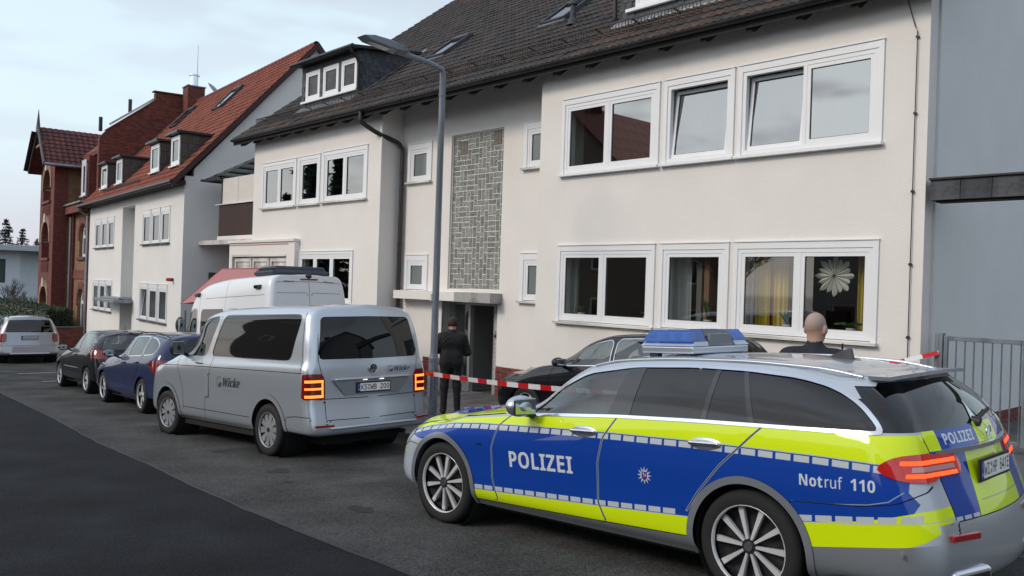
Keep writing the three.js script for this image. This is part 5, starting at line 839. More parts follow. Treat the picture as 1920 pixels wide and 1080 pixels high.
// ---------- the police estate car ----------
M.silver = PHY({ color: lin(0.56, 0.61, 0.67), metalness: 0.85, roughness: 0.32, clearcoat: 0.8, clearcoatRoughness: 0.04 });
M.archGrey = PHY({ color: lin(0.20, 0.225, 0.25), metalness: 0.3, roughness: 0.42, clearcoat: 0.4 });
function placeCar(g, x, z, yaw, pit) { g.position.set(x, gy(x), z); g.rotation.set(0, Math.PI - yaw, pit, 'YXZ'); shade(g); }
const pitAt = x => -(0.0557 + 0.000568 * (x - 1.4));
{
  const car = thing('police_car', 'silver police estate car in blue and yellow livery with blue roof lights', 'police car');
  const c = {
    W: 0.928, xF: 3.72, xR: -1.2, sillY: 0.235, cowlX: 2.30, wsTopX: 1.32,
    belt: [[3.6, 0.735], [3.4, 0.785], [3.1, 0.845], [2.75, 0.905], [2.3, 0.965], [2.0, 0.992], [1.03, 1.046], [0.4, 1.066], [-0.1, 1.075], [-0.8, 1.085]],
    top: [[3.7, 0.72], [3.47, 0.822], [3.09, 0.908], [2.62, 0.972], [2.36, 1.008], [2.25, 1.05], [1.42, 1.425], [1.2, 1.466], [0.8, 1.487], [0.3, 1.49], [-0.2, 1.472], [-0.7, 1.425]],
    sideTop: [[2.32, 0.985], [2.1, 1.06], [1.75, 1.262], [1.44, 1.385], [1.0, 1.436], [0.5, 1.45], [0.1, 1.444], [-0.3, 1.42], [-0.7, 1.372]],
    roofW: [[2.2, 0.72], [1.4, 0.64], [0.8, 0.635], [-0.1, 0.625], [-0.7, 0.60]], widths: [[3.7, 0.955], [3.2, 0.985], [2.7, 1], [0.2, 1], [-0.3, 0.995], [-0.8, 0.965]],
    crease: x => pchip([[3.5, 0.66], [2.5, 0.80], [1, 0.845], [-0.8, 0.86]])(x),
    fx: [3.66, 3.73, 3.72, 3.62, 3.50, 3.50, 3.52, 3.54, 3.55], rx: [-1.05, -1.12, -1.10, -1.02, -0.95, -0.86, -0.72, -0.72, -0.72],
  };
  const sp = { nodes: carNodes(c), uf: 3.25, ur: -0.62, Lf: 0.7, Lr: 0.55, rcF: 0.34, rcR: 0.22, bowF: 0.12, bowR: 0.085, nu: 165, sub: 9, nf: 14, nc: 10 };
  let S = shell(sp), gone;
  const AX = [0, 2.939], AY = 0.345, arch = (R) => (x, y) => Math.min(...AX.map(a => Math.hypot(x - a, y - AY) - R));
  const side = q => q > -1 && q < 0.999;
  [gone, S] = split(S, (x, y, z, q) => Math.abs(z) > 0.5 ? arch(0.385)(x, y) : 1);
  // daylight opening, chrome surround, panes
  const dlo = soft([[2.02, 0.985], [1.5, 1.022], [1.03, 1.05], [0.4, 1.071], [-0.1, 1.080], [-0.60, 1.088], [-0.79, 1.090], [-0.815, 1.105], [-0.775, 1.165], [-0.66, 1.262], [-0.48, 1.345], [-0.25, 1.397], [0.1, 1.425], [0.5, 1.434], [1.0, 1.418], [1.44, 1.355], [1.75, 1.225]], 1);
  const fDlo = polySD(dlo), inSide = (q, t) => q > -0.5 && q < 0.9 && t > 2.5 && t < 7.2;
  let DL, chrome, gl = [];
  [DL, S] = split(S, (x, y, z, q, t) => inSide(q, t) ? fDlo(x, y) + 0.021 : 1);
  [chrome, S] = split(S, (x, y, z, q, t) => inSide(q, t) ? fDlo(x, y) : 1);
  const panes = [[[1.93, 1.0], [1.86, 1.13], [1.5, 1.31], [1.1, 1.42], [1.04, 1.43], [1.115, 1.04], [1.5, 0.99]], [[0.925, 1.0], [0.90, 1.45], [0.33, 1.46], [0.345, 1.0]], [[0.305, 1.0], [0.295, 1.46], [0.155, 1.46], [-0.05, 1.0]], [[-0.09, 1.0], [0.12, 1.46], [-0.2, 1.42], [-0.9, 1.2], [-0.9, 1.0]]];
  for (const p of panes) { const f = polySD(p); let g; [g, DL] = split(DL, (x, y) => f(x, y)); gl.push(g); }
  // windscreen and rear window
  let ws, rg, tl, ring1, gaps;
  [ws, S] = split(S, (x, y, z, q, t) => q > -0.2 && q < 0.1 && t > 5.6 ? Math.max(x - (2.34 - 0.35 * z * z), (1.40 - 0.12 * z * z) - x, (6.10 - t) * 0.1) : 1);
  const fRg = polySD([[-0.05, 1.115], [-0.66, 1.105], [-0.72, 1.14], [-0.60, 1.345], [-0.56, 1.365], [0.05, 1.375]]);
  [rg, S] = split(S, (x, y, z, q, t) => q > 0.12 ? (q > 1 ? fRg(z, y) : Math.max(fRg(Math.max(z, -0.6), y), -x - 1.2, 0.15 - q)) : 1);
  // lamps
  const fTlS = polySD(soft([[-0.78, 0.91], [-0.84, 0.965], [-0.92, 0.995], [-1.3, 0.998], [-1.3, 0.855], [-0.96, 0.845], [-0.86, 0.872]], 1)), fTlR = polySD([[-1, 0.855], [-0.42, 0.872], [-0.40, 0.93], [-0.44, 0.975], [-1, 0.998]]);
  [tl, S] = split(S, (x, y, z, q) => q > 1 ? fTlR(z, y) : q >= 0 && x < -0.4 ? fTlS(x, y) : 1);
  let hl; const fHl = polySD(soft([[3.34, 0.742], [3.42, 0.765], [3.9, 0.72], [3.9, 0.60], [3.52, 0.60]], 1));
  [hl, S] = split(S, (x, y, z, q) => x > 3 && q < 0 && q > -1.75 ? fHl(x, y) : 1);
  [ring1, S] = split(S, (x, y, z, q) => Math.abs(z) > 0.5 && q > -0.8 && q < 0.5 ? arch(0.432)(x, y) : 1);
  // panel gaps
  const gapF = [[2.10, 1.0], [2.22, 0.90], [2.285, 0.71], [2.285, 0.48], [2.235, 0.31]], gapB = [[1.02, 1.06], [1.07, 0.99], [1.13, 0.906], [1.172, 0.725], [1.175, 0.448], [1.115, 0.325]], gapC = [[-0.10, 1.085], [-0.03, 1.02], [0.03, 0.96], [0.175, 0.824], [0.33, 0.646], [0.43, 0.5]];
  const gapLow = [[2.5, 0.272], [1.28, 0.309], [0.42, 0.338]], gapH = [[3.42, 0.79], [3.1, 0.862], [2.75, 0.922], [2.2, 0.99]], gapBump = [[-0.30, 0.672], [-0.7, 0.70], [-0.90, 0.735], [-1.02, 0.80], [-1.04, 0.87]], gapFb = [[3.22, 0.64], [3.40, 0.66], [3.5, 0.61]];
  
  gaps = []; for (const l of [gapF, gapB, gapC, gapLow, gapH, gapBump, gapFb]) { let g; [g, S] = cutGap(S, l, 0.0032, (x, y, z, q, t) => q > -0.9 && q < 0.95 && t < 4.9 && z < -0.3); gaps.push(g); }
  for (const l of [[[0, 0.63], [-0.60, 0.63]], [[-0.61, 0.63], [-0.655, 1.10]], [[0, 1.0], [-0.61, 1.0]]]) { let g; [g, S] = cutGap(S, l, 0.0032, (x, y, z, q) => q > 0.95, true); gaps.push(g); }
  // panels
  const take = f => { let a; [a, S] = split(S, f); return a; };
  const sill = take((x, y, z, q) => q > -0.3 && q < 0.3 && x > 0.36 && x < 2.56 ? y - (0.272 + (2.5 - x) * 0.0317) : 1);
  const rBump = take((x, y, z, q) => x < -0.35 ? (q > 1 ? y - 0.63 : y - lerpTab([[-1.3, 0.63], [-1.0, 0.63], [-0.9, 0.735], [-0.3, 0.672]], x) + 0) : 1);
  const fBump = take((x, y, z, q) => x > 3.1 ? Math.max(y - (0.645 + 0.1 * Math.max(0, x - 3.4)), -(x - (3.2 + (y - 0.3) * 0.05))) : 1);
  const hood = take((x, y, z, q, t) => x > 2.1 && t > 3.9 ? Math.max(lerpTab([[2.0, 1.0], [2.2, 0.99], [2.75, 0.922], [3.1, 0.862], [3.42, 0.79], [3.8, 0.7]], x) - y, 2.12 - x) : 1);
  const roofP = take((x, y, z, q, t) => x < 1.6 && x > -0.62 && q < 0.5 ? (6.12 - t) * 0.1 : 1);
  const gate = take((x, y, z, q, t) => q > 0.9 ? Math.abs(z) - (0.61 + 0.10 * (y - 0.63)) : (q > 0 || x < -0.61) && t > 6.12 ? -1 : 1);
  const pF = polySD([...gapF, [1.6, 0.29], [1.115, 0.325].slice(), ...gapB.slice().reverse()]), pR = polySD([...gapB, [0.44, 0.34], [0.43, 0.5], ...gapC.slice(0, -1).reverse()]);
  const doorF = take((x, y, z, q, t) => q > -0.3 && q < 0.3 && t < 4.6 ? pF(x, y) : 1), doorR = take((x, y, z, q, t) => q > -0.3 && q < 0.3 && t < 4.6 ? pR(x, y) : 1);
  const fend = take((x) => 1.9 - x);
  // livery print, laid out in the car's own side view: x -1.3..3.8, y 0.15..1.15
  const livery = (text) => {
    const c2 = document.createElement('canvas'); c2.width = 2048; c2.height = 512; const g = c2.getContext('2d'), X = x => (3.8 - x) / 5.1 * 2048, Y = y => (1.15 - y) / 1.0 * 512;
    const poly = (pts, col) => { g.fillStyle = col; g.beginPath(); pts.forEach(([x, y], i) => i ? g.lineTo(X(x), Y(y)) : g.moveTo(X(x), Y(y))); g.closePath(); g.fill(); };
    const SV = '#aab4c0', YE = '#cfe800', BL = '#063c9a', CH = '#b9c0c6';
    g.fillStyle = SV; g.fillRect(0, 0, 2048, 512);
    const ub = [[3.42, 0.752], [3.156, 0.812], [2.8, 0.868], [2.452, 0.895], [1.973, 0.915], [1.415, 0.935], [1.03, 0.944], [0.416, 0.953], [0.016, 0.953], [-0.489, 0.949], [-0.82, 0.937], [-0.95, 0.925]];
    const lb = [[2.9, 0.335], [2.5, 0.355], [1.167, 0.420], [0.434, 0.464], [0.2, 0.48], [-0.36, 0.56], [-0.7, 0.60], [-1.15, 0.66]];
    poly([...ub, [-1.2, 0.9], [-1.2, 1.1], [-0.8, 1.09], [-0.1, 1.08], [1.03, 1.05], [2.0, 0.99], [2.5, 0.935], [3.0, 0.875], [3.55, 0.77]], YE);
    poly([[3.5, 0.735], ...ub, [-0.95, 0.80], [-1.0, 0.74], [-0.96, 0.66], ...lb.slice(0, -1).reverse(), [2.95, 0.35], [2.95, 0.7], [3.25, 0.70]], BL);
    poly([...lb.slice(0, -2), [-0.36, 0.56], [-0.72, 0.62], [-1.0, 0.70], [-1.10, 0.72], [-1.10, 0.60], [-1.03, 0.545], [-0.95, 0.51], [-0.42, 0.42], [-0.2, 0.30], [0.425, 0.336], [1.28, 0.308], [2.52, 0.27], [2.9, 0.25]], YE);
    poly([[3.50, 0.66], [3.70, 0.66], [3.72, 0.60], [3.62, 0.555], [3.50, 0.555]], YE); poly([[3.55, 0.16], [3.9, 0.16], [3.9, 0.215], [3.58, 0.24]], YE);
    // silver edge lines and checks
    g.strokeStyle = CH; g.lineWidth = 3; const line = pts => { g.beginPath(); pts.forEach(([x, y], i) => i ? g.lineTo(X(x), Y(y)) : g.moveTo(X(x), Y(y))); g.stroke(); };
    line(ub.map(([x, y]) => [x, y + 0.004])); line(lb.map(([x, y]) => [x, y]));
    const ubT = ub.map(p => p.slice()).reverse(), lbT = lb.map(p => p.slice()).reverse();
    for (let x = 3.36; x > -0.9; x -= 0.115) { const a = lerpTab(ubT, x) - 0.006, b = lerpTab(ubT, x - 0.096) - 0.006, h = mixv(0.028, 0.038, sst(3.3, 2.2, x)); poly([[x, a], [x - 0.096, b], [x - 0.096, b - h], [x, a - h]], CH); }
    for (let x = 2.62; x > -0.95; x -= 0.118) { if (x < 0.5 && x > -0.32) continue; const a = lerpTab(lbT, x) + 0.006, b = lerpTab(lbT, x - 0.098) + 0.006; poly([[x, a], [x - 0.098, b], [x - 0.098, b + 0.036], [x, a + 0.036]], CH); }
    // silver film edges along the door gaps and the swoop under the emergency number
    g.strokeStyle = '#8f99a6'; g.lineWidth = 7; [gapF, gapB, gapC].forEach(line); g.lineWidth = 3;
    g.lineWidth = 3; line([[-0.30, 0.672], [-0.55, 0.69], [-0.75, 0.715], [-0.86, 0.745], [-0.93, 0.80]]);
    if (text) {
      const write = (s, x, y, w, h, slope, font) => { g.save(); g.translate(X(x), Y(y)); g.rotate(-slope); g.font = font; const m = g.measureText(s).width; g.scale(w / 5.1 * 2048 / m, h / 1.0 * 512 / 73); g.fillStyle = '#ccd2d8'; g.fillText(s, 0, 0); g.restore(); };
      write('POLIZEI', 2.092, 0.587, 0.69, 0.126, 0.055, 'bold 100px sans-serif');
      write('Not', -0.350, 0.775, 0.15, 0.066, 0.02, 'bold 100px sans-serif'); write('ruf', -0.505, 0.779, 0.105, 0.066, 0.02, '100px sans-serif'); write('110', -0.655, 0.783, 0.14, 0.066, 0.02, 'bold 100px sans-serif');
      // state police star with shield
      g.save(); g.translate(X(0.760), Y(0.688)); g.fillStyle = '#c3c8c4'; g.beginPath(); for (let k = 0; k < 24; k++) { const a = k / 24 * Math.PI * 2, r = (k % 2 ? 15 : 32); g.lineTo(Math.sin(a) * r * 0.78, -Math.cos(a) * r); } g.fill();
      g.fillStyle = '#3b2a86'; g.beginPath(); g.moveTo(-9, -12); g.lineTo(9, -12); g.lineTo(9, 6); g.quadraticCurveTo(8, 14, 0, 17); g.quadraticCurveTo(-8, 14, -9, 6); g.fill(); g.fillStyle = '#d8cfe0'; g.fillRect(-5, -9, 4, 8); g.fillRect(2, -6, 3, 8); g.fillRect(-4, 2, 8, 3); g.fillStyle = '#b02a3a'; g.fillRect(-2, -5, 4, 9); g.restore();
      g.fillStyle = '#0c1420'; g.fillRect(X(2.46), Y(0.735), 26, 6);
    }
    const t = new THREE.CanvasTexture(c2); t.colorSpace = THREE.SRGBColorSpace; return PHY({ map: t, color: lin(1, 1, 1), roughness: 0.5, specularIntensity: 0.25, metalness: 0.0, clearcoat: 1, clearcoatRoughness: 0.02 });
  };
  const livL = livery(true), livR = livery(false), uvL = (x, y) => [(3.8 - x) / 5.1, 1 - (1.15 - y) / 1.0];
  for (const [n, s] of [['front_fender', fend], ['front_door', doorF], ['rear_door', doorR], ['rear_quarter', S]]) { part(n, soupGeo(s, -1, 0, uvL), livL, car); part(n, soupGeo(s, 1, 0, uvL), livR, car); }
  // the quarter panels above the belt and the tailgate stay silver: see-through to their own panels
  { let bs, bf; [bs, bf] = split(rBump, (x, y, z, q) => Math.max(q - 0.75, 0.425 - y + 0.16 * (-x - 0.4))); part('rear_bumper', soupGeo(bf, 0), M.silver, car); part('bumper_side', soupGeo(bs, -1, 0, uvL), livL, car); part('bumper_side', soupGeo(bs, 1, 0, uvL), livR, car); } part('roof', soupGeo(roofP, 0), M.silver, car);
  for (const s of [-1, 1]) { part('side_skirt', soupGeo(sill, s), M.archGrey, car); islands(ring1).forEach(i => part('wheel_arch_trim', soupGeo(i, s, 0.006), M.archGrey, car)); gaps.forEach(g => g.length && part('panel_gap', soupGeo(g, s, -0.004), M.seam, car)); part('window_trim', soupGeo(chrome, s, 0.004), M.chrome, car); islands(DL).forEach(i => part('pillar_trim', soupGeo(i, s, -0.001), M.blackGloss, car)); gl.forEach((g, i) => part('side_window', soupGeo(g, s, -0.004), i === 0 ? M.carGlass : M.carGlassTint, car)); }
  part('windscreen', soupGeo(ws, 0, -0.002), M.carGlass, car); part('rear_window', soupGeo(rg, 0, -0.004), M.carGlassTint, car);
  // bonnet print: blue centre, yellow edges
  const hc = document.createElement('canvas'); hc.width = 256; hc.height = 512; { const g = hc.getContext('2d'); g.fillStyle = '#aab4c0'; g.fillRect(0, 0, 256, 512); g.fillStyle = '#063c9a'; g.fillRect(70, 0, 116, 512); g.fillStyle = '#cfe800'; for (const s of [1, -1]) { const q = v => s > 0 ? v : 256 - v; g.beginPath(); g.moveTo(q(0), 0); g.lineTo(q(0), 330); g.quadraticCurveTo(q(30), 400, q(74), 440); g.lineTo(q(78), 0); g.fill(); } }
  const ht = new THREE.CanvasTexture(hc); ht.colorSpace = THREE.SRGBColorSpace; part('bonnet', soupGeo(hood, 0, 0.002, (x, y, z) => [0.5 + z / 1.9, 1 - (x - 2.1) / 1.65]), PHY({ map: ht, roughness: 0.5, specularIntensity: 0.25, clearcoat: 0.8, clearcoatRoughness: 0.05 }), car);
  // tailgate print in the rear view: z -0.8..0.8, y 0.5..1.15
  const tc = document.createElement('canvas'); tc.width = 1024; tc.height = 512; { const g = tc.getContext('2d'), X = z => (z + 0.8) / 1.6 * 1024, Y = y => (1.15 - y) / 0.65 * 512; const P = (pts, col) => { g.fillStyle = col; g.beginPath(); pts.forEach(([x, y], i) => i ? g.lineTo(X(x), Y(y)) : g.moveTo(X(x), Y(y))); g.fill(); };
    g.fillStyle = '#aab4c0'; g.fillRect(0, 0, 1024, 512); P(rect(-0.8, 0.5, 0.8, 1.15), '#063c9a'); P(rect(-0.8, 1.0, -0.53, 1.15), '#cfe800'); P(rect(-0.07, 1.0, 0.30, 1.15), '#cfe800'); P(rect(-0.53, 1.0, -0.07, 1.15), '#063c9a');
    P([[-0.30, 1.0], [0.34, 1.0], [0.34, 0.62], [-0.36, 0.62]], '#cfe800'); P([[-0.30, 0.715], [0.34, 0.715], [0.34, 0.709], [-0.30, 0.709]], '#8f99a6');
    for (let k = 0; k < 3; k++) P(rect(-0.62 + k * 0.09, 0.625, -0.55 + k * 0.09, 0.655), '#b9c0c6');
    g.fillStyle = '#ccd2d8'; g.font = 'bold 60px sans-serif'; g.save(); g.translate(X(-0.485), Y(1.026)); const m = g.measureText('POLIZEI').width; g.scale(0.37 / 1.6 * 1024 / m, 1.1); g.fillText('POLIZEI', 0, 0); g.restore(); }
  const tt = new THREE.CanvasTexture(tc); tt.colorSpace = THREE.SRGBColorSpace;
  let gateUp, gateLow; [gateUp, gateLow] = split(gate, (x, y, z, q, t) => 1.12 - y);
  part('tailgate', soupGeo(gateLow, 0, 0.001, (x, y, z) => [(z + 0.8) / 1.6, 1 - (1.15 - y) / 0.65]), PHY({ map: tt, roughness: 0.5, specularIntensity: 0.25, clearcoat: 0.8, clearcoatRoughness: 0.05 }), car);
  part('tailgate_frame', soupGeo(gateUp, 0, 0.001), M.silver, car);
  // front bumper with its yellow corner
  part('front_bumper', soupGeo(fBump, 0, 0, uvL), livR, car);
  // tail lamps: dark red glass with glowing bars
  M.tailRed = PHY({ color: lin(0.22, 0.006, 0.008), emissive: lin(0.22, 0.006, 0.004), roughness: 0.08, clearcoat: 1, clearcoatRoughness: 0.03 }); M.tailGlow = STD({ color: lin(0.5, 0.02, 0.0), emissive: lin(1.0, 0.085, 0.02), emissiveIntensity: 2.2 });
  M.tailClear = PHY({ color: lin(0.55, 0.28, 0.28), roughness: 0.15, clearcoat: 1 });
  for (const s of [-1, 1]) {
    const lamp = part('tail_light', soupGeo(tl, s, 0.008), M.tailRed, car); let b1, b2, b3;
    const band = (y0, y1, zr, xs) => { let a, b; [a] = split(tl, (x, y) => y - y1); [b] = split(a, (x, y) => y0 - y); [a] = split(b, (x, y, z, q) => q > 1 ? z - zr : x - xs); return a; };
    b1 = band(0.938, 0.960, -0.45, -0.90); b2 = band(0.872, 0.893, -0.46, -0.93); b3 = band(0.903, 0.928, -0.47, -0.95);
    part('light_bar', soupGeo(b1, s, 0.0095), M.tailGlow, lamp); part('light_bar', soupGeo(b2, s, 0.0095), M.tailGlow, lamp); part('reflector_band', soupGeo(b3, s, 0.009), M.tailClear, lamp);
    part('headlight', soupGeo(hl, s, 0.004), M.headGlass = M.headGlass || PHY({ color: lin(0.5, 0.5, 0.52), roughness: 0.05, clearcoat: 1, metalness: 0.4 }), car);
  }
  // chrome strip over the number plate, star badge, plate
  const strip2 = []; for (let k = 0; k < 14; k++) { const za = -0.60 + k * 1.2 / 14, zb = za + 1.2 / 14, X = z => -1.085 + 0.16 * z * z / 0.36 * 0.6; strip2.push(bar([X(za), 0.992, za], [X(zb), 0.992, zb], 0.03, 0.024)); }
  part('chrome_strip', strip2, M.chrome, car);
  { const b = part('star_badge', new THREE.TorusGeometry(0.04, 0.0045, 8, 28), M.chrome, car); b.position.set(-1.072, 1.055, 0.07); b.rotation.set(0, -Math.PI / 2, 0); for (let k = 0; k < 3; k++) part('badge_arm', new THREE.ConeGeometry(0.008, 0.04, 4).translate(0, 0.02, 0).rotateZ(k * 2.0944), M.chrome, b); }
  plate(car, ['WI', 'HP 641E'], 0.52, 0.11, [-1.122, 0.865, 0.0], -Math.PI / 2);
  // bumper details
  M.refl = PHY({ color: lin(0.32, 0.01, 0.012), roughness: 0.2, clearcoat: 1 });
  for (const s of [-1, 1]) { const r = part('reflector', rbox(-0.012, -0.018, -0.11, 0.012, 0.018, 0.11, 0.006), M.refl, car); r.position.set(-1.150, 0.555, s * 0.60); r.rotation.set(0, s * 0.32, 0); const ex = part('exhaust_trim', rbox(-0.03, -0.045, -0.17, 0.03, 0.045, 0.17, 0.03, 3), M.chrome, car); ex.position.set(-1.15, 0.335, s * 0.55); ex.rotation.y = s * 0.25; part('exhaust_slot', rbox(-0.034, -0.025, -0.14, 0.0, 0.025, 0.14, 0.02, 3), M.underbody, ex); }
  part('diffuser', rbox(-1.13, 0.24, -0.62, -0.9, 0.33, 0.62, 0.03), M.blackPlastic, car);
  part('parking_sensor', rod([-0.93, 0.475, -0.912], [-0.93, 0.475, -0.922], 0.013), M.archGrey, car);
  // spoiler with third brake light
  const spo = []; for (let k = 0; k < 12; k++) { const za = -0.60 + k * 0.1, zb = za + 0.1, X = z => -0.775 + 0.22 * z * z; spo.push(bar([X(za), 1.412 - 0.06 * za * za, za], [X(zb), 1.412 - 0.06 * zb * zb, zb], 0.14, 0.022)); }
  part('spoiler', spo, M.silver, car); part('brake_light', rbox(-0.80, 1.388, -0.2, -0.79, 1.398, 0.2, 0.003), M.refl, car);
  part('rear_wiper', [bar([-1.03, 1.13, 0.0], [-0.975, 1.165, 0.40], 0.014, 0.02), rod([-1.05, 1.115, 0.0], [-1.0, 1.125, 0.0], 0.028)], M.blackPlastic, car);
  // mirrors
  for (const s of [-1, 1]) { const m = part('mirror', new THREE.SphereGeometry(1, 24, 16).scale(0.085, 0.082, 0.125).translate(0, 0, 0), M.silver, car); m.position.set(1.86, 1.085, s * 1.02); m.rotation.set(0, s * 0.18, 0); part('mirror_glass', rbox(-0.075, -0.062, -0.10, -0.055, 0.062, 0.10, 0.03, 3), M.darkMirror = M.darkMirror || STD({ color: lin(0.4, 0.45, 0.45), metalness: 1, roughness: 0.04 }), m); part('mirror_foot', bar([0.0, -0.06, -s * 0.02], [0.05, -0.09, -s * 0.16], 0.06, 0.03), M.blackPlastic, m); }
  // handles: cup and grip
  for (const [hx, hy] of [[1.31, 0.932], [0.285, 0.945]]) for (const s of [-1, 1]) { const h = part('door_handle', new THREE.SphereGeometry(1, 24, 14).scale(0.125, 0.045, 0.016), M.silver, car); h.position.set(hx, hy, s * 0.914); h.rotation.z = -0.03; part('handle_grip', rbox(-0.115, -0.010, -0.014, 0.115, 0.016, 0.014, 0.012, 3), M.chrome, h).position.set(0, 0.002, s * 0.020); }
  // roof rails, lamp bar, antenna
  for (const s of [-1, 1]) part('roof_rail', tube([[1.42, 1.394, s * 0.635], [1.2, 1.436, s * 0.625], [0.75, 1.462, s * 0.617], [0.15, 1.464, s * 0.61], [-0.35, 1.436, s * 0.60], [-0.60, 1.394, s * 0.59]], 0.010, 40, 8), M.silver, car);
  const fin = part('antenna_fin', slab([[0, 0], [0.05, 0.018], [-0.085, 0.075], [-0.10, 0.07], [-0.115, 0]].reverse(), [], -0.016, 0.016), M.slateDark, car); fin.position.set(-0.17, 1.468, 0);
  { // light bar
    M.blueLens = PHY({ color: lin(0.10, 0.34, 0.85), transmission: 0.75, thickness: 0, roughness: 0.12, ior: 1.5, clearcoat: 1 }); M.clearLens = PHY({ color: lin(0.75, 0.80, 0.86), roughness: 0.15, transmission: 0.4, thickness: 0, clearcoat: 1 });
    const LB = part('light_bar', rbox(0.72, 1.488, -0.38, 1.19, 1.545, 0.38, 0.015), M.silver, car);
    const prof = (x0, x1, y0, x2, x3, y1, z0, z1, n) => { const g = new THREE.BoxGeometry(1, 1, 1, 4, 4, n), p = g.attributes.position; for (let i = 0; i < p.count; i++) { const v = p.getY(i) + 0.5, u = p.getX(i) + 0.5, zz = mixv(z0, z1, p.getZ(i) + 0.5); p.setXYZ(i, mixv(mixv(x0, x1, u), mixv(x2, x3, u), v), mixv(y0, y1, v), zz * (1 - 0.10 * v)); } g.computeVertexNormals(); return g; };
    for (const s of [-1, 1]) { const a = s < 0 ? -0.385 : 0.19, b = s < 0 ? -0.19 : 0.385; part('blue_lens', prof(0.735, 1.175, 1.578, 0.79, 1.12, 1.665, a, b, 6), M.blueLens, LB); part('clear_lens', prof(0.72, 1.19, 1.546, 0.735, 1.175, 1.577, a, b, 4), M.clearLens, LB); for (let k = 0; k < 3; k++) part('lamp_insert', rbox(0.81 + k * 0.11, 1.585, s * 0.27 - 0.06, 0.86 + k * 0.11, 1.645, s * 0.27 + 0.06, 0.01), M.alloy, LB); }
    part('sign_panel', prof(0.725, 1.18, 1.546, 0.785, 1.12, 1.661, -0.187, 0.187, 4), M.blackGloss, LB); part('sign_screen', rbox(0.733, 1.565, -0.15, 0.755, 1.635, 0.15, 0.004), M.archGrey, LB);
    part('bar_foot', [rbox(0.76, 1.45, -0.36, 0.84, 1.489, -0.30, 0.01), rbox(0.76, 1.45, 0.30, 0.84, 1.489, 0.36, 0.01), rbox(1.05, 1.44, -0.36, 1.13, 1.489, -0.30, 0.01), rbox(1.05, 1.44, 0.30, 1.13, 1.489, 0.36, 0.01)], M.blackPlastic, LB);
  }
  // inside
  for (const [x, z] of [[1.35, -0.37], [1.35, 0.37], [0.42, -0.4], [0.42, 0.4]]) seat(car, x, z, M.seat);
  part('dashboard', rbox(1.75, 0.6, -0.72, 2.15, 0.98, 0.72, 0.08, 3), M.seat, car);
  part('steering_wheel', new THREE.TorusGeometry(0.18, 0.015, 8, 24).rotateY(Math.PI / 2).rotateZ(0.35).translate(1.68, 0.96, -0.37), M.seat, car);
  part('cabin_floor', [rbox(-1.0, 0.25, -0.6, 2.6, 0.42, 0.6, 0.02), rbox(-0.95, 0.42, -0.56, 0.0, 0.88, 0.56, 0.03)], M.seat, car);
  part('underbody', [box(-0.95, 0.17, -0.55, 3.4, 0.30, 0.55), box(0.42, 0.2, -0.8, 2.5, 0.26, 0.8)], M.underbody, car);
  for (const a of AX) for (const s of [-1, 1]) part('wheel_well', new THREE.CylinderGeometry(0.392, 0.392, 0.34, 28, 1, true).rotateX(Math.PI / 2).translate(a, AY, s * 0.70), M.underbody, car);
  const G = wheelGeos(0.345, 0.235, 0.252, 10, 'wedge');
  addWheels(car, G, { rim: M.alloyDark, spoke: M.alloy, hub: M.alloyDark, cap: M.chrome }, [[0, AY, -0.795], [0, AY, 0.795], [2.939, AY, -0.795, 0.05], [2.939, AY, 0.795, 0.05]]);
  placeCar(car, -2.7925, -5.5347, -0.0217, pitAt(-2.7925));
}
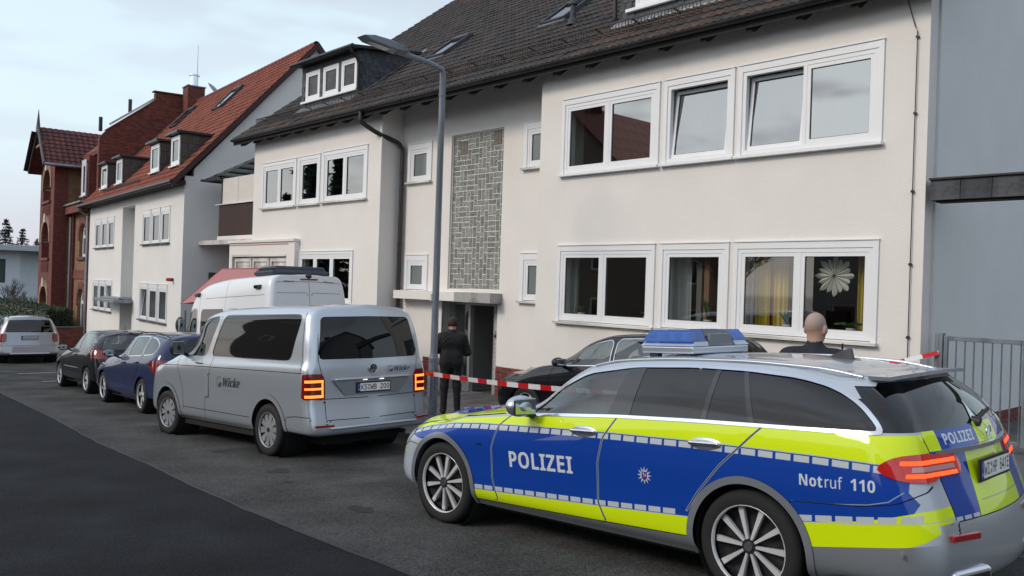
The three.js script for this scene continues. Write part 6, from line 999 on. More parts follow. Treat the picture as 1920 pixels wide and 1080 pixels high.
// ---------- the other vehicles ----------
// generic dressing of a shell: glass, gaps, panels, lamps. o carries side-view polygons in car coordinates
function buildCar(car, c, o) {
  let S = shell({ nodes: carNodes(c), uf: c.uf, ur: c.ur, Lf: c.Lf ?? 0.7, Lr: c.Lr ?? 0.5, rcF: c.rcF ?? 0.3, rcR: c.rcR ?? 0.2, bowF: c.bowF ?? 0.12, bowR: c.bowR ?? 0.07, nu: o.nu || 90, sub: o.sub || 6, nf: 10, nc: 7 }), X;
  const arch = R => (x, y) => Math.min(...o.ax.map(a => Math.hypot(x - a, y - o.ay) - R)), mid = (q, t) => q > -0.95 && q < 0.95;
  [X, S] = split(S, (x, y, z) => Math.abs(z) > 0.45 ? arch(o.archR)(x, y) : 1);
  const sides = (name, s, mat, push = 0, uv) => { for (const i of islands(s)) for (const k of [-1, 1]) part(name, soupGeo(i, k, push, uv), mat, car); };
  for (const p of o.panes || []) { const f = polySD(p.soft === 0 ? p.poly : soft(p.poly, p.soft ?? 2)); let g, tr; [g, S] = split(S, (x, y, z, q, t) => mid(q) && t > 2.6 && t < 7.4 ? f(x, y) : 1); if (p.trim) { [tr, S] = split(S, (x, y, z, q, t) => mid(q) && t > 2.6 && t < 7.4 ? f(x, y) - (p.tw || 0.02) : 1); sides('window_trim', tr, p.trim, 0.002); } sides('side_window', g, p.mat || M.carGlass, -0.004); }
  let ws, rg, rgt; [ws, S] = split(S, (x, y, z, q, t) => q > -0.2 && q < 0.1 && t > 5.5 ? Math.max(x - (o.ws[0] - 0.3 * z * z), (o.ws[1] - 0.12 * z * z) - x, (6.1 - t) * 0.1) : 1); part('windscreen', soupGeo(ws, 0, -0.003), M.carGlass, car);
  const fR = polySD(o.rear.soft ? soft(o.rear.poly, 1) : o.rear.poly); [rg, S] = split(S, (x, y, z, q) => q > 0.5 ? fR(z, y) : 1); part('rear_window', soupGeo(rg, 0, -0.004), o.rear.mat || M.carGlassTint, car);
  if (o.tail) { const fs = polySD(o.tail.side), fr = polySD(o.tail.rear); let tl; [tl, S] = split(S, (x, y, z, q) => q > 1 ? fr(z, y) : q > 0 || x < o.tail.xmax ? fs(x, y) : 1); for (const k of [-1, 1]) { const L = part('tail_light', soupGeo(tl, k, 0.008), M.tailRed2, car); for (const b of o.tail.bars || []) { let g = tl; for (const f of b) [g] = split(g, f); if (g.length) part('light_bar', soupGeo(g, k, 0.0098), M.tailAmber, L); } } }
  if (o.arch) { let r; [r, S] = split(S, (x, y, z, q) => Math.abs(z) > 0.45 && mid(q) ? arch(o.arch)(x, y) : 1); sides('wheel_arch', r, o.archMat || o.paint, 0.008); }
  for (const l of o.gaps || []) { let g; [g, S] = cutGap(S, l, o.gapW || 0.005, (x, y, z, q, t) => mid(q) && t < 7 && z < -0.3); sides('panel_gap', g, M.seam, -0.004); } for (const l of o.rearGaps || []) { let g; [g, S] = cutGap(S, l, o.gapW || 0.005, (x, y, z, q) => q > 0.9, true); sides('panel_gap', g, M.seam, -0.004); }
  for (const p of o.panels || []) { const f = p.f || (() => { const k = polySD(p.poly); return (x, y, z, q, t) => mid(q) && t < 6.5 ? k(x, y) : 1; })(); let g; [g, S] = split(S, f); if (p.whole) part(p.name, soupGeo(g, 0), p.mat || o.paint, car); else sides(p.name, g, p.mat || o.paint); }
  part('body', soupGeo(S, 0), o.paint, car);
  part('underbody', [box(c.xR + 0.25, 0.18, -c.W * 0.6, c.xF - 0.3, 0.32, c.W * 0.6), box(o.ax[0] + 0.4, 0.2, -c.W * 0.88, o.ax[1] - 0.4, 0.27, c.W * 0.88)], M.underbody, car);
  for (const a of o.ax) for (const s of [-1, 1]) part('wheel_well', new THREE.CylinderGeometry(o.archR + 0.006, o.archR + 0.006, 0.34, 24, 1, true).rotateX(Math.PI / 2).translate(a, o.ay, s * (c.W - 0.21)), M.underbody, car);
  const G = wheelGeos(o.wr, 0.21, o.rim, o.nsp || 5, o.kind || 'five');
  addWheels(car, G, { rim: o.rimMat || M.alloyDark, spoke: o.spokeMat || M.alloy }, [[o.ax[0], o.wr, -c.W + 0.115], [o.ax[0], o.wr, c.W - 0.115], [o.ax[1], o.wr, -c.W + 0.115, o.steer || 0], [o.ax[1], o.wr, c.W - 0.115, o.steer || 0]]);
  if (o.mirror) for (const s of [-1, 1]) { const [mx, my, sx, sy] = o.mirror, m = part('mirror', new THREE.SphereGeometry(1, 20, 12).scale(sx, sy, 0.11), o.mirrorMat || o.paint, car); m.position.set(mx, my, s * (c.W + 0.10)); part('mirror_glass', rbox(-sx * 0.95, -sy * 0.75, -0.085, -sx * 0.7, sy * 0.75, 0.085, 0.02, 3), M.darkMirror, m); part('mirror_foot', bar([0, -sy * 0.5, -s * 0.05], [0.04, -sy * 0.9, -s * 0.17], 0.06, 0.035), M.blackPlastic, m); }
  for (const [hx, hy] of o.handles || []) for (const s of [-1, 1]) part('door_handle', rbox(hx - 0.09, hy - 0.016, s * (c.W + 0.002) - 0.02, hx + 0.09, hy + 0.016, s * (c.W + 0.002) + 0.02, 0.012, 3), o.handleMat || o.paint, car);
  for (const [x, z] of o.seats || []) seat(car, x, z, M.seat);
  if (o.dash) part('dashboard', rbox(o.dash - 0.35, 0.6, -c.W * 0.75, o.dash, o.dashY || 0.95, c.W * 0.75, 0.08, 3), M.seat, car);
  part('cabin_floor', rbox(c.xR + 0.2, 0.3, -c.W * 0.7, c.xF - 0.9, 0.45, c.W * 0.7, 0.02), M.seat, car);
}
M.tailRed2 = PHY({ color: lin(0.21, 0.008, 0.008), roughness: 0.1, clearcoat: 1, clearcoatRoughness: 0.04 }); M.tailAmber = STD({ color: lin(0.6, 0.1, 0.02), emissive: lin(1.0, 0.26, 0.04), emissiveIntensity: 2.2 });
// silver passenger van
{
  const car = thing('passenger_van', 'silver passenger van with dark windows and lit tail lights parked by lamp post', 'van');
  M.vanSilver = PHY({ color: lin(0.58, 0.63, 0.69), metalness: 0.66, roughness: 0.30, clearcoat: 0.8, clearcoatRoughness: 0.05 });
  const c = {
    W: 0.952, xF: 3.9, xR: -1.0, sillY: 0.30, cowlX: 2.95, wsTopX: 1.95, uf: 3.35, ur: -0.62, Lf: 0.6, Lr: 0.4, rcF: 0.36, rcR: 0.115, bowF: 0.16, bowR: 0.05,
    belt: [[3.8, 0.98], [3.4, 1.06], [3.0, 1.15], [2.6, 1.215], [1.6, 1.235], [-0.9, 1.245]], top: [[3.8, 1.0], [3.4, 1.13], [2.95, 1.25], [2.1, 1.82], [1.8, 1.90], [1.3, 1.95], [0.4, 1.965], [-0.5, 1.955], [-0.9, 1.93]],
    sideTop: [[3.0, 1.17], [2.6, 1.36], [2.2, 1.66], [1.9, 1.80], [1.4, 1.86], [0.4, 1.875], [-0.6, 1.865], [-0.9, 1.85]], roofW: [[2.8, 0.84], [1.9, 0.78], [0.5, 0.775], [-0.9, 0.765]], widths: [[3.9, 0.93], [3.4, 0.98], [2.9, 1], [-0.5, 1], [-1, 0.99]],
    crease: x => pchip([[3.6, 0.90], [3.0, 1.06], [1, 1.085], [-0.9, 1.095]])(x), fx: [3.80, 3.86, 3.84, 3.72, 3.55, 3.5, 3.5, 3.52, 3.53], rx: [-0.97, -1.0, -0.945, -0.935, -0.92, -0.875, -0.80, -0.78, -0.77],
  };
  const tailSide = [[-0.845, 1.085], [-0.825, 0.775], [-1.3, 0.775], [-1.3, 1.10]], tailRear = [[-1, 0.765], [-0.70, 0.765], [-0.70, 1.02], [-0.735, 1.085], [-1, 1.10]];
  const bandY = (y0, y1) => [(x, y) => y - y1, (x, y) => y0 - y, (x, y, z, q) => q > 1 ? z + 0.72 : x + 0.875];
  buildCar(car, c, {
    paint: M.vanSilver, ax: [0, 3.0], ay: 0.335, archR: 0.40, arch: 0.465, wr: 0.335, rim: 0.222, nsp: 10, kind: 'cover', spokeMat: STD({ color: lin(0.42, 0.44, 0.46), metalness: 0.6, roughness: 0.4 }), nu: 120, sub: 7, steer: 0.10,
    panes: [{ poly: [[2.62, 1.235], [2.18, 1.60], [1.97, 1.735], [1.80, 1.775], [1.50, 1.80], [1.765, 1.245]], soft: 1, mat: M.carGlassTint, trim: M.blackGloss, tw: 0.014 }, { poly: [[1.60, 1.245], [1.36, 1.80], [1.2, 1.81], [-0.50, 1.815], [-0.64, 1.80], [-0.50, 1.26], [-0.40, 1.25]], soft: 1, mat: M.darkGlass, trim: M.blackGloss, tw: 0.012 }],
    ws: [2.98, 2.0], rear: { poly: [[0.05, 1.255], [-0.74, 1.262], [-0.775, 1.29], [-0.69, 1.76], [-0.66, 1.79], [0.05, 1.80]], mat: M.darkGlass },
    tail: { side: tailSide, rear: tailRear, xmax: -0.5, bars: [bandY(0.795, 0.828), bandY(0.892, 0.918), bandY(0.98, 1.012), [(x, y, z, q) => q > 1 ? z + 0.722 : 1, (x, y, z) => -0.745 - z, (x, y) => y - 1.01, (x, y) => 0.80 - y]] },
    gaps: [[[3.3, 1.06], [2.6, 1.075], [1.5, 1.085], [-0.83, 1.095]], [[2.60, 1.24], [2.615, 1.07], [2.45, 0.75], [2.42, 0.45]], [[1.45, 1.80], [1.52, 1.25], [1.57, 1.07], [1.72, 0.7], [1.74, 0.34]], [[1.735, 0.92], [1.61, 0.98], [1.605, 0.65], [1.75, 0.65]], [[-0.70, 1.86], [-0.78, 1.25], [-0.80, 1.1]], [[-0.47, 0.535], [-0.7, 0.56], [-0.95, 0.56]], [[2.42, 0.47], [1.7, 0.468], [0.43, 0.462]]],
    rearGaps: [[[0, 0.765], [-0.72, 0.775]], [[-0.735, 1.84], [-0.775, 1.25], [-0.745, 1.10], [-0.70, 1.0], [-0.70, 0.5]], [[0, 0.505], [-0.70, 0.515]]], gapW: 0.0048,
    panels: [{ name: 'front_door', poly: [[2.60, 1.24], [2.615, 1.07], [2.45, 0.75], [2.42, 0.33], [1.74, 0.33], [1.72, 0.7], [1.57, 1.07], [1.45, 1.85], [2.0, 1.80]] }, { name: 'sliding_door', poly: [[1.45, 1.85], [1.57, 1.07], [1.72, 0.7], [1.74, 0.33], [0.42, 0.33], [0.45, 0.6], [0.40, 1.85]] }, { name: 'rear_bumper', whole: true, f: (x, y, z, q) => x < -0.42 ? y - (q > 1 ? 0.51 : 0.545) : 1 }, { name: 'tailgate', whole: true, f: (x, y, z, q) => q > 0.8 ? Math.abs(z) - lerpTab([[0.4, 0.70], [1.0, 0.70], [1.1, 0.745], [1.25, 0.775], [1.84, 0.735]], y) : 1 }],
    mirror: [2.42, 1.34, 0.075, 0.125], mirrorMat: M.blackPlastic, handles: [[1.9, 1.135]], handleMat: M.chrome, seats: [[1.9, -0.5], [1.9, 0.5]], dash: 2.75, dashY: 1.15,
  });
  part('brake_light', rbox(-0.845, 1.835, -0.17, -0.80, 1.862, 0.17, 0.008), M.refl, car);
  // plate recess: inclined cheeks, plate, its lamps
  part('plate_trough', slab([[-0.60, 1.0], [0.60, 1.0], [0.42, 0.80], [-0.42, 0.80]].reverse(), [], -0.006, 0.006).rotateY(-Math.PI / 2).translate(-0.988, 0, 0), PHY({ color: lin(0.30, 0.325, 0.355), metalness: 0.5, roughness: 0.4, clearcoat: 1 }), car);
  part('plate_ledge', rbox(-1.022, 0.995, -0.58, -0.97, 1.02, 0.58, 0.01), M.vanSilver, car);
  plate(car, ['KS', 'WB 200'], 0.52, 0.11, [-1.004, 0.895, 0.005], -Math.PI / 2);
  M.plateLamp = STD({ color: lin(1, 1, 0.95), emissive: lin(1, 0.97, 0.9), emissiveIntensity: 1.4 });
  for (const z of [-0.13, 0.13]) part('plate_lamp', rbox(-1.018, 0.986, z - 0.03, -1.0, 0.994, z + 0.03, 0.003), M.plateLamp, car);
  { const b = part('brand_badge', new THREE.CylinderGeometry(0.066, 0.066, 0.012, 32).rotateZ(Math.PI / 2), M.blackGloss, car); b.position.set(-0.992, 1.125, 0.0); part('badge_ring', new THREE.TorusGeometry(0.062, 0.006, 8, 36).rotateY(Math.PI / 2).translate(-0.007, 0, 0), M.chrome, b); const L = (a, d) => bar([-0.010, a[1], a[0]], [-0.010, d[1], d[0]], 0.006, 0.011, new V3(1, 0, 0)); part('badge_letters', [L([-0.026, 0.052], [-0.001, 0.008]), L([0.026, 0.052], [0.001, 0.008]), L([-0.050, 0.025], [-0.026, -0.045]), L([-0.026, -0.045], [0, -0.004]), L([0, -0.004], [0.026, -0.045]), L([0.026, -0.045], [0.050, 0.025])], M.chrome, b); }
  const script = (w, h) => { const k = document.createElement('canvas'); k.width = 512; k.height = 160; const x = k.getContext('2d'); x.strokeStyle = '#8a6a5a'; x.lineWidth = 9; x.beginPath(); x.arc(66, 70, 50, 2.4, 5.4); x.stroke(); x.strokeStyle = '#5a5f68'; x.beginPath(); x.arc(66, 78, 46, 0.2, 2.4); x.stroke(); x.fillStyle = '#3b4048'; x.beginPath(); x.ellipse(82, 96, 34, 15, -0.5, 0, 7); x.fill(); x.fillStyle = '#23262c'; x.font = 'italic bold 118px serif'; x.save(); x.translate(122, 112); const m = x.measureText('Wicke').width; x.transform(370 / m, 0, -0.12, 1, 0, 0); x.fillText('Wicke', 0, 0); x.restore(); x.fillStyle = '#9aa0a6'; x.fillRect(170, 138, 300, 5); return k; };
  decal('company_logo', car, script(), 0.68, 0.215, [1.03, 0.880, -0.9575], [0, Math.PI, 0]);
  decal('company_logo', car, script(), 0.37, 0.115, [-0.999, 1.105, 0.42], [0, -Math.PI / 2, 0]);
  { const h = part('gate_handle', rbox(-0.995, 0.595, -0.12, -0.975, 0.635, 0.14, 0.01), M.vanSilver, car); part('handle_cavity', rbox(-0.999, 0.548, -0.075, -0.99, 0.592, 0.095, 0.006), M.seam, h); }
  for (const s of [-1, 1]) { const r = part('reflector', rbox(-0.012, -0.014, -0.12, 0.012, 0.014, 0.12, 0.006), M.refl, car); r.position.set(-1.055, 0.455, s * 0.76); r.rotation.y = s * 0.25; }
  part('bumper_step', rbox(-1.085, 0.40, -0.66, -1.0, 0.43, 0.66, 0.02, 3), M.vanSilver, car);
  part('filler_flap', rbox(1.62, 0.66, -0.958, 1.735, 0.955, -0.953, 0.002), M.vanSilver, car);
  part('exhaust_pipe', rod([-0.2, 0.28, 0.4], [-0.95, 0.27, 0.55], 0.03), M.underbody, car);
  placeCar(car, -10.1413, -6.1006, -0.0486, pitAt(-10.14));
}
// dark blue estate
{
  const car = thing('estate_car', 'dark blue estate car parked in front of the silver passenger van', 'car');
  M.navy = PHY({ color: lin(0.009, 0.018, 0.085), roughness: 0.45, specularIntensity: 0.3, clearcoat: 1, clearcoatRoughness: 0.04 });
  const c = {
    W: 0.905, xF: 3.55, xR: -1.0, sillY: 0.24, cowlX: 2.25, wsTopX: 1.25, uf: 3.05, ur: -0.5, rcF: 0.34, rcR: 0.2, bowR: 0.08,
    belt: [[3.4, 0.72], [3.0, 0.82], [2.4, 0.93], [2.0, 0.97], [1, 1.02], [0, 1.06], [-0.8, 1.09]], top: [[3.4, 0.76], [3.0, 0.88], [2.35, 1.02], [1.35, 1.44], [1.0, 1.49], [0.4, 1.505], [-0.3, 1.48], [-0.8, 1.42]],
    sideTop: [[2.3, 0.97], [1.9, 1.14], [1.5, 1.34], [1.1, 1.43], [0.5, 1.45], [-0.2, 1.42], [-0.75, 1.36]], roofW: [[2.1, 0.70], [1.3, 0.61], [0, 0.60], [-0.8, 0.57]], widths: [[3.5, 0.94], [3.0, 0.985], [2.5, 1], [0, 1], [-0.8, 0.96]],
    crease: x => pchip([[3.3, 0.64], [2.4, 0.76], [0, 0.88], [-0.8, 0.90]])(x), fx: [3.48, 3.54, 3.53, 3.44, 3.32, 3.32, 3.33, 3.34, 3.35], rx: [-0.92, -0.98, -0.96, -0.90, -0.86, -0.80, -0.72, -0.72, -0.72],
  };
  buildCar(car, c, {
    paint: M.navy, ax: [0, 2.648], ay: 0.32, archR: 0.365, arch: 0.39, wr: 0.322, rim: 0.225, nsp: 5,
    panes: [{ poly: [[1.92, 0.99], [1.75, 1.16], [1.45, 1.30], [1.05, 1.385], [1.0, 1.03]], soft: 1, trim: M.chrome, tw: 0.014 }, { poly: [[0.93, 1.035], [0.97, 1.395], [0.5, 1.41], [0.18, 1.405], [0.05, 1.075]], soft: 1, trim: M.chrome, tw: 0.014, mat: M.carGlassTint }, { poly: [[-0.02, 1.08], [0.12, 1.40], [-0.2, 1.37], [-0.52, 1.28], [-0.60, 1.2], [-0.5, 1.11]], soft: 1, trim: M.chrome, tw: 0.014, mat: M.carGlassTint }],
    ws: [2.3, 1.3], rear: { poly: [[0.05, 1.1], [-0.66, 1.1], [-0.55, 1.36], [0.05, 1.38]] }, tail: { side: [[-0.42, 0.93], [-0.62, 1.0], [-1.2, 1.01], [-1.2, 0.72], [-0.8, 0.74]], rear: [[-1, 0.72], [-0.62, 0.76], [-0.6, 0.98], [-1, 1.0]], xmax: -0.3 },
    gaps: [[[2.05, 0.97], [2.1, 0.75], [2.05, 0.3]], [[0.97, 1.03], [1.0, 0.7], [0.95, 0.3]], [[0.0, 1.07], [0.2, 0.85], [0.40, 0.55], [0.42, 0.4]], [[-0.4, 0.6], [-0.9, 0.62]]], rearGaps: [[[0, 0.62], [-0.7, 0.62]], [[-0.6, 1.08], [-0.6, 0.62]]],
    panels: [{ name: 'front_door', poly: [[2.05, 0.97], [2.1, 0.75], [2.05, 0.3], [0.95, 0.3], [1.0, 0.7], [0.97, 1.5], [1.8, 1.4]] }, { name: 'rear_door', poly: [[0.97, 1.5], [1.0, 0.7], [0.95, 0.3], [0.42, 0.3], [0.40, 0.55], [0.2, 0.85], [0.0, 1.07], [0.15, 1.5]] }],
    mirror: [1.78, 1.06, 0.07, 0.075], handles: [[1.12, 0.90], [0.28, 0.935]], seats: [[1.2, -0.36], [1.2, 0.36], [0.35, -0.38], [0.35, 0.38]], dash: 1.95,
  });
  for (const s of [-1, 1]) part('roof_rail', tube([[1.15, 1.45, s * 0.6], [0.9, 1.49, s * 0.59], [0.1, 1.495, s * 0.58], [-0.4, 1.45, s * 0.57], [-0.6, 1.41, s * 0.565]], 0.012, 24, 6), M.blackPlastic, car);
  placeCar(car, -16.1916, -6.6136, 0.0569, pitAt(-16.19));
}
// black hatchback
{
  const car = thing('hatchback_car', 'small black hatchback with red tail light parked ahead of the blue estate', 'car');
  M.blackPaint = PHY({ color: lin(0.005, 0.006, 0.008), roughness: 0.5, specularIntensity: 0.2, clearcoat: 1, clearcoatRoughness: 0.04 });
  const c = {
    W: 0.875, xF: 3.35, xR: -0.68, sillY: 0.24, cowlX: 2.25, wsTopX: 1.2, uf: 2.9, ur: -0.3, rcF: 0.34, rcR: 0.24, bowR: 0.11, Lr: 0.6,
    belt: [[3.2, 0.72], [2.8, 0.82], [2.3, 0.91], [1.9, 0.96], [1, 1.0], [0, 1.04], [-0.5, 1.06]], top: [[3.2, 0.76], [2.8, 0.88], [2.3, 1.0], [1.3, 1.40], [0.9, 1.46], [0.4, 1.475], [-0.1, 1.45], [-0.5, 1.39]],
    sideTop: [[2.25, 0.96], [1.8, 1.16], [1.4, 1.32], [1.0, 1.41], [0.5, 1.425], [0.0, 1.39], [-0.5, 1.31]], roofW: [[2.1, 0.66], [1.2, 0.58], [0, 0.565], [-0.6, 0.53]], widths: [[3.3, 0.93], [2.8, 0.985], [2.4, 1], [0.2, 1], [-0.5, 0.95]],
    crease: x => pchip([[3.1, 0.64], [2.3, 0.76], [0, 0.86], [-0.6, 0.88]])(x), fx: [3.26, 3.33, 3.32, 3.22, 3.10, 3.1, 3.1, 3.1, 3.1], rx: [-0.58, -0.66, -0.64, -0.58, -0.50, -0.42, -0.33, -0.33, -0.33],
  };
  buildCar(car, c, {
    paint: M.blackPaint, ax: [0, 2.54], ay: 0.305, archR: 0.345, arch: 0.365, wr: 0.308, rim: 0.215, nsp: 7,
    panes: [{ poly: [[1.9, 0.985], [1.7, 1.14], [1.35, 1.29], [0.95, 1.365], [0.80, 1.03]], soft: 1 }, { poly: [[0.74, 1.035], [0.88, 1.37], [0.4, 1.385], [0.05, 1.36], [-0.25, 1.24], [-0.3, 1.14], [-0.15, 1.07]], soft: 1 }],
    ws: [2.25, 1.22], rear: { poly: [[0.05, 1.03], [-0.66, 1.04], [-0.52, 1.33], [0.05, 1.36]], mat: M.carGlass }, tail: { side: [[-0.20, 0.99], [-0.36, 1.02], [-1, 1.0], [-1, 0.80], [-0.48, 0.82]], rear: [[-1, 0.76], [-0.52, 0.79], [-0.60, 0.96], [-1, 1.0]], xmax: -0.1 },
    gaps: [[[2.0, 0.96], [2.05, 0.75], [2.0, 0.3]], [[0.77, 1.03], [0.72, 0.8], [0.60, 0.5], [0.62, 0.3]], [[-0.35, 0.58], [-0.7, 0.60]]], rearGaps: [[[0, 0.60], [-0.7, 0.60]], [[0, 0.99], [-0.6, 1.0]]],
    panels: [{ name: 'front_door', poly: [[2.0, 0.96], [2.05, 0.75], [2.0, 0.3], [0.62, 0.3], [0.60, 0.5], [0.72, 0.8], [0.77, 1.03], [0.9, 1.45], [1.7, 1.4]] }],
    mirror: [1.72, 1.03, 0.065, 0.07], handles: [[0.92, 0.88]], seats: [[1.1, -0.35], [1.1, 0.35], [0.25, -0.36], [0.25, 0.36]], dash: 1.9,
  });
  part('side_strip', rbox(0.65, 0.56, -0.888, 1.98, 0.58, -0.868, 0.006), M.zinc, car);
  part('aerial', rod([0.1, 1.44, 0], [0.0, 1.56, 0], 0.006, 0.004), M.blackPlastic, car);
  placeCar(car, -21.0924, -7.0519, 0.0463, pitAt(-21.09));
}
// silver minivan, plate blurred in the photograph
{
  const car = thing('minivan', 'silver grey minivan seen from behind at the far end of the street', 'car');
  M.champagne = PHY({ color: lin(0.34, 0.35, 0.38), metalness: 0.8, roughness: 0.38, clearcoat: 1, clearcoatRoughness: 0.06 });
  const c = {
    W: 0.985, xF: 4.0, xR: -0.98, sillY: 0.28, cowlX: 2.75, wsTopX: 1.6, uf: 3.5, ur: -0.55, rcF: 0.4, rcR: 0.2, bowR: 0.07,
    belt: [[3.9, 0.8], [3.4, 0.95], [2.8, 1.05], [2.4, 1.08], [1, 1.11], [-0.8, 1.12]], top: [[3.9, 0.85], [3.4, 1.0], [2.75, 1.14], [1.7, 1.62], [1.3, 1.70], [0.5, 1.74], [-0.4, 1.72], [-0.8, 1.68]],
    sideTop: [[2.8, 1.09], [2.2, 1.36], [1.7, 1.57], [1.3, 1.62], [0.5, 1.66], [-0.8, 1.63]], roofW: [[2.6, 0.78], [1.6, 0.68], [0, 0.68], [-0.8, 0.66]], widths: [[3.9, 0.92], [3.3, 0.98], [2.9, 1], [0, 1], [-0.8, 0.97]],
    crease: x => 0.90, fx: [3.92, 3.98, 3.97, 3.86, 3.7, 3.7, 3.7, 3.7, 3.7], rx: [-0.92, -0.98, -0.93, -0.88, -0.85, -0.78, -0.68, -0.67, -0.67],
  };
  buildCar(car, c, {
    paint: M.champagne, ax: [0, 2.88], ay: 0.33, archR: 0.37, arch: 0.39, wr: 0.33, rim: 0.215, nsp: 5,
    panes: [{ poly: [[2.3, 1.11], [1.85, 1.42], [1.6, 1.55], [1.3, 1.58], [1.25, 1.13]], soft: 1 }, { poly: [[1.15, 1.135], [1.2, 1.585], [0.3, 1.60], [0.25, 1.145]], soft: 1, mat: M.darkGlass }, { poly: [[0.15, 1.145], [0.2, 1.60], [-0.55, 1.585], [-0.66, 1.15]], soft: 1, mat: M.darkGlass }],
    ws: [2.8, 1.65], rear: { poly: [[0.05, 1.13], [-0.78, 1.13], [-0.66, 1.57], [0.05, 1.59]], mat: M.carGlassTint }, tail: { side: [[-0.65, 1.08], [-0.65, 0.78], [-1.3, 0.78], [-1.3, 1.10]], rear: [[-1.1, 0.78], [-0.79, 0.78], [-0.79, 1.08], [-1.1, 1.1]], xmax: -0.4 },
    gaps: [[[-0.5, 0.66], [-0.95, 0.67]]], rearGaps: [[[0, 0.66], [-0.78, 0.66]], [[-0.77, 1.10], [-0.77, 0.66]]], panels: [{ name: 'rear_bumper', whole: true, f: (x, y, z, q) => x < -0.42 ? y - 0.66 : 1 }],
    mirror: [2.2, 1.15, 0.08, 0.085], mirrorMat: M.blackPlastic, seats: [[1.3, -0.4], [1.3, 0.4]], dash: 2.4,
  });
  plate(car, null, 0.52, 0.13, [-0.965, 0.93, 0], -Math.PI / 2, '#c9c9cb');
  { const b = part('plate_board', rbox(-1.12, 0.36, -0.62, -1.09, 0.40, 0.62, 0.006), M.pvc, car); part('board_face', rbox(-1.11, 0.40, -0.56, -1.095, 0.64, 0.56, 0.004), STD({ color: lin(0.42, 0.42, 0.44), roughness: 0.6 }), b); }
  part('rear_wiper', bar([-0.93, 1.15, 0.05], [-0.91, 1.18, 0.45], 0.014, 0.016), M.blackPlastic, car);
  for (const s of [-1, 1]) part('roof_rail', tube([[1.3, 1.66, s * 0.66], [1.1, 1.72, s * 0.655], [-0.3, 1.725, s * 0.65], [-0.55, 1.68, s * 0.65]], 0.016, 20, 6), M.blackPlastic, car);
  placeCar(car, -35.2225, -8.2415, 0.123, pitAt(-35.2));
}
// black car between the police car and the house
{
  const car = thing('saloon_car', 'black car parked close to the house wall behind the police car', 'car');
  const c = {
    W: 0.90, xF: 3.5, xR: -0.85, sillY: 0.24, cowlX: 2.25, wsTopX: 1.2, uf: 3.0, ur: -0.45, rcF: 0.36, rcR: 0.2,
    belt: [[3.4, 0.70], [3.0, 0.80], [2.4, 0.93], [2.0, 0.98], [1, 1.02], [0, 1.06], [-0.7, 1.08]], top: [[3.4, 0.76], [3.0, 0.88], [2.35, 1.02], [1.3, 1.42], [0.95, 1.47], [0.4, 1.48], [-0.3, 1.45], [-0.7, 1.40]],
    sideTop: [[2.3, 0.97], [1.9, 1.15], [1.5, 1.33], [1.1, 1.42], [0.5, 1.44], [-0.2, 1.41], [-0.75, 1.34]], roofW: [[2.1, 0.70], [1.3, 0.6], [0, 0.59], [-0.8, 0.56]], widths: [[3.5, 0.93], [3.0, 0.985], [2.5, 1], [0, 1], [-0.8, 0.96]],
    crease: x => pchip([[3.3, 0.64], [2.4, 0.78], [0, 0.88], [-0.8, 0.90]])(x), fx: [3.42, 3.5, 3.49, 3.40, 3.26, 3.26, 3.27, 3.28, 3.29], rx: [-0.8, -0.85, -0.83, -0.78, -0.74, -0.66, -0.58, -0.58, -0.58],
  };
  buildCar(car, c, {
    paint: M.blackPaint, ax: [0, 2.62], ay: 0.325, archR: 0.36, arch: 0.38, wr: 0.325, rim: 0.22, nsp: 5,
    panes: [{ poly: [[1.95, 0.995], [1.75, 1.15], [1.4, 1.31], [1.0, 1.385], [0.95, 1.03]], soft: 1, trim: M.chrome, tw: 0.012 }, { poly: [[0.87, 1.035], [0.92, 1.39], [0.45, 1.40], [0.1, 1.38], [-0.3, 1.2], [-0.2, 1.08]], soft: 1, trim: M.chrome, tw: 0.012 }],
    ws: [2.28, 1.25], rear: { poly: [[0.05, 1.08], [-0.62, 1.08], [-0.52, 1.33], [0.05, 1.36]] }, gaps: [[[2.05, 0.97], [2.1, 0.75], [2.05, 0.3]], [[0.9, 1.03], [0.93, 0.7], [0.9, 0.3]]], panels: [{ name: 'front_door', poly: [[2.05, 0.97], [2.1, 0.75], [2.05, 0.3], [0.9, 0.3], [0.93, 0.7], [0.9, 1.5], [1.8, 1.4]] }],
    mirror: [1.80, 1.05, 0.085, 0.07], mirrorMat: M.blackPlastic, handles: [[1.05, 0.9]], seats: [[1.15, -0.36], [1.15, 0.36]], dash: 1.95,
  });
  placeCar(car, -6.75, -9.95, 0.0, pitAt(-6.75)); car.position.y += 0.075;
}
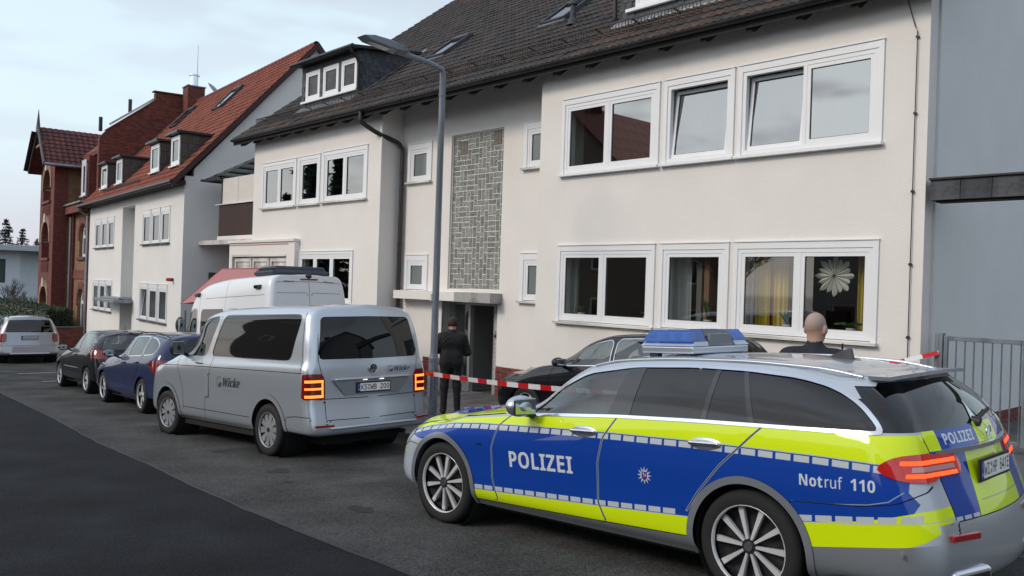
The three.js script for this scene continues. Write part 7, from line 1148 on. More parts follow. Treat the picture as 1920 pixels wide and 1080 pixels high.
// tall white panel van behind
{
  const car = thing('panel_van', 'tall white panel van with black roof unit parked on the pavement', 'van');
  M.vanWhite = PHY({ color: lin(0.74, 0.76, 0.79), roughness: 0.35, clearcoat: 0.8, clearcoatRoughness: 0.08 });
  const c = {
    W: 0.995, xF: 4.7, xR: -1.25, sillY: 0.36, cowlX: 3.75, wsTopX: 3.0, uf: 4.1, ur: -0.9, Lf: 0.6, Lr: 0.3, rcF: 0.4, rcR: 0.12, bowF: 0.15, bowR: 0.02,
    belt: [[4.6, 1.05], [4.2, 1.18], [3.7, 1.32], [3.3, 1.40], [-1, 1.40]], top: [[4.6, 1.1], [4.2, 1.25], [3.75, 1.42], [3.1, 2.15], [2.85, 2.42], [2.5, 2.62], [2.0, 2.71], [1, 2.77], [-1.2, 2.78]],
    sideTop: [[3.8, 1.36], [3.3, 1.85], [3.0, 2.15], [2.7, 2.42], [2.3, 2.56], [1.8, 2.62], [1, 2.67], [-1.2, 2.69]], roofW: [[3.4, 0.88], [2.7, 0.82], [1.5, 0.80], [-1.2, 0.80]], widths: [[4.6, 0.92], [4.1, 0.98], [3.6, 1], [-1.2, 1]],
    crease: x => 1.05, fx: [4.6, 4.68, 4.66, 4.5, 4.3, 4.25, 4.25, 4.25, 4.25], rx: [-1.22, -1.25, -1.22, -1.21, -1.20, -1.15, -1.08, -1.07, -1.06],
  };
  buildCar(car, c, {
    paint: M.vanWhite, ax: [0, 3.64], ay: 0.34, archR: 0.40, arch: 0.43, wr: 0.34, rim: 0.22, nsp: 6, nu: 80,
    panes: [{ poly: [[3.45, 1.42], [2.98, 1.88], [2.85, 1.98], [2.60, 2.0], [2.55, 1.42]], soft: 1, mat: M.carGlass, trim: M.blackGloss, tw: 0.05 }, { poly: [[2.32, 1.42], [2.32, 2.02], [1.05, 2.02], [1.05, 1.42]], soft: 1, mat: M.darkGlass }],
    ws: [3.8, 3.1], rear: { poly: [[0.0, 1.45], [-0.0005, 1.45], [-0.0005, 1.46], [0, 1.46]] },
    gaps: [[[2.45, 2.3], [2.45, 0.5]], [[1.0, 2.72], [1.0, 0.5]], [[-0.86, 2.0], [0.85, 2.02]], [[-0.9, 2.32], [2.2, 2.28]]], rearGaps: [[[0, 2.62], [0, 0.6]], [[0, 2.62], [-0.72, 2.60], [-0.84, 2.2], [-0.88, 0.6]], [[-0.06, 2.37], [-0.76, 2.36]], [[-0.08, 2.05], [-0.74, 2.05], [-0.79, 1.95]], [[0, 0.6], [-0.9, 0.6]]], gapW: 0.005,
    panels: [{ name: 'cab_door', poly: [[3.55, 1.38], [3.4, 0.9], [3.3, 0.45], [2.45, 0.45], [2.45, 2.2], [2.9, 2.1]] }, { name: 'rear_door', f: (x, y, z, q) => q > 0.8 ? Math.max(Math.abs(z) - lerpTab([[0.6, 0.88], [2.2, 0.84], [2.6, 0.72]], y), 0.6 - y, y - 2.62) : 1 }],
    mirror: [3.15, 1.62, 0.09, 0.21], mirrorMat: M.blackPlastic, seats: [[2.9, -0.5], [2.9, 0.5]], dash: 3.5, dashY: 1.3,
  });
  { const g = new RoundedBoxGeometry(0.95, 0.22, 1.35, 4, 0.08), p = g.attributes.position; for (let i = 0; i < p.count; i++) if (p.getY(i) > 0) p.setXYZ(i, p.getX(i) * 0.86, p.getY(i), p.getZ(i) * 0.88); g.computeVertexNormals(); const u = part('roof_air_unit', g.translate(-0.35, 2.87, 0), STD({ color: lin(0.035, 0.042, 0.06), roughness: 0.5 }), car); for (let k = 0; k < 4; k++) part('vent_slat', rbox(-0.80, 2.80 + k * 0.04, -0.60, 0.05, 2.812 + k * 0.04, -0.655 + k * 0.012, 0.003), M.blackPlastic, u); }
  for (const [x, y] of [[-0.60, 2.50], [2.62, 2.38]]) for (const s of [-1, 1]) { const L = part('side_light', rbox(x - 0.13, y - 0.045, s * 0.875 - 0.05, x + 0.13, y + 0.045, s * 0.875 + 0.05, 0.03, 3), M.slateDark, car); part('side_light_glass', rbox(x - 0.10, y - 0.025, s * 0.925 - 0.01, x + 0.10, y + 0.025, s * 0.925 + 0.01, 0.008), M.darkGlass, L); }
  { const b = part('brake_light', rbox(-1.12, 2.655, -0.20, -1.06, 2.69, 0.20, 0.01), M.refl, car); part('reversing_camera', new THREE.SphereGeometry(0.075, 14, 10).scale(1, 0.9, 1.2).translate(-1.05, 2.74, 0), M.slateDark, b); }
  for (const s of [-1, 1]) part('hinge_cover', rbox(-1.12, 2.62, s * 0.45 - 0.12, -1.07, 2.65, s * 0.45 + 0.12, 0.012), M.pvcOld, car);
  part('roof_vent', rbox(0.7, 2.745, -0.3, 1.2, 2.80, 0.3, 0.03, 3), M.vanWhite, car);
  placeCar(car, -16.75, -8.9, 0.03, pitAt(-16.7)); car.position.y += 0.09; car.scale.set(1, 0.93, 1);
}
// ---------- people: one continuous skin each, meshed from a distance field ----------
function meshField(lo, hi, cell, f) {
  const nx = Math.ceil((hi[0] - lo[0]) / cell), ny = Math.ceil((hi[1] - lo[1]) / cell), nz = Math.ceil((hi[2] - lo[2]) / cell), N = Math.max(nx, ny, nz) + 4, mc = new MarchingCubes(N, new THREE.MeshStandardMaterial(), false, false, 120000);
  mc.isolation = 0; const half = N / 2, c = [(lo[0] + hi[0]) / 2, (lo[1] + hi[1]) / 2, (lo[2] + hi[2]) / 2];
  for (let k = 0; k < N; k++) for (let j = 0; j < N; j++) for (let i = 0; i < N; i++) mc.field[i + j * N + k * N * N] = -f(c[0] + (i - half) * cell, c[1] + (j - half) * cell, c[2] + (k - half) * cell);
  mc.update(); const n = mc.count, P = new Float32Array(n * 3), Q = new Float32Array(n * 3);
  for (let i = 0; i < n; i++) for (let e = 0; e < 3; e++) { P[i * 3 + e] = mc.positionArray[i * 3 + e] * half * cell + c[e]; Q[i * 3 + e] = mc.normalArray[i * 3 + e]; }
  const g = new THREE.BufferGeometry(); g.setAttribute('position', new THREE.BufferAttribute(P, 3)); g.setAttribute('normal', new THREE.BufferAttribute(Q, 3));
  // normals from the field itself
  for (let i = 0; i < n; i++) { const x = P[i * 3], y = P[i * 3 + 1], z = P[i * 3 + 2], h = cell * 0.5; const a = f(x + h, y, z) - f(x - h, y, z), b = f(x, y + h, z) - f(x, y - h, z), d = f(x, y, z + h) - f(x, y, z - h), L = Math.hypot(a, b, d) || 1; Q[i * 3] = a / L; Q[i * 3 + 1] = b / L; Q[i * 3 + 2] = d / L; }
  return g;
}
const smin = (a, b, k) => { const h = Math.max(0, k - Math.abs(a - b)) / k; return Math.min(a, b) - h * h * k * 0.25; };
function caps(a, b, ra, rb) { const bx = b[0] - a[0], by = b[1] - a[1], bz = b[2] - a[2], L = bx * bx + by * by + bz * bz; return (x, y, z) => { const t = Math.max(0, Math.min(1, ((x - a[0]) * bx + (y - a[1]) * by + (z - a[2]) * bz) / L)), u = x - a[0] - bx * t, v = y - a[1] - by * t, w = z - a[2] - bz * t; return Math.sqrt(u * u + v * v + w * w) - (ra + (rb - ra) * t); }; }
const ell = (c, r) => (x, y, z) => { const u = (x - c[0]) / r[0], v = (y - c[1]) / r[1], w = (z - c[2]) / r[2], k = Math.sqrt(u * u + v * v + w * w); return (k - 1) * Math.min(...r); };
function headField(hc, turn, s = 1) { // head in its own axes, face towards +z, turned about y
  const C = Math.cos(turn), S = Math.sin(turn), skull = ell([0, 0.03, -0.015], [0.078, 0.098, 0.097]), jaw = ell([0, -0.055, 0.022], [0.058, 0.068, 0.068]), nose = caps([0, 0.005, 0.088], [0, -0.028, 0.105], 0.010, 0.014), brow = caps([-0.035, 0.022, 0.078], [0.035, 0.022, 0.078], 0.012, 0.012), chin = ell([0, -0.102, 0.055], [0.026, 0.02, 0.022]);
  const ears = [-1, 1].map(q => ell([q * 0.085, -0.012, -0.008], [0.015, 0.036, 0.026])), eyes = [-1, 1].map(q => ell([q * 0.032, 0.003, 0.088], [0.017, 0.010, 0.012])), lips = caps([-0.02, -0.063, 0.085], [0.02, -0.063, 0.085], 0.008, 0.008);
  return (x, y, z) => { x = (x - hc[0]) / s; y = (y - hc[1]) / s; z = (z - hc[2]) / s; const u = x * C - z * S, w = x * S + z * C; let d = smin(skull(u, y, w), jaw(u, y, w), 0.05); d = smin(d, nose(u, y, w), 0.02); d = smin(d, brow(u, y, w), 0.02); d = smin(d, chin(u, y, w), 0.03); d = smin(d, lips(u, y, w), 0.015); for (const e of ears) d = smin(d, e(u, y, w), 0.012); for (const e of eyes) d = Math.max(d, -e(u, y, w)); return d * s; };
}
function handField(wr, dir, palmN, curl) { // palm and five fingers. dir: along the hand, palmN: out of the palm
  const D = new V3(...dir).normalize(), Nn = new V3(...palmN).normalize(), X = new V3().crossVectors(D, Nn).normalize(), W = new V3(...wr), at = (a, b, c) => W.clone().addScaledVector(X, a).addScaledVector(D, b).addScaledVector(Nn, c).toArray(), fs = [];
  fs.push(caps(at(-0.018, 0.02, 0), at(-0.026, 0.085, 0), 0.019, 0.016), caps(at(0.018, 0.02, 0), at(0.026, 0.085, 0), 0.019, 0.016), caps(at(0, 0.0, 0), at(0, 0.085, 0), 0.022, 0.017));
  const F = [[-0.032, 0.068], [-0.011, 0.078], [0.011, 0.073], [0.031, 0.056]]; const fingers = []; F.forEach(([a, L]) => { const p0 = at(a, 0.088, 0), p1 = at(a, 0.088 + L * 0.45 * Math.cos(curl), L * 0.45 * Math.sin(curl)), p2 = at(a, 0.088 + L * (0.45 * Math.cos(curl) + 0.55 * Math.cos(curl * 2.2)), L * (0.45 * Math.sin(curl) + 0.55 * Math.sin(curl * 2.2))); fingers.push(caps(p0, p1, 0.0095, 0.0088), caps(p1, p2, 0.0088, 0.0075)); });
  fingers.push(caps(at(-0.03, 0.03, 0.005), at(-0.058, 0.06, 0.02), 0.013, 0.011), caps(at(-0.058, 0.06, 0.02), at(-0.06, 0.095, 0.03), 0.011, 0.009));
  return (x, y, z) => { let d = 1; for (const f of fs) d = smin(d, f(x, y, z), 0.02); for (const f of fingers) d = smin(d, f(x, y, z), 0.006); return d; };
}
function person(label, pos, turn, s, o) {
  const P = thing('person', label, 'person', pos, turn), B = o.bones.map(([a, b, ra, rb, k]) => [caps(a, b, ra, rb), k ?? 0.05]), head = headField(o.head, o.headTurn, o.headScale || 1), hands = (o.hands || []).map(h => handField(...h));
  const body = (x, y, z) => { let d = 1; for (const [f, k] of B) d = smin(d, f(x, y, z), k); if (o.folds && y > 0.05 && y < o.collar) d -= 0.004 * Math.sin(y * 55 + 6 * x + 9 * Math.sin(z * 14 + x * 9)) * (0.5 + 0.5 * Math.sin(y * 9 + x * 12)); return d; };
  const gb = meshField([-0.5, -0.02, -0.34], [0.5, o.collar + 0.06, 0.42], 0.017, body), gh = meshField([o.head[0] - 0.14, o.head[1] - 0.17, o.head[2] - 0.16], [o.head[0] + 0.14, o.head[1] + 0.16, o.head[2] + 0.16], 0.005, (x, y, z) => smin(head(x, y, z), B[o.neck][0](x, y, z), 0.03)), gs = [gb, gh, ...(o.hands || []).map((h, i) => meshField(h[0].map(v => v - 0.17), h[0].map(v => v + 0.17), 0.0055, hands[i]))];
  const cols = gs.map((g, gi) => { const p = g.attributes.position, c = new Float32Array(p.count * 3); for (let i = 0; i < p.count; i++) { const q = o.colour(gi, p.getX(i), p.getY(i), p.getZ(i)); c.set(q, i * 3); } g.setAttribute('color', new THREE.BufferAttribute(c, 3)); return g; });
  const g = mergeGeometries(cols.map(q => { q.deleteAttribute('uv'); return q; })); const M0 = PHY({ vertexColors: true, roughness: 0.78, sheen: 0.2, sheenRoughness: 0.6 }); part('body', g, M0, P); P.scale.setScalar(s);
  if (o.hair) { const f = o.hair; part('hair', meshField([o.head[0] - 0.14, o.head[1] - 0.17, o.head[2] - 0.16], [o.head[0] + 0.14, o.head[1] + 0.16, o.head[2] + 0.16], 0.0045, (x, y, z) => f(x, y, z, head)), STD({ color: lin(0.035, 0.02, 0.012), roughness: 0.85, bumpMap: rep(T.fine, 0.1), bumpScale: 0.002 }), P); }
  shade(P); return P;
}
const SKIN = [0.43, 0.265, 0.20];
{ // man in black, arms folded, back to the camera
  const black = [0.006, 0.006, 0.007], tr = [0.007, 0.007, 0.008], HC = [0.0, 1.675, 0.035], ht = 0.45;
  const bones = [
    [[0.095, 0.93, 0], [0.115, 0.50, 0.015], 0.105, 0.072], [[0.115, 0.50, 0.015], [0.12, 0.10, -0.015], 0.072, 0.058], [[-0.095, 0.93, 0], [-0.12, 0.50, 0.015], 0.105, 0.072], [[-0.12, 0.50, 0.015], [-0.135, 0.10, -0.015], 0.072, 0.058],
    [[0.12, 0.045, -0.05], [0.15, 0.035, 0.17], 0.048, 0.042, 0.03], [[-0.135, 0.045, -0.05], [-0.165, 0.035, 0.17], 0.048, 0.042, 0.03],
    [[-0.075, 0.98, 0], [0.075, 0.98, 0], 0.135, 0.135, 0.1], [[-0.07, 1.12, 0.005], [0.07, 1.12, 0.005], 0.135, 0.135, 0.1], [[-0.11, 1.33, 0], [0.11, 1.33, 0], 0.135, 0.135, 0.1], [[-0.15, 1.43, -0.01], [0.15, 1.43, -0.01], 0.095, 0.095, 0.08],
    [[0, 1.45, -0.005], [0, 1.60, 0.015], 0.068, 0.060, 0.05],
    [[0.215, 1.42, -0.01], [0.30, 1.17, 0.02], 0.080, 0.066], [[0.30, 1.17, 0.02], [0.06, 1.20, 0.20], 0.064, 0.048], [[-0.215, 1.42, -0.01], [-0.295, 1.15, 0.02], 0.080, 0.066], [[-0.295, 1.15, 0.02], [-0.06, 1.16, 0.215], 0.064, 0.048],
  ];
  person('man in black jacket and trousers standing with folded arms by the entrance', [-11.66, gy(-11.66) + 0.085, -9.42], Math.atan2(-0.80, -0.60), 0.95, {
    bones, neck: 10, head: HC, headTurn: ht, collar: 1.55, folds: true, hands: [[[0.05, 1.20, 0.215], [-1, 0.1, 0.1], [0, 0, -1], 0.5], [[-0.05, 1.16, 0.23], [1, 0.15, 0.0], [0, 0, -1], 0.5]],
    colour: (gi, x, y, z) => gi === 0 ? (y < 0.95 ? tr : black) : gi === 1 ? (y < 1.575 ? black : SKIN) : SKIN,
    hair: (x, y, z, head) => { const C = Math.cos(ht), S = Math.sin(ht), dx = x - HC[0], dz = z - HC[2], w = dx * S + dz * C, yy = y - HC[1]; return Math.max(head(x, y, z) - 0.008, -(yy - (w > 0.05 ? 0.065 : w > 0.0 ? 0.0 + w * 1.2 : -0.045)), -(yy + 0.06)); },
  });
}
{ // bald man in a navy shirt behind the police car
  const navy = [0.008, 0.010, 0.018], HC = [0, 1.655, 0.03];
  const bones = [
    [[0.095, 0.93, 0], [0.11, 0.50, 0.015], 0.105, 0.072], [[0.11, 0.50, 0.015], [0.11, 0.10, -0.015], 0.072, 0.058], [[-0.095, 0.93, 0], [-0.11, 0.50, 0.015], 0.105, 0.072], [[-0.11, 0.50, 0.015], [-0.11, 0.10, -0.015], 0.072, 0.058],
    [[0.11, 0.045, -0.05], [0.13, 0.035, 0.17], 0.048, 0.042, 0.03], [[-0.11, 0.045, -0.05], [-0.13, 0.035, 0.17], 0.048, 0.042, 0.03],
    [[-0.075, 0.98, 0], [0.075, 0.98, 0], 0.135, 0.135, 0.1], [[-0.07, 1.12, 0.005], [0.07, 1.12, 0.005], 0.135, 0.135, 0.1], [[-0.12, 1.32, 0], [0.12, 1.32, 0], 0.135, 0.135, 0.1], [[-0.16, 1.405, -0.01], [0.16, 1.405, -0.01], 0.085, 0.085, 0.08],
    [[0, 1.42, -0.015], [0, 1.60, 0.01], 0.072, 0.062, 0.06],
    [[0.225, 1.395, -0.01], [0.28, 1.10, -0.02], 0.078, 0.055], [[0.28, 1.10, -0.02], [0.22, 0.95, 0.18], 0.05, 0.036], [[-0.225, 1.395, -0.01], [-0.30, 1.14, 0.02], 0.078, 0.058], [[-0.30, 1.14, 0.02], [-0.21, 1.31, 0.20], 0.05, 0.036],
  ];
  const p = person('bald man in dark navy shirt standing behind the police car roof', [-3.55, gy(-3.55) + 0.01, -6.86], Math.atan2(-0.25, -0.97), 1.0, {
    bones, neck: 10, head: HC, headTurn: -0.28, headScale: 1.06, collar: 1.49, folds: true, hands: [[[0.22, 0.95, 0.18], [-0.3, -0.3, 1], [-0.8, 0.2, 0], 0.5], [[-0.21, 1.31, 0.20], [0.15, 0.9, 0.15], [0.9, 0, 0.3], 0.8]],
    colour: (gi, x, y, z) => gi === 0 ? (y < 0.95 ? [0.012, 0.014, 0.02] : (Math.abs(x) > 0.2 && y < 1.22 && (z > 0.03 || Math.abs(x) > 0.255)) ? SKIN : navy) : gi === 1 ? (y < 1.492 ? navy : y > 1.66 && z < 0.06 + (y - 1.66) ? [0.36, 0.27, 0.23] : SKIN) : SKIN,
  });
  part('radio_handset', [rbox(-0.235, 1.37, 0.16, -0.175, 1.47, 0.20, 0.012, 3), rod([-0.19, 1.47, 0.18], [-0.19, 1.53, 0.18], 0.008)], M.blackPlastic, p);
}
// ---------- street furniture ----------
{
  const x = -11.51, z = -8.91, y = gy(x) + 0.07, L = thing('street_lamp', 'tall grey street lamp post with angled arm beside the silver van', 'street lamp', [x, y, z]);
  part('pole', [rod([0, -0.05, 0], [0, 1.02, 0], 0.084, 0.084, 20), rod([0, 1.02, 0], [0, 1.10, 0], 0.084, 0.062, 20), rod([0, 1.10, 0], [0, 5.93, 0], 0.062, 0.052, 20)], M.lampPaint, L);
  part('arm', [tube([[0, 5.55, 0], [0, 5.93, 0], [0, 5.965, 0.06], [0, 6.02, 0.35], [0, 6.07, 0.98]], 0.045, 40, 12)], M.lampPaint, L); part('pole_collar', new THREE.CylinderGeometry(0.064, 0.064, 0.035, 18).translate(0, 5.52, 0), M.galv, L);
  { const s = [[-0.02, 0], [0.02, 0.05], [0.30, 0.06], [0.62, 0.04], [0.78, 0.0], [0.70, -0.03], [0.10, -0.04]]; const g = new THREE.ExtrudeGeometry(shapeOf(s), { depth: 0.20, bevelEnabled: true, bevelSize: 0.02, bevelThickness: 0.03, bevelSegments: 3 }).translate(0, 0, -0.10).rotateY(-Math.PI / 2); const l = part('luminaire', g, M.lampPaint, L); l.position.set(0, 6.09, 0.85); l.rotation.x = -0.09; part('lamp_glass', rbox(-0.085, -0.062, 0.28, 0.085, -0.045, 0.68, 0.008), M.frosted, l); part('clamp', rod([0, -0.01, -0.10], [0, -0.005, 0.06], 0.055, 0.058), M.galv, l); }
  part('service_door', rbox(-0.045, 0.35, 0.078, 0.045, 0.75, 0.092, 0.004), M.lampPaint, L); part('cable_band', new THREE.CylinderGeometry(0.066, 0.066, 0.03, 18).translate(0, 1.98, 0), M.galv, L); part('fuse_box', rbox(-0.10, 2.0, -0.05, -0.055, 2.12, 0.05, 0.006), M.pvcOld, L); part('sticker', new THREE.CylinderGeometry(0.0635, 0.0635, 0.42, 18, 1, true, 3.4, 1.2).translate(0, 1.62, 0), M.pvcOld, L); shade(L);
}
// driveway gate
{
  const G = thing('driveway_gate', 'galvanised steel bar gate at the right end of the house', 'gate', [-4.37, 0, -11.85]);
  part('post', rbox(-0.05, -0.1, -0.05, 0.05, 1.59, 0.05, 0.006), M.galv, G); part('frame', [rbox(0.055, 0.22, -0.02, 0.105, 1.555, 0.03, 0.004), rbox(0.99, 0.22, -0.02, 1.05, 1.555, 0.03, 0.004), rbox(0.105, 1.495, -0.02, 0.99, 1.555, 0.03, 0.004), rbox(0.105, 0.22, -0.02, 0.99, 0.28, 0.03, 0.004)], M.galv, G);
  const bg = rod([0, 0.28, 0], [0, 1.495, 0], 0.010, 0.010, 8); for (let k = 0; k < 8; k++) { const b = part('bar', bg, M.galv, G); b.position.set(0.205 + k * 0.1085, 0, 0.005); } for (const y of [0.4, 1.3]) part('hinge', rod([0.05, y, 0.0], [0.05, y + 0.08, 0.0], 0.018), M.galv, G);
  part('frame', [rbox(1.07, 0.22, -0.02, 1.12, 1.555, 0.03, 0.004), rbox(1.12, 1.495, -0.02, 2.1, 1.555, 0.03, 0.004), rbox(1.12, 0.22, -0.02, 2.1, 0.28, 0.03, 0.004), rbox(2.1, 0.22, -0.02, 2.15, 1.555, 0.03, 0.004)], M.galv, G); for (let k = 0; k < 8; k++) { const b = part('bar', bg, M.galv, G); b.position.set(1.22 + k * 0.11, 0, 0.005); } part('post', rbox(2.16, -0.1, -0.05, 2.26, 1.59, 0.05, 0.006), M.galv, G); shade(G);
}
{ // slate clad beam over the gateway
  const B = thing('gateway_beam', 'dark slate clad beam spanning the driveway above the gate', 'beam', [-2.6, 0.1, -12.0]);
  part('core', box(-1.96, 3.26, -0.16, 1.9, 3.53, 0.14), M.rafter, B); part('cap', rbox(-1.97, 3.53, -0.2, 1.92, 3.56, 0.19, 0.006), M.gutter, B); part('drip', box(-1.90, 3.235, -0.1, 1.9, 3.26, 0.1), M.rafter, B);
  const sg = new RoundedBoxGeometry(0.375, 0.27, 0.012, 1, 0.003); for (let k = 0; k < 10; k++) { const s = part('slate', sg, k % 2 ? M.slateDark : M.slate, B); s.position.set(-1.77 + k * 0.382, 3.395, 0.150 + rr(0, 0.004)); s.rotation.set(-0.02, 0, rr(-0.008, 0.008)); } part('post', rbox(1.75, -0.2, -0.08, 1.9, 3.26, 0.08, 0.01), M.galv, B); shade(B);
}
// faded red canopy between the houses
{
  const C = thing('canvas_canopy', 'faded red canopy roof behind the white panel van', 'canopy', [-25, gy(-25), -10.8]); const oy = -gy(-25);
  const V = [[-2.1, 1.15, 0.1], [3.2, 1.62, 0.1], [3.2, 2.33, -0.35], [-0.1, 2.30, -0.35], [-2.1, 1.15, -0.85], [3.2, 1.6, -0.85]].map(([a, b, c]) => [a, b + oy, c]), tri = [[0, 1, 2], [0, 2, 3], [0, 3, 4], [4, 3, 2], [4, 2, 5], [1, 5, 2]], P = []; tri.forEach(t => t.forEach(k => P.push(...V[k])));
  const g = new THREE.BufferGeometry(); g.setAttribute('position', new THREE.Float32BufferAttribute(P, 3)); g.computeVertexNormals(); part('cover', uvm(g), STD({ color: lin(0.46, 0.20, 0.21), roughness: 0.75, side: THREE.DoubleSide, map: rep(T.blot, 1.5) }), C);
  for (const [a, b] of [[3.1, 0.05], [3.1, -0.75], [-1.95, 0.0], [-1.95, -0.7]]) part('pole', rod([a, 0, b], [a, (a > 0 ? 1.55 : 0.95) + oy, b], 0.03), M.galv, C); part('seam', [rod(V[3], V[2], 0.015, 0.015, 6), rod(V[0], V[3], 0.015, 0.015, 6)], STD({ color: lin(0.34, 0.11, 0.12), roughness: 0.8 }), C); shade(C);
}
// barrier tape: a thin ribbon, red and white blocks printed along it
{
  const tc = document.createElement('canvas'); tc.width = 256; tc.height = 32; const x = tc.getContext('2d'); x.fillStyle = '#e9e9ec'; x.fillRect(0, 0, 256, 32); x.fillStyle = '#d0141e'; x.beginPath(); x.moveTo(8, 0); x.lineTo(128, 0); x.lineTo(120, 32); x.lineTo(0, 32); x.fill();
  const tt = new THREE.CanvasTexture(tc); tt.colorSpace = THREE.SRGBColorSpace; tt.wrapS = THREE.RepeatWrapping; const mt = PHY({ map: tt, roughness: 0.35, transmission: 0.12, thickness: 0 });
  const ribbon = (a, b, sag, w, twist, n = 60) => { const P = [], U = [], I = [], A = new V3(...a), B = new V3(...b), len = A.distanceTo(B); for (let i = 0; i <= n; i++) { const t = i / n, p = A.clone().lerp(B, t); p.y -= sag * 4 * t * (1 - t); const th = twist(t), s = new V3().subVectors(B, A).setY(0).normalize(), q = new V3(-s.z, 0, s.x), o = new V3(0, Math.cos(th), 0).addScaledVector(q, Math.sin(th)).multiplyScalar(w / 2); P.push(p.x + o.x, p.y + o.y, p.z + o.z, p.x - o.x, p.y - o.y, p.z - o.z); U.push(t * len / 0.42, 1, t * len / 0.42, 0); if (i < n) { const k = i * 2; I.push(k, k + 1, k + 2, k + 2, k + 1, k + 3); } } const g = new THREE.BufferGeometry(); g.setAttribute('position', new THREE.Float32BufferAttribute(P, 3)); g.setAttribute('uv', new THREE.Float32BufferAttribute(U, 2)); g.setIndex(I); g.computeVertexNormals(); return g; };
  single('barrier_tape', ribbon([-9.28, 0.80, -7.06], [-4.73, 1.05, -6.54], 0.05, 0.062, t => 0.15 + 0.75 * t * t + 0.15 * Math.sin(t * 9)), mt, 'red and white barrier tape stretched from silver van past the lamp post', 'tape', 'barrier tapes');
  single('barrier_tape', join([ribbon([-4.36, 1.33, -11.78], [-5.95, 0.80, -10.6], 0.02, 0.06, t => 0.3 + 0.9 * t), ribbon([-4.36, 1.33, -11.78], [-4.34, 0.98, -11.77], 0, 0.05, t => 0.2, 8)]), mt, 'short red and white barrier tape tied to the gate post', 'tape', 'barrier tapes');
}
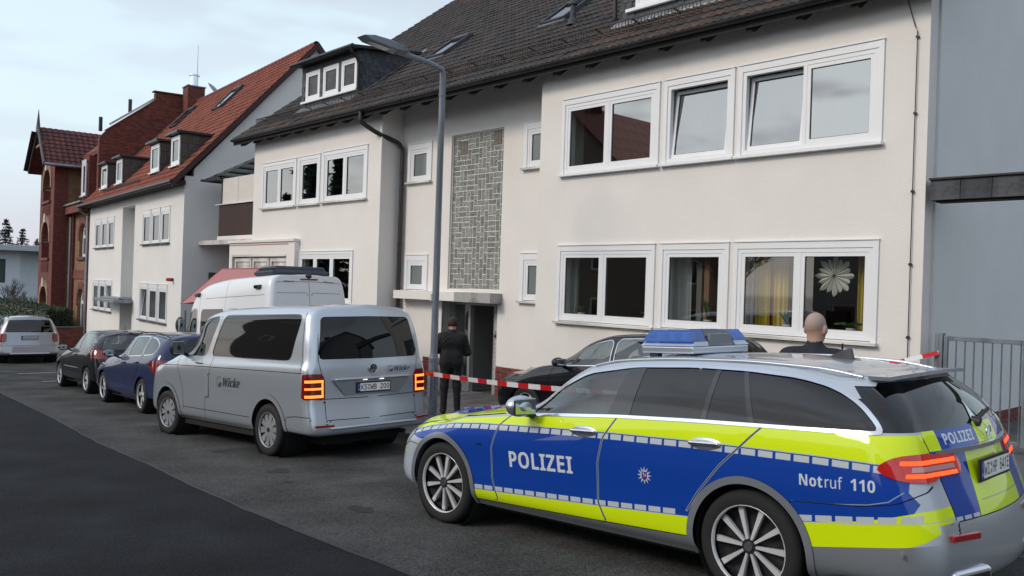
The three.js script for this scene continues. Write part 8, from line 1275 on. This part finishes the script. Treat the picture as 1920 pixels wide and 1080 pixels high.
// things in the windows
function drape(x0, x1, y0, y1, z, amp, waves) { const n = Math.ceil(waves * 8), P = [], I = []; for (let i = 0; i <= n; i++) { const t = i / n, x = mixv(x0, x1, t); for (let k = 0; k <= 4; k++) { const v = k / 4; P.push(x + 0.01 * Math.sin(t * 31) * (1 - v), mixv(y0, y1, v), z + amp * Math.sin(t * waves * 6.283) * (1 - 0.35 * v) + 0.012 * Math.sin(t * 17 + v * 2)); } } for (let i = 0; i < n; i++) for (let k = 0; k < 4; k++) { const a = i * 5 + k, b = a + 5; I.push(a, b, a + 1, a + 1, b, b + 1); } const g = new THREE.BufferGeometry(); g.setAttribute('position', new THREE.Float32BufferAttribute(P, 3)); g.setIndex(I); g.computeVertexNormals(); return g; }
{
  single('curtain', drape(-7.45, -7.19, 0.95, 2.75, -12.36, 0.03, 4), M.curtainYellow, 'narrow yellow curtain at the left of the star window', 'curtain', 'window curtains'); single('curtain', drape(-7.13, -6.90, 0.95, 2.75, -12.40, 0.03, 3), M.curtainYellow, 'yellow curtain beside the window mullion behind the potted plant', 'curtain', 'window curtains'); single('curtain', drape(-5.74, -5.56, 0.95, 2.75, -12.36, 0.03, 3), M.curtainYellow, 'yellow curtain to the right of the paper star', 'curtain', 'window curtains');
  single('curtain', drape(-7.20, -7.12, 0.95, 2.75, -12.44, 0.02, 2), PHY({ color: lin(0.5, 0.2, 0.03), transmission: 0.2, thickness: 0, roughness: 1 }), 'thin orange curtain between the two yellow ones', 'curtain', 'window curtains');
  single('curtain', drape(-7.66, -7.47, 0.95, 2.75, -12.34, 0.02, 4), M.curtain, 'pale net curtain left of the yellow curtains', 'curtain', 'window curtains'); single('curtain', drape(-9.12, -8.70, 0.95, 2.75, -12.34, 0.025, 6), M.curtain, 'white curtain in the middle ground floor window', 'curtain', 'window curtains'); single('curtain', drape(-11.66, -11.40, 0.95, 2.75, -12.34, 0.025, 4), M.curtain, 'white curtain in the left ground floor window', 'curtain', 'window curtains');
  single('curtain', drape(-7.40, -5.40, 3.75, 5.6, -12.36, 0.022, 16), M.curtain, 'white net curtain behind the right upper window', 'curtain', 'window curtains'); single('curtain', drape(-8.95, -7.78, 3.75, 5.6, -12.36, 0.018, 9), M.curtain, 'white net curtain behind the tilted upper window', 'curtain', 'window curtains');
  // folded paper star
  const S = thing('paper_star', 'large folded white paper star hanging in the window', 'star', [-6.04, 2.34, -12.22]); const pm = PHY({ color: lin(0.82, 0.80, 0.76), roughness: 0.9, transmission: 0.25, thickness: 0 }), n = 16, leafs = [];
  for (let k = 0; k < n; k++) { const a = k / n * 6.283, R = 0.30 * (k % 2 ? 0.86 : 1.0), out = []; const f = (r, da, z) => [Math.cos(a + da) * r, Math.sin(a + da) * r, z]; const Q = [f(0.015, 0, 0.03), f(R * 0.7, -0.185, -0.012), f(R * 0.7, 0, 0.04), f(R * 0.7, 0.185, -0.012), f(R * 0.96, -0.09, 0.0), f(R * 1.05, 0, 0.03), f(R * 0.96, 0.09, 0.0), f(R * 0.86, -0.17, -0.01), f(R * 0.86, 0.17, -0.01)]; for (const t of [[0, 1, 2], [0, 2, 3], [1, 7, 2], [7, 4, 2], [4, 5, 2], [2, 5, 6], [2, 6, 8], [2, 8, 3]]) t.forEach(i => out.push(...Q[i])); const g = new THREE.BufferGeometry(); g.setAttribute('position', new THREE.Float32BufferAttribute(out, 3)); g.computeVertexNormals(); part('paper_point', clean(g), pm, S); } part('thread', rod([0, 0.3, 0], [0, 0.62, 0], 0.002), pm, S); shade(S);
  // pot plants on the sills
  M.potLeaf = PHY({ color: lin(0.03, 0.09, 0.02), roughness: 0.5, side: THREE.DoubleSide }); M.pot = STD({ color: lin(0.6, 0.58, 0.55), roughness: 0.5 });
  const plantG = (label, x, y, z, h, spread, n, arch2, sd) => { seed = sd; const t = thing('potted_plant', label, 'plant', [x, y, z], 0, 'pot plants on the window sills'); part('pot', new THREE.LatheGeometry([[0, 0], [0.055, 0], [0.07, 0.11], [0.062, 0.11], [0.055, 0.02]].map(p => new THREE.Vector2(...p)), 16), M.pot, t); const st = []; for (let k = 0; k < n; k++) { const a = rr(0, 6.28), L = h * rr(0.6, 1), s = spread * rr(0.5, 1), P = [], m = 5; for (let i = 0; i < m; i++) { const u0 = i / m, u1 = (i + 1) / m, w = u => 0.022 * Math.sin(Math.PI * Math.min(1, u * 0.9 + 0.1)), C = u => [Math.cos(a) * s * u, 0.1 + L * (u - arch2 * u * u), Math.sin(a) * s * u * 0.6], e = [-Math.sin(a), 0, Math.cos(a)]; const A = C(u0), B = C(u1), q = (c, ww, sg2) => [c[0] + e[0] * ww * sg2, c[1] + 0.01 * sg2, c[2] + e[2] * ww * sg2]; P.push(...q(A, w(u0), -1), ...q(A, w(u0), 1), ...q(B, w(u1), 1), ...q(A, w(u0), -1), ...q(B, w(u1), 1), ...q(B, w(u1), -1)); } const g = new THREE.BufferGeometry(); g.setAttribute('position', new THREE.Float32BufferAttribute(P, 3)); g.computeVertexNormals(); part('leaf', clean(g), M.potLeaf, t); } shade(t); };
  for (const [a, b] of [[-11.4, -9.3], [-8.95, -7.8], [-7.5, -5.3]]) part('window_board', box(a, 1.43, -12.36, b, 1.46, -11.985), M.pvcOld, main).position.sub(main.position);
  plantG('leafy plant with tall stem in the middle ground floor window', -8.25, 1.46, -12.2, 0.50, 0.16, 16, 0.25, 5); plantG('spiky green plant in white pot before the yellow curtain', -6.78, 1.46, -12.18, 0.36, 0.2, 12, 0.35, 6); plantG('low trailing plant beside the white pot', -6.42, 1.46, -12.16, 0.16, 0.16, 14, 0.5, 7); plantG('grassy plant below the paper star', -5.75, 1.46, -12.18, 0.24, 0.26, 26, 0.65, 8); plantG('small dark plant in the left ground floor window', -11.1, 1.46, -12.15, 0.26, 0.14, 12, 0.4, 9); plantG('bushy plant at the right of the left ground floor window', -9.5, 1.46, -12.15, 0.16, 0.14, 12, 0.5, 10);
}
renderer.render(scene, camera);
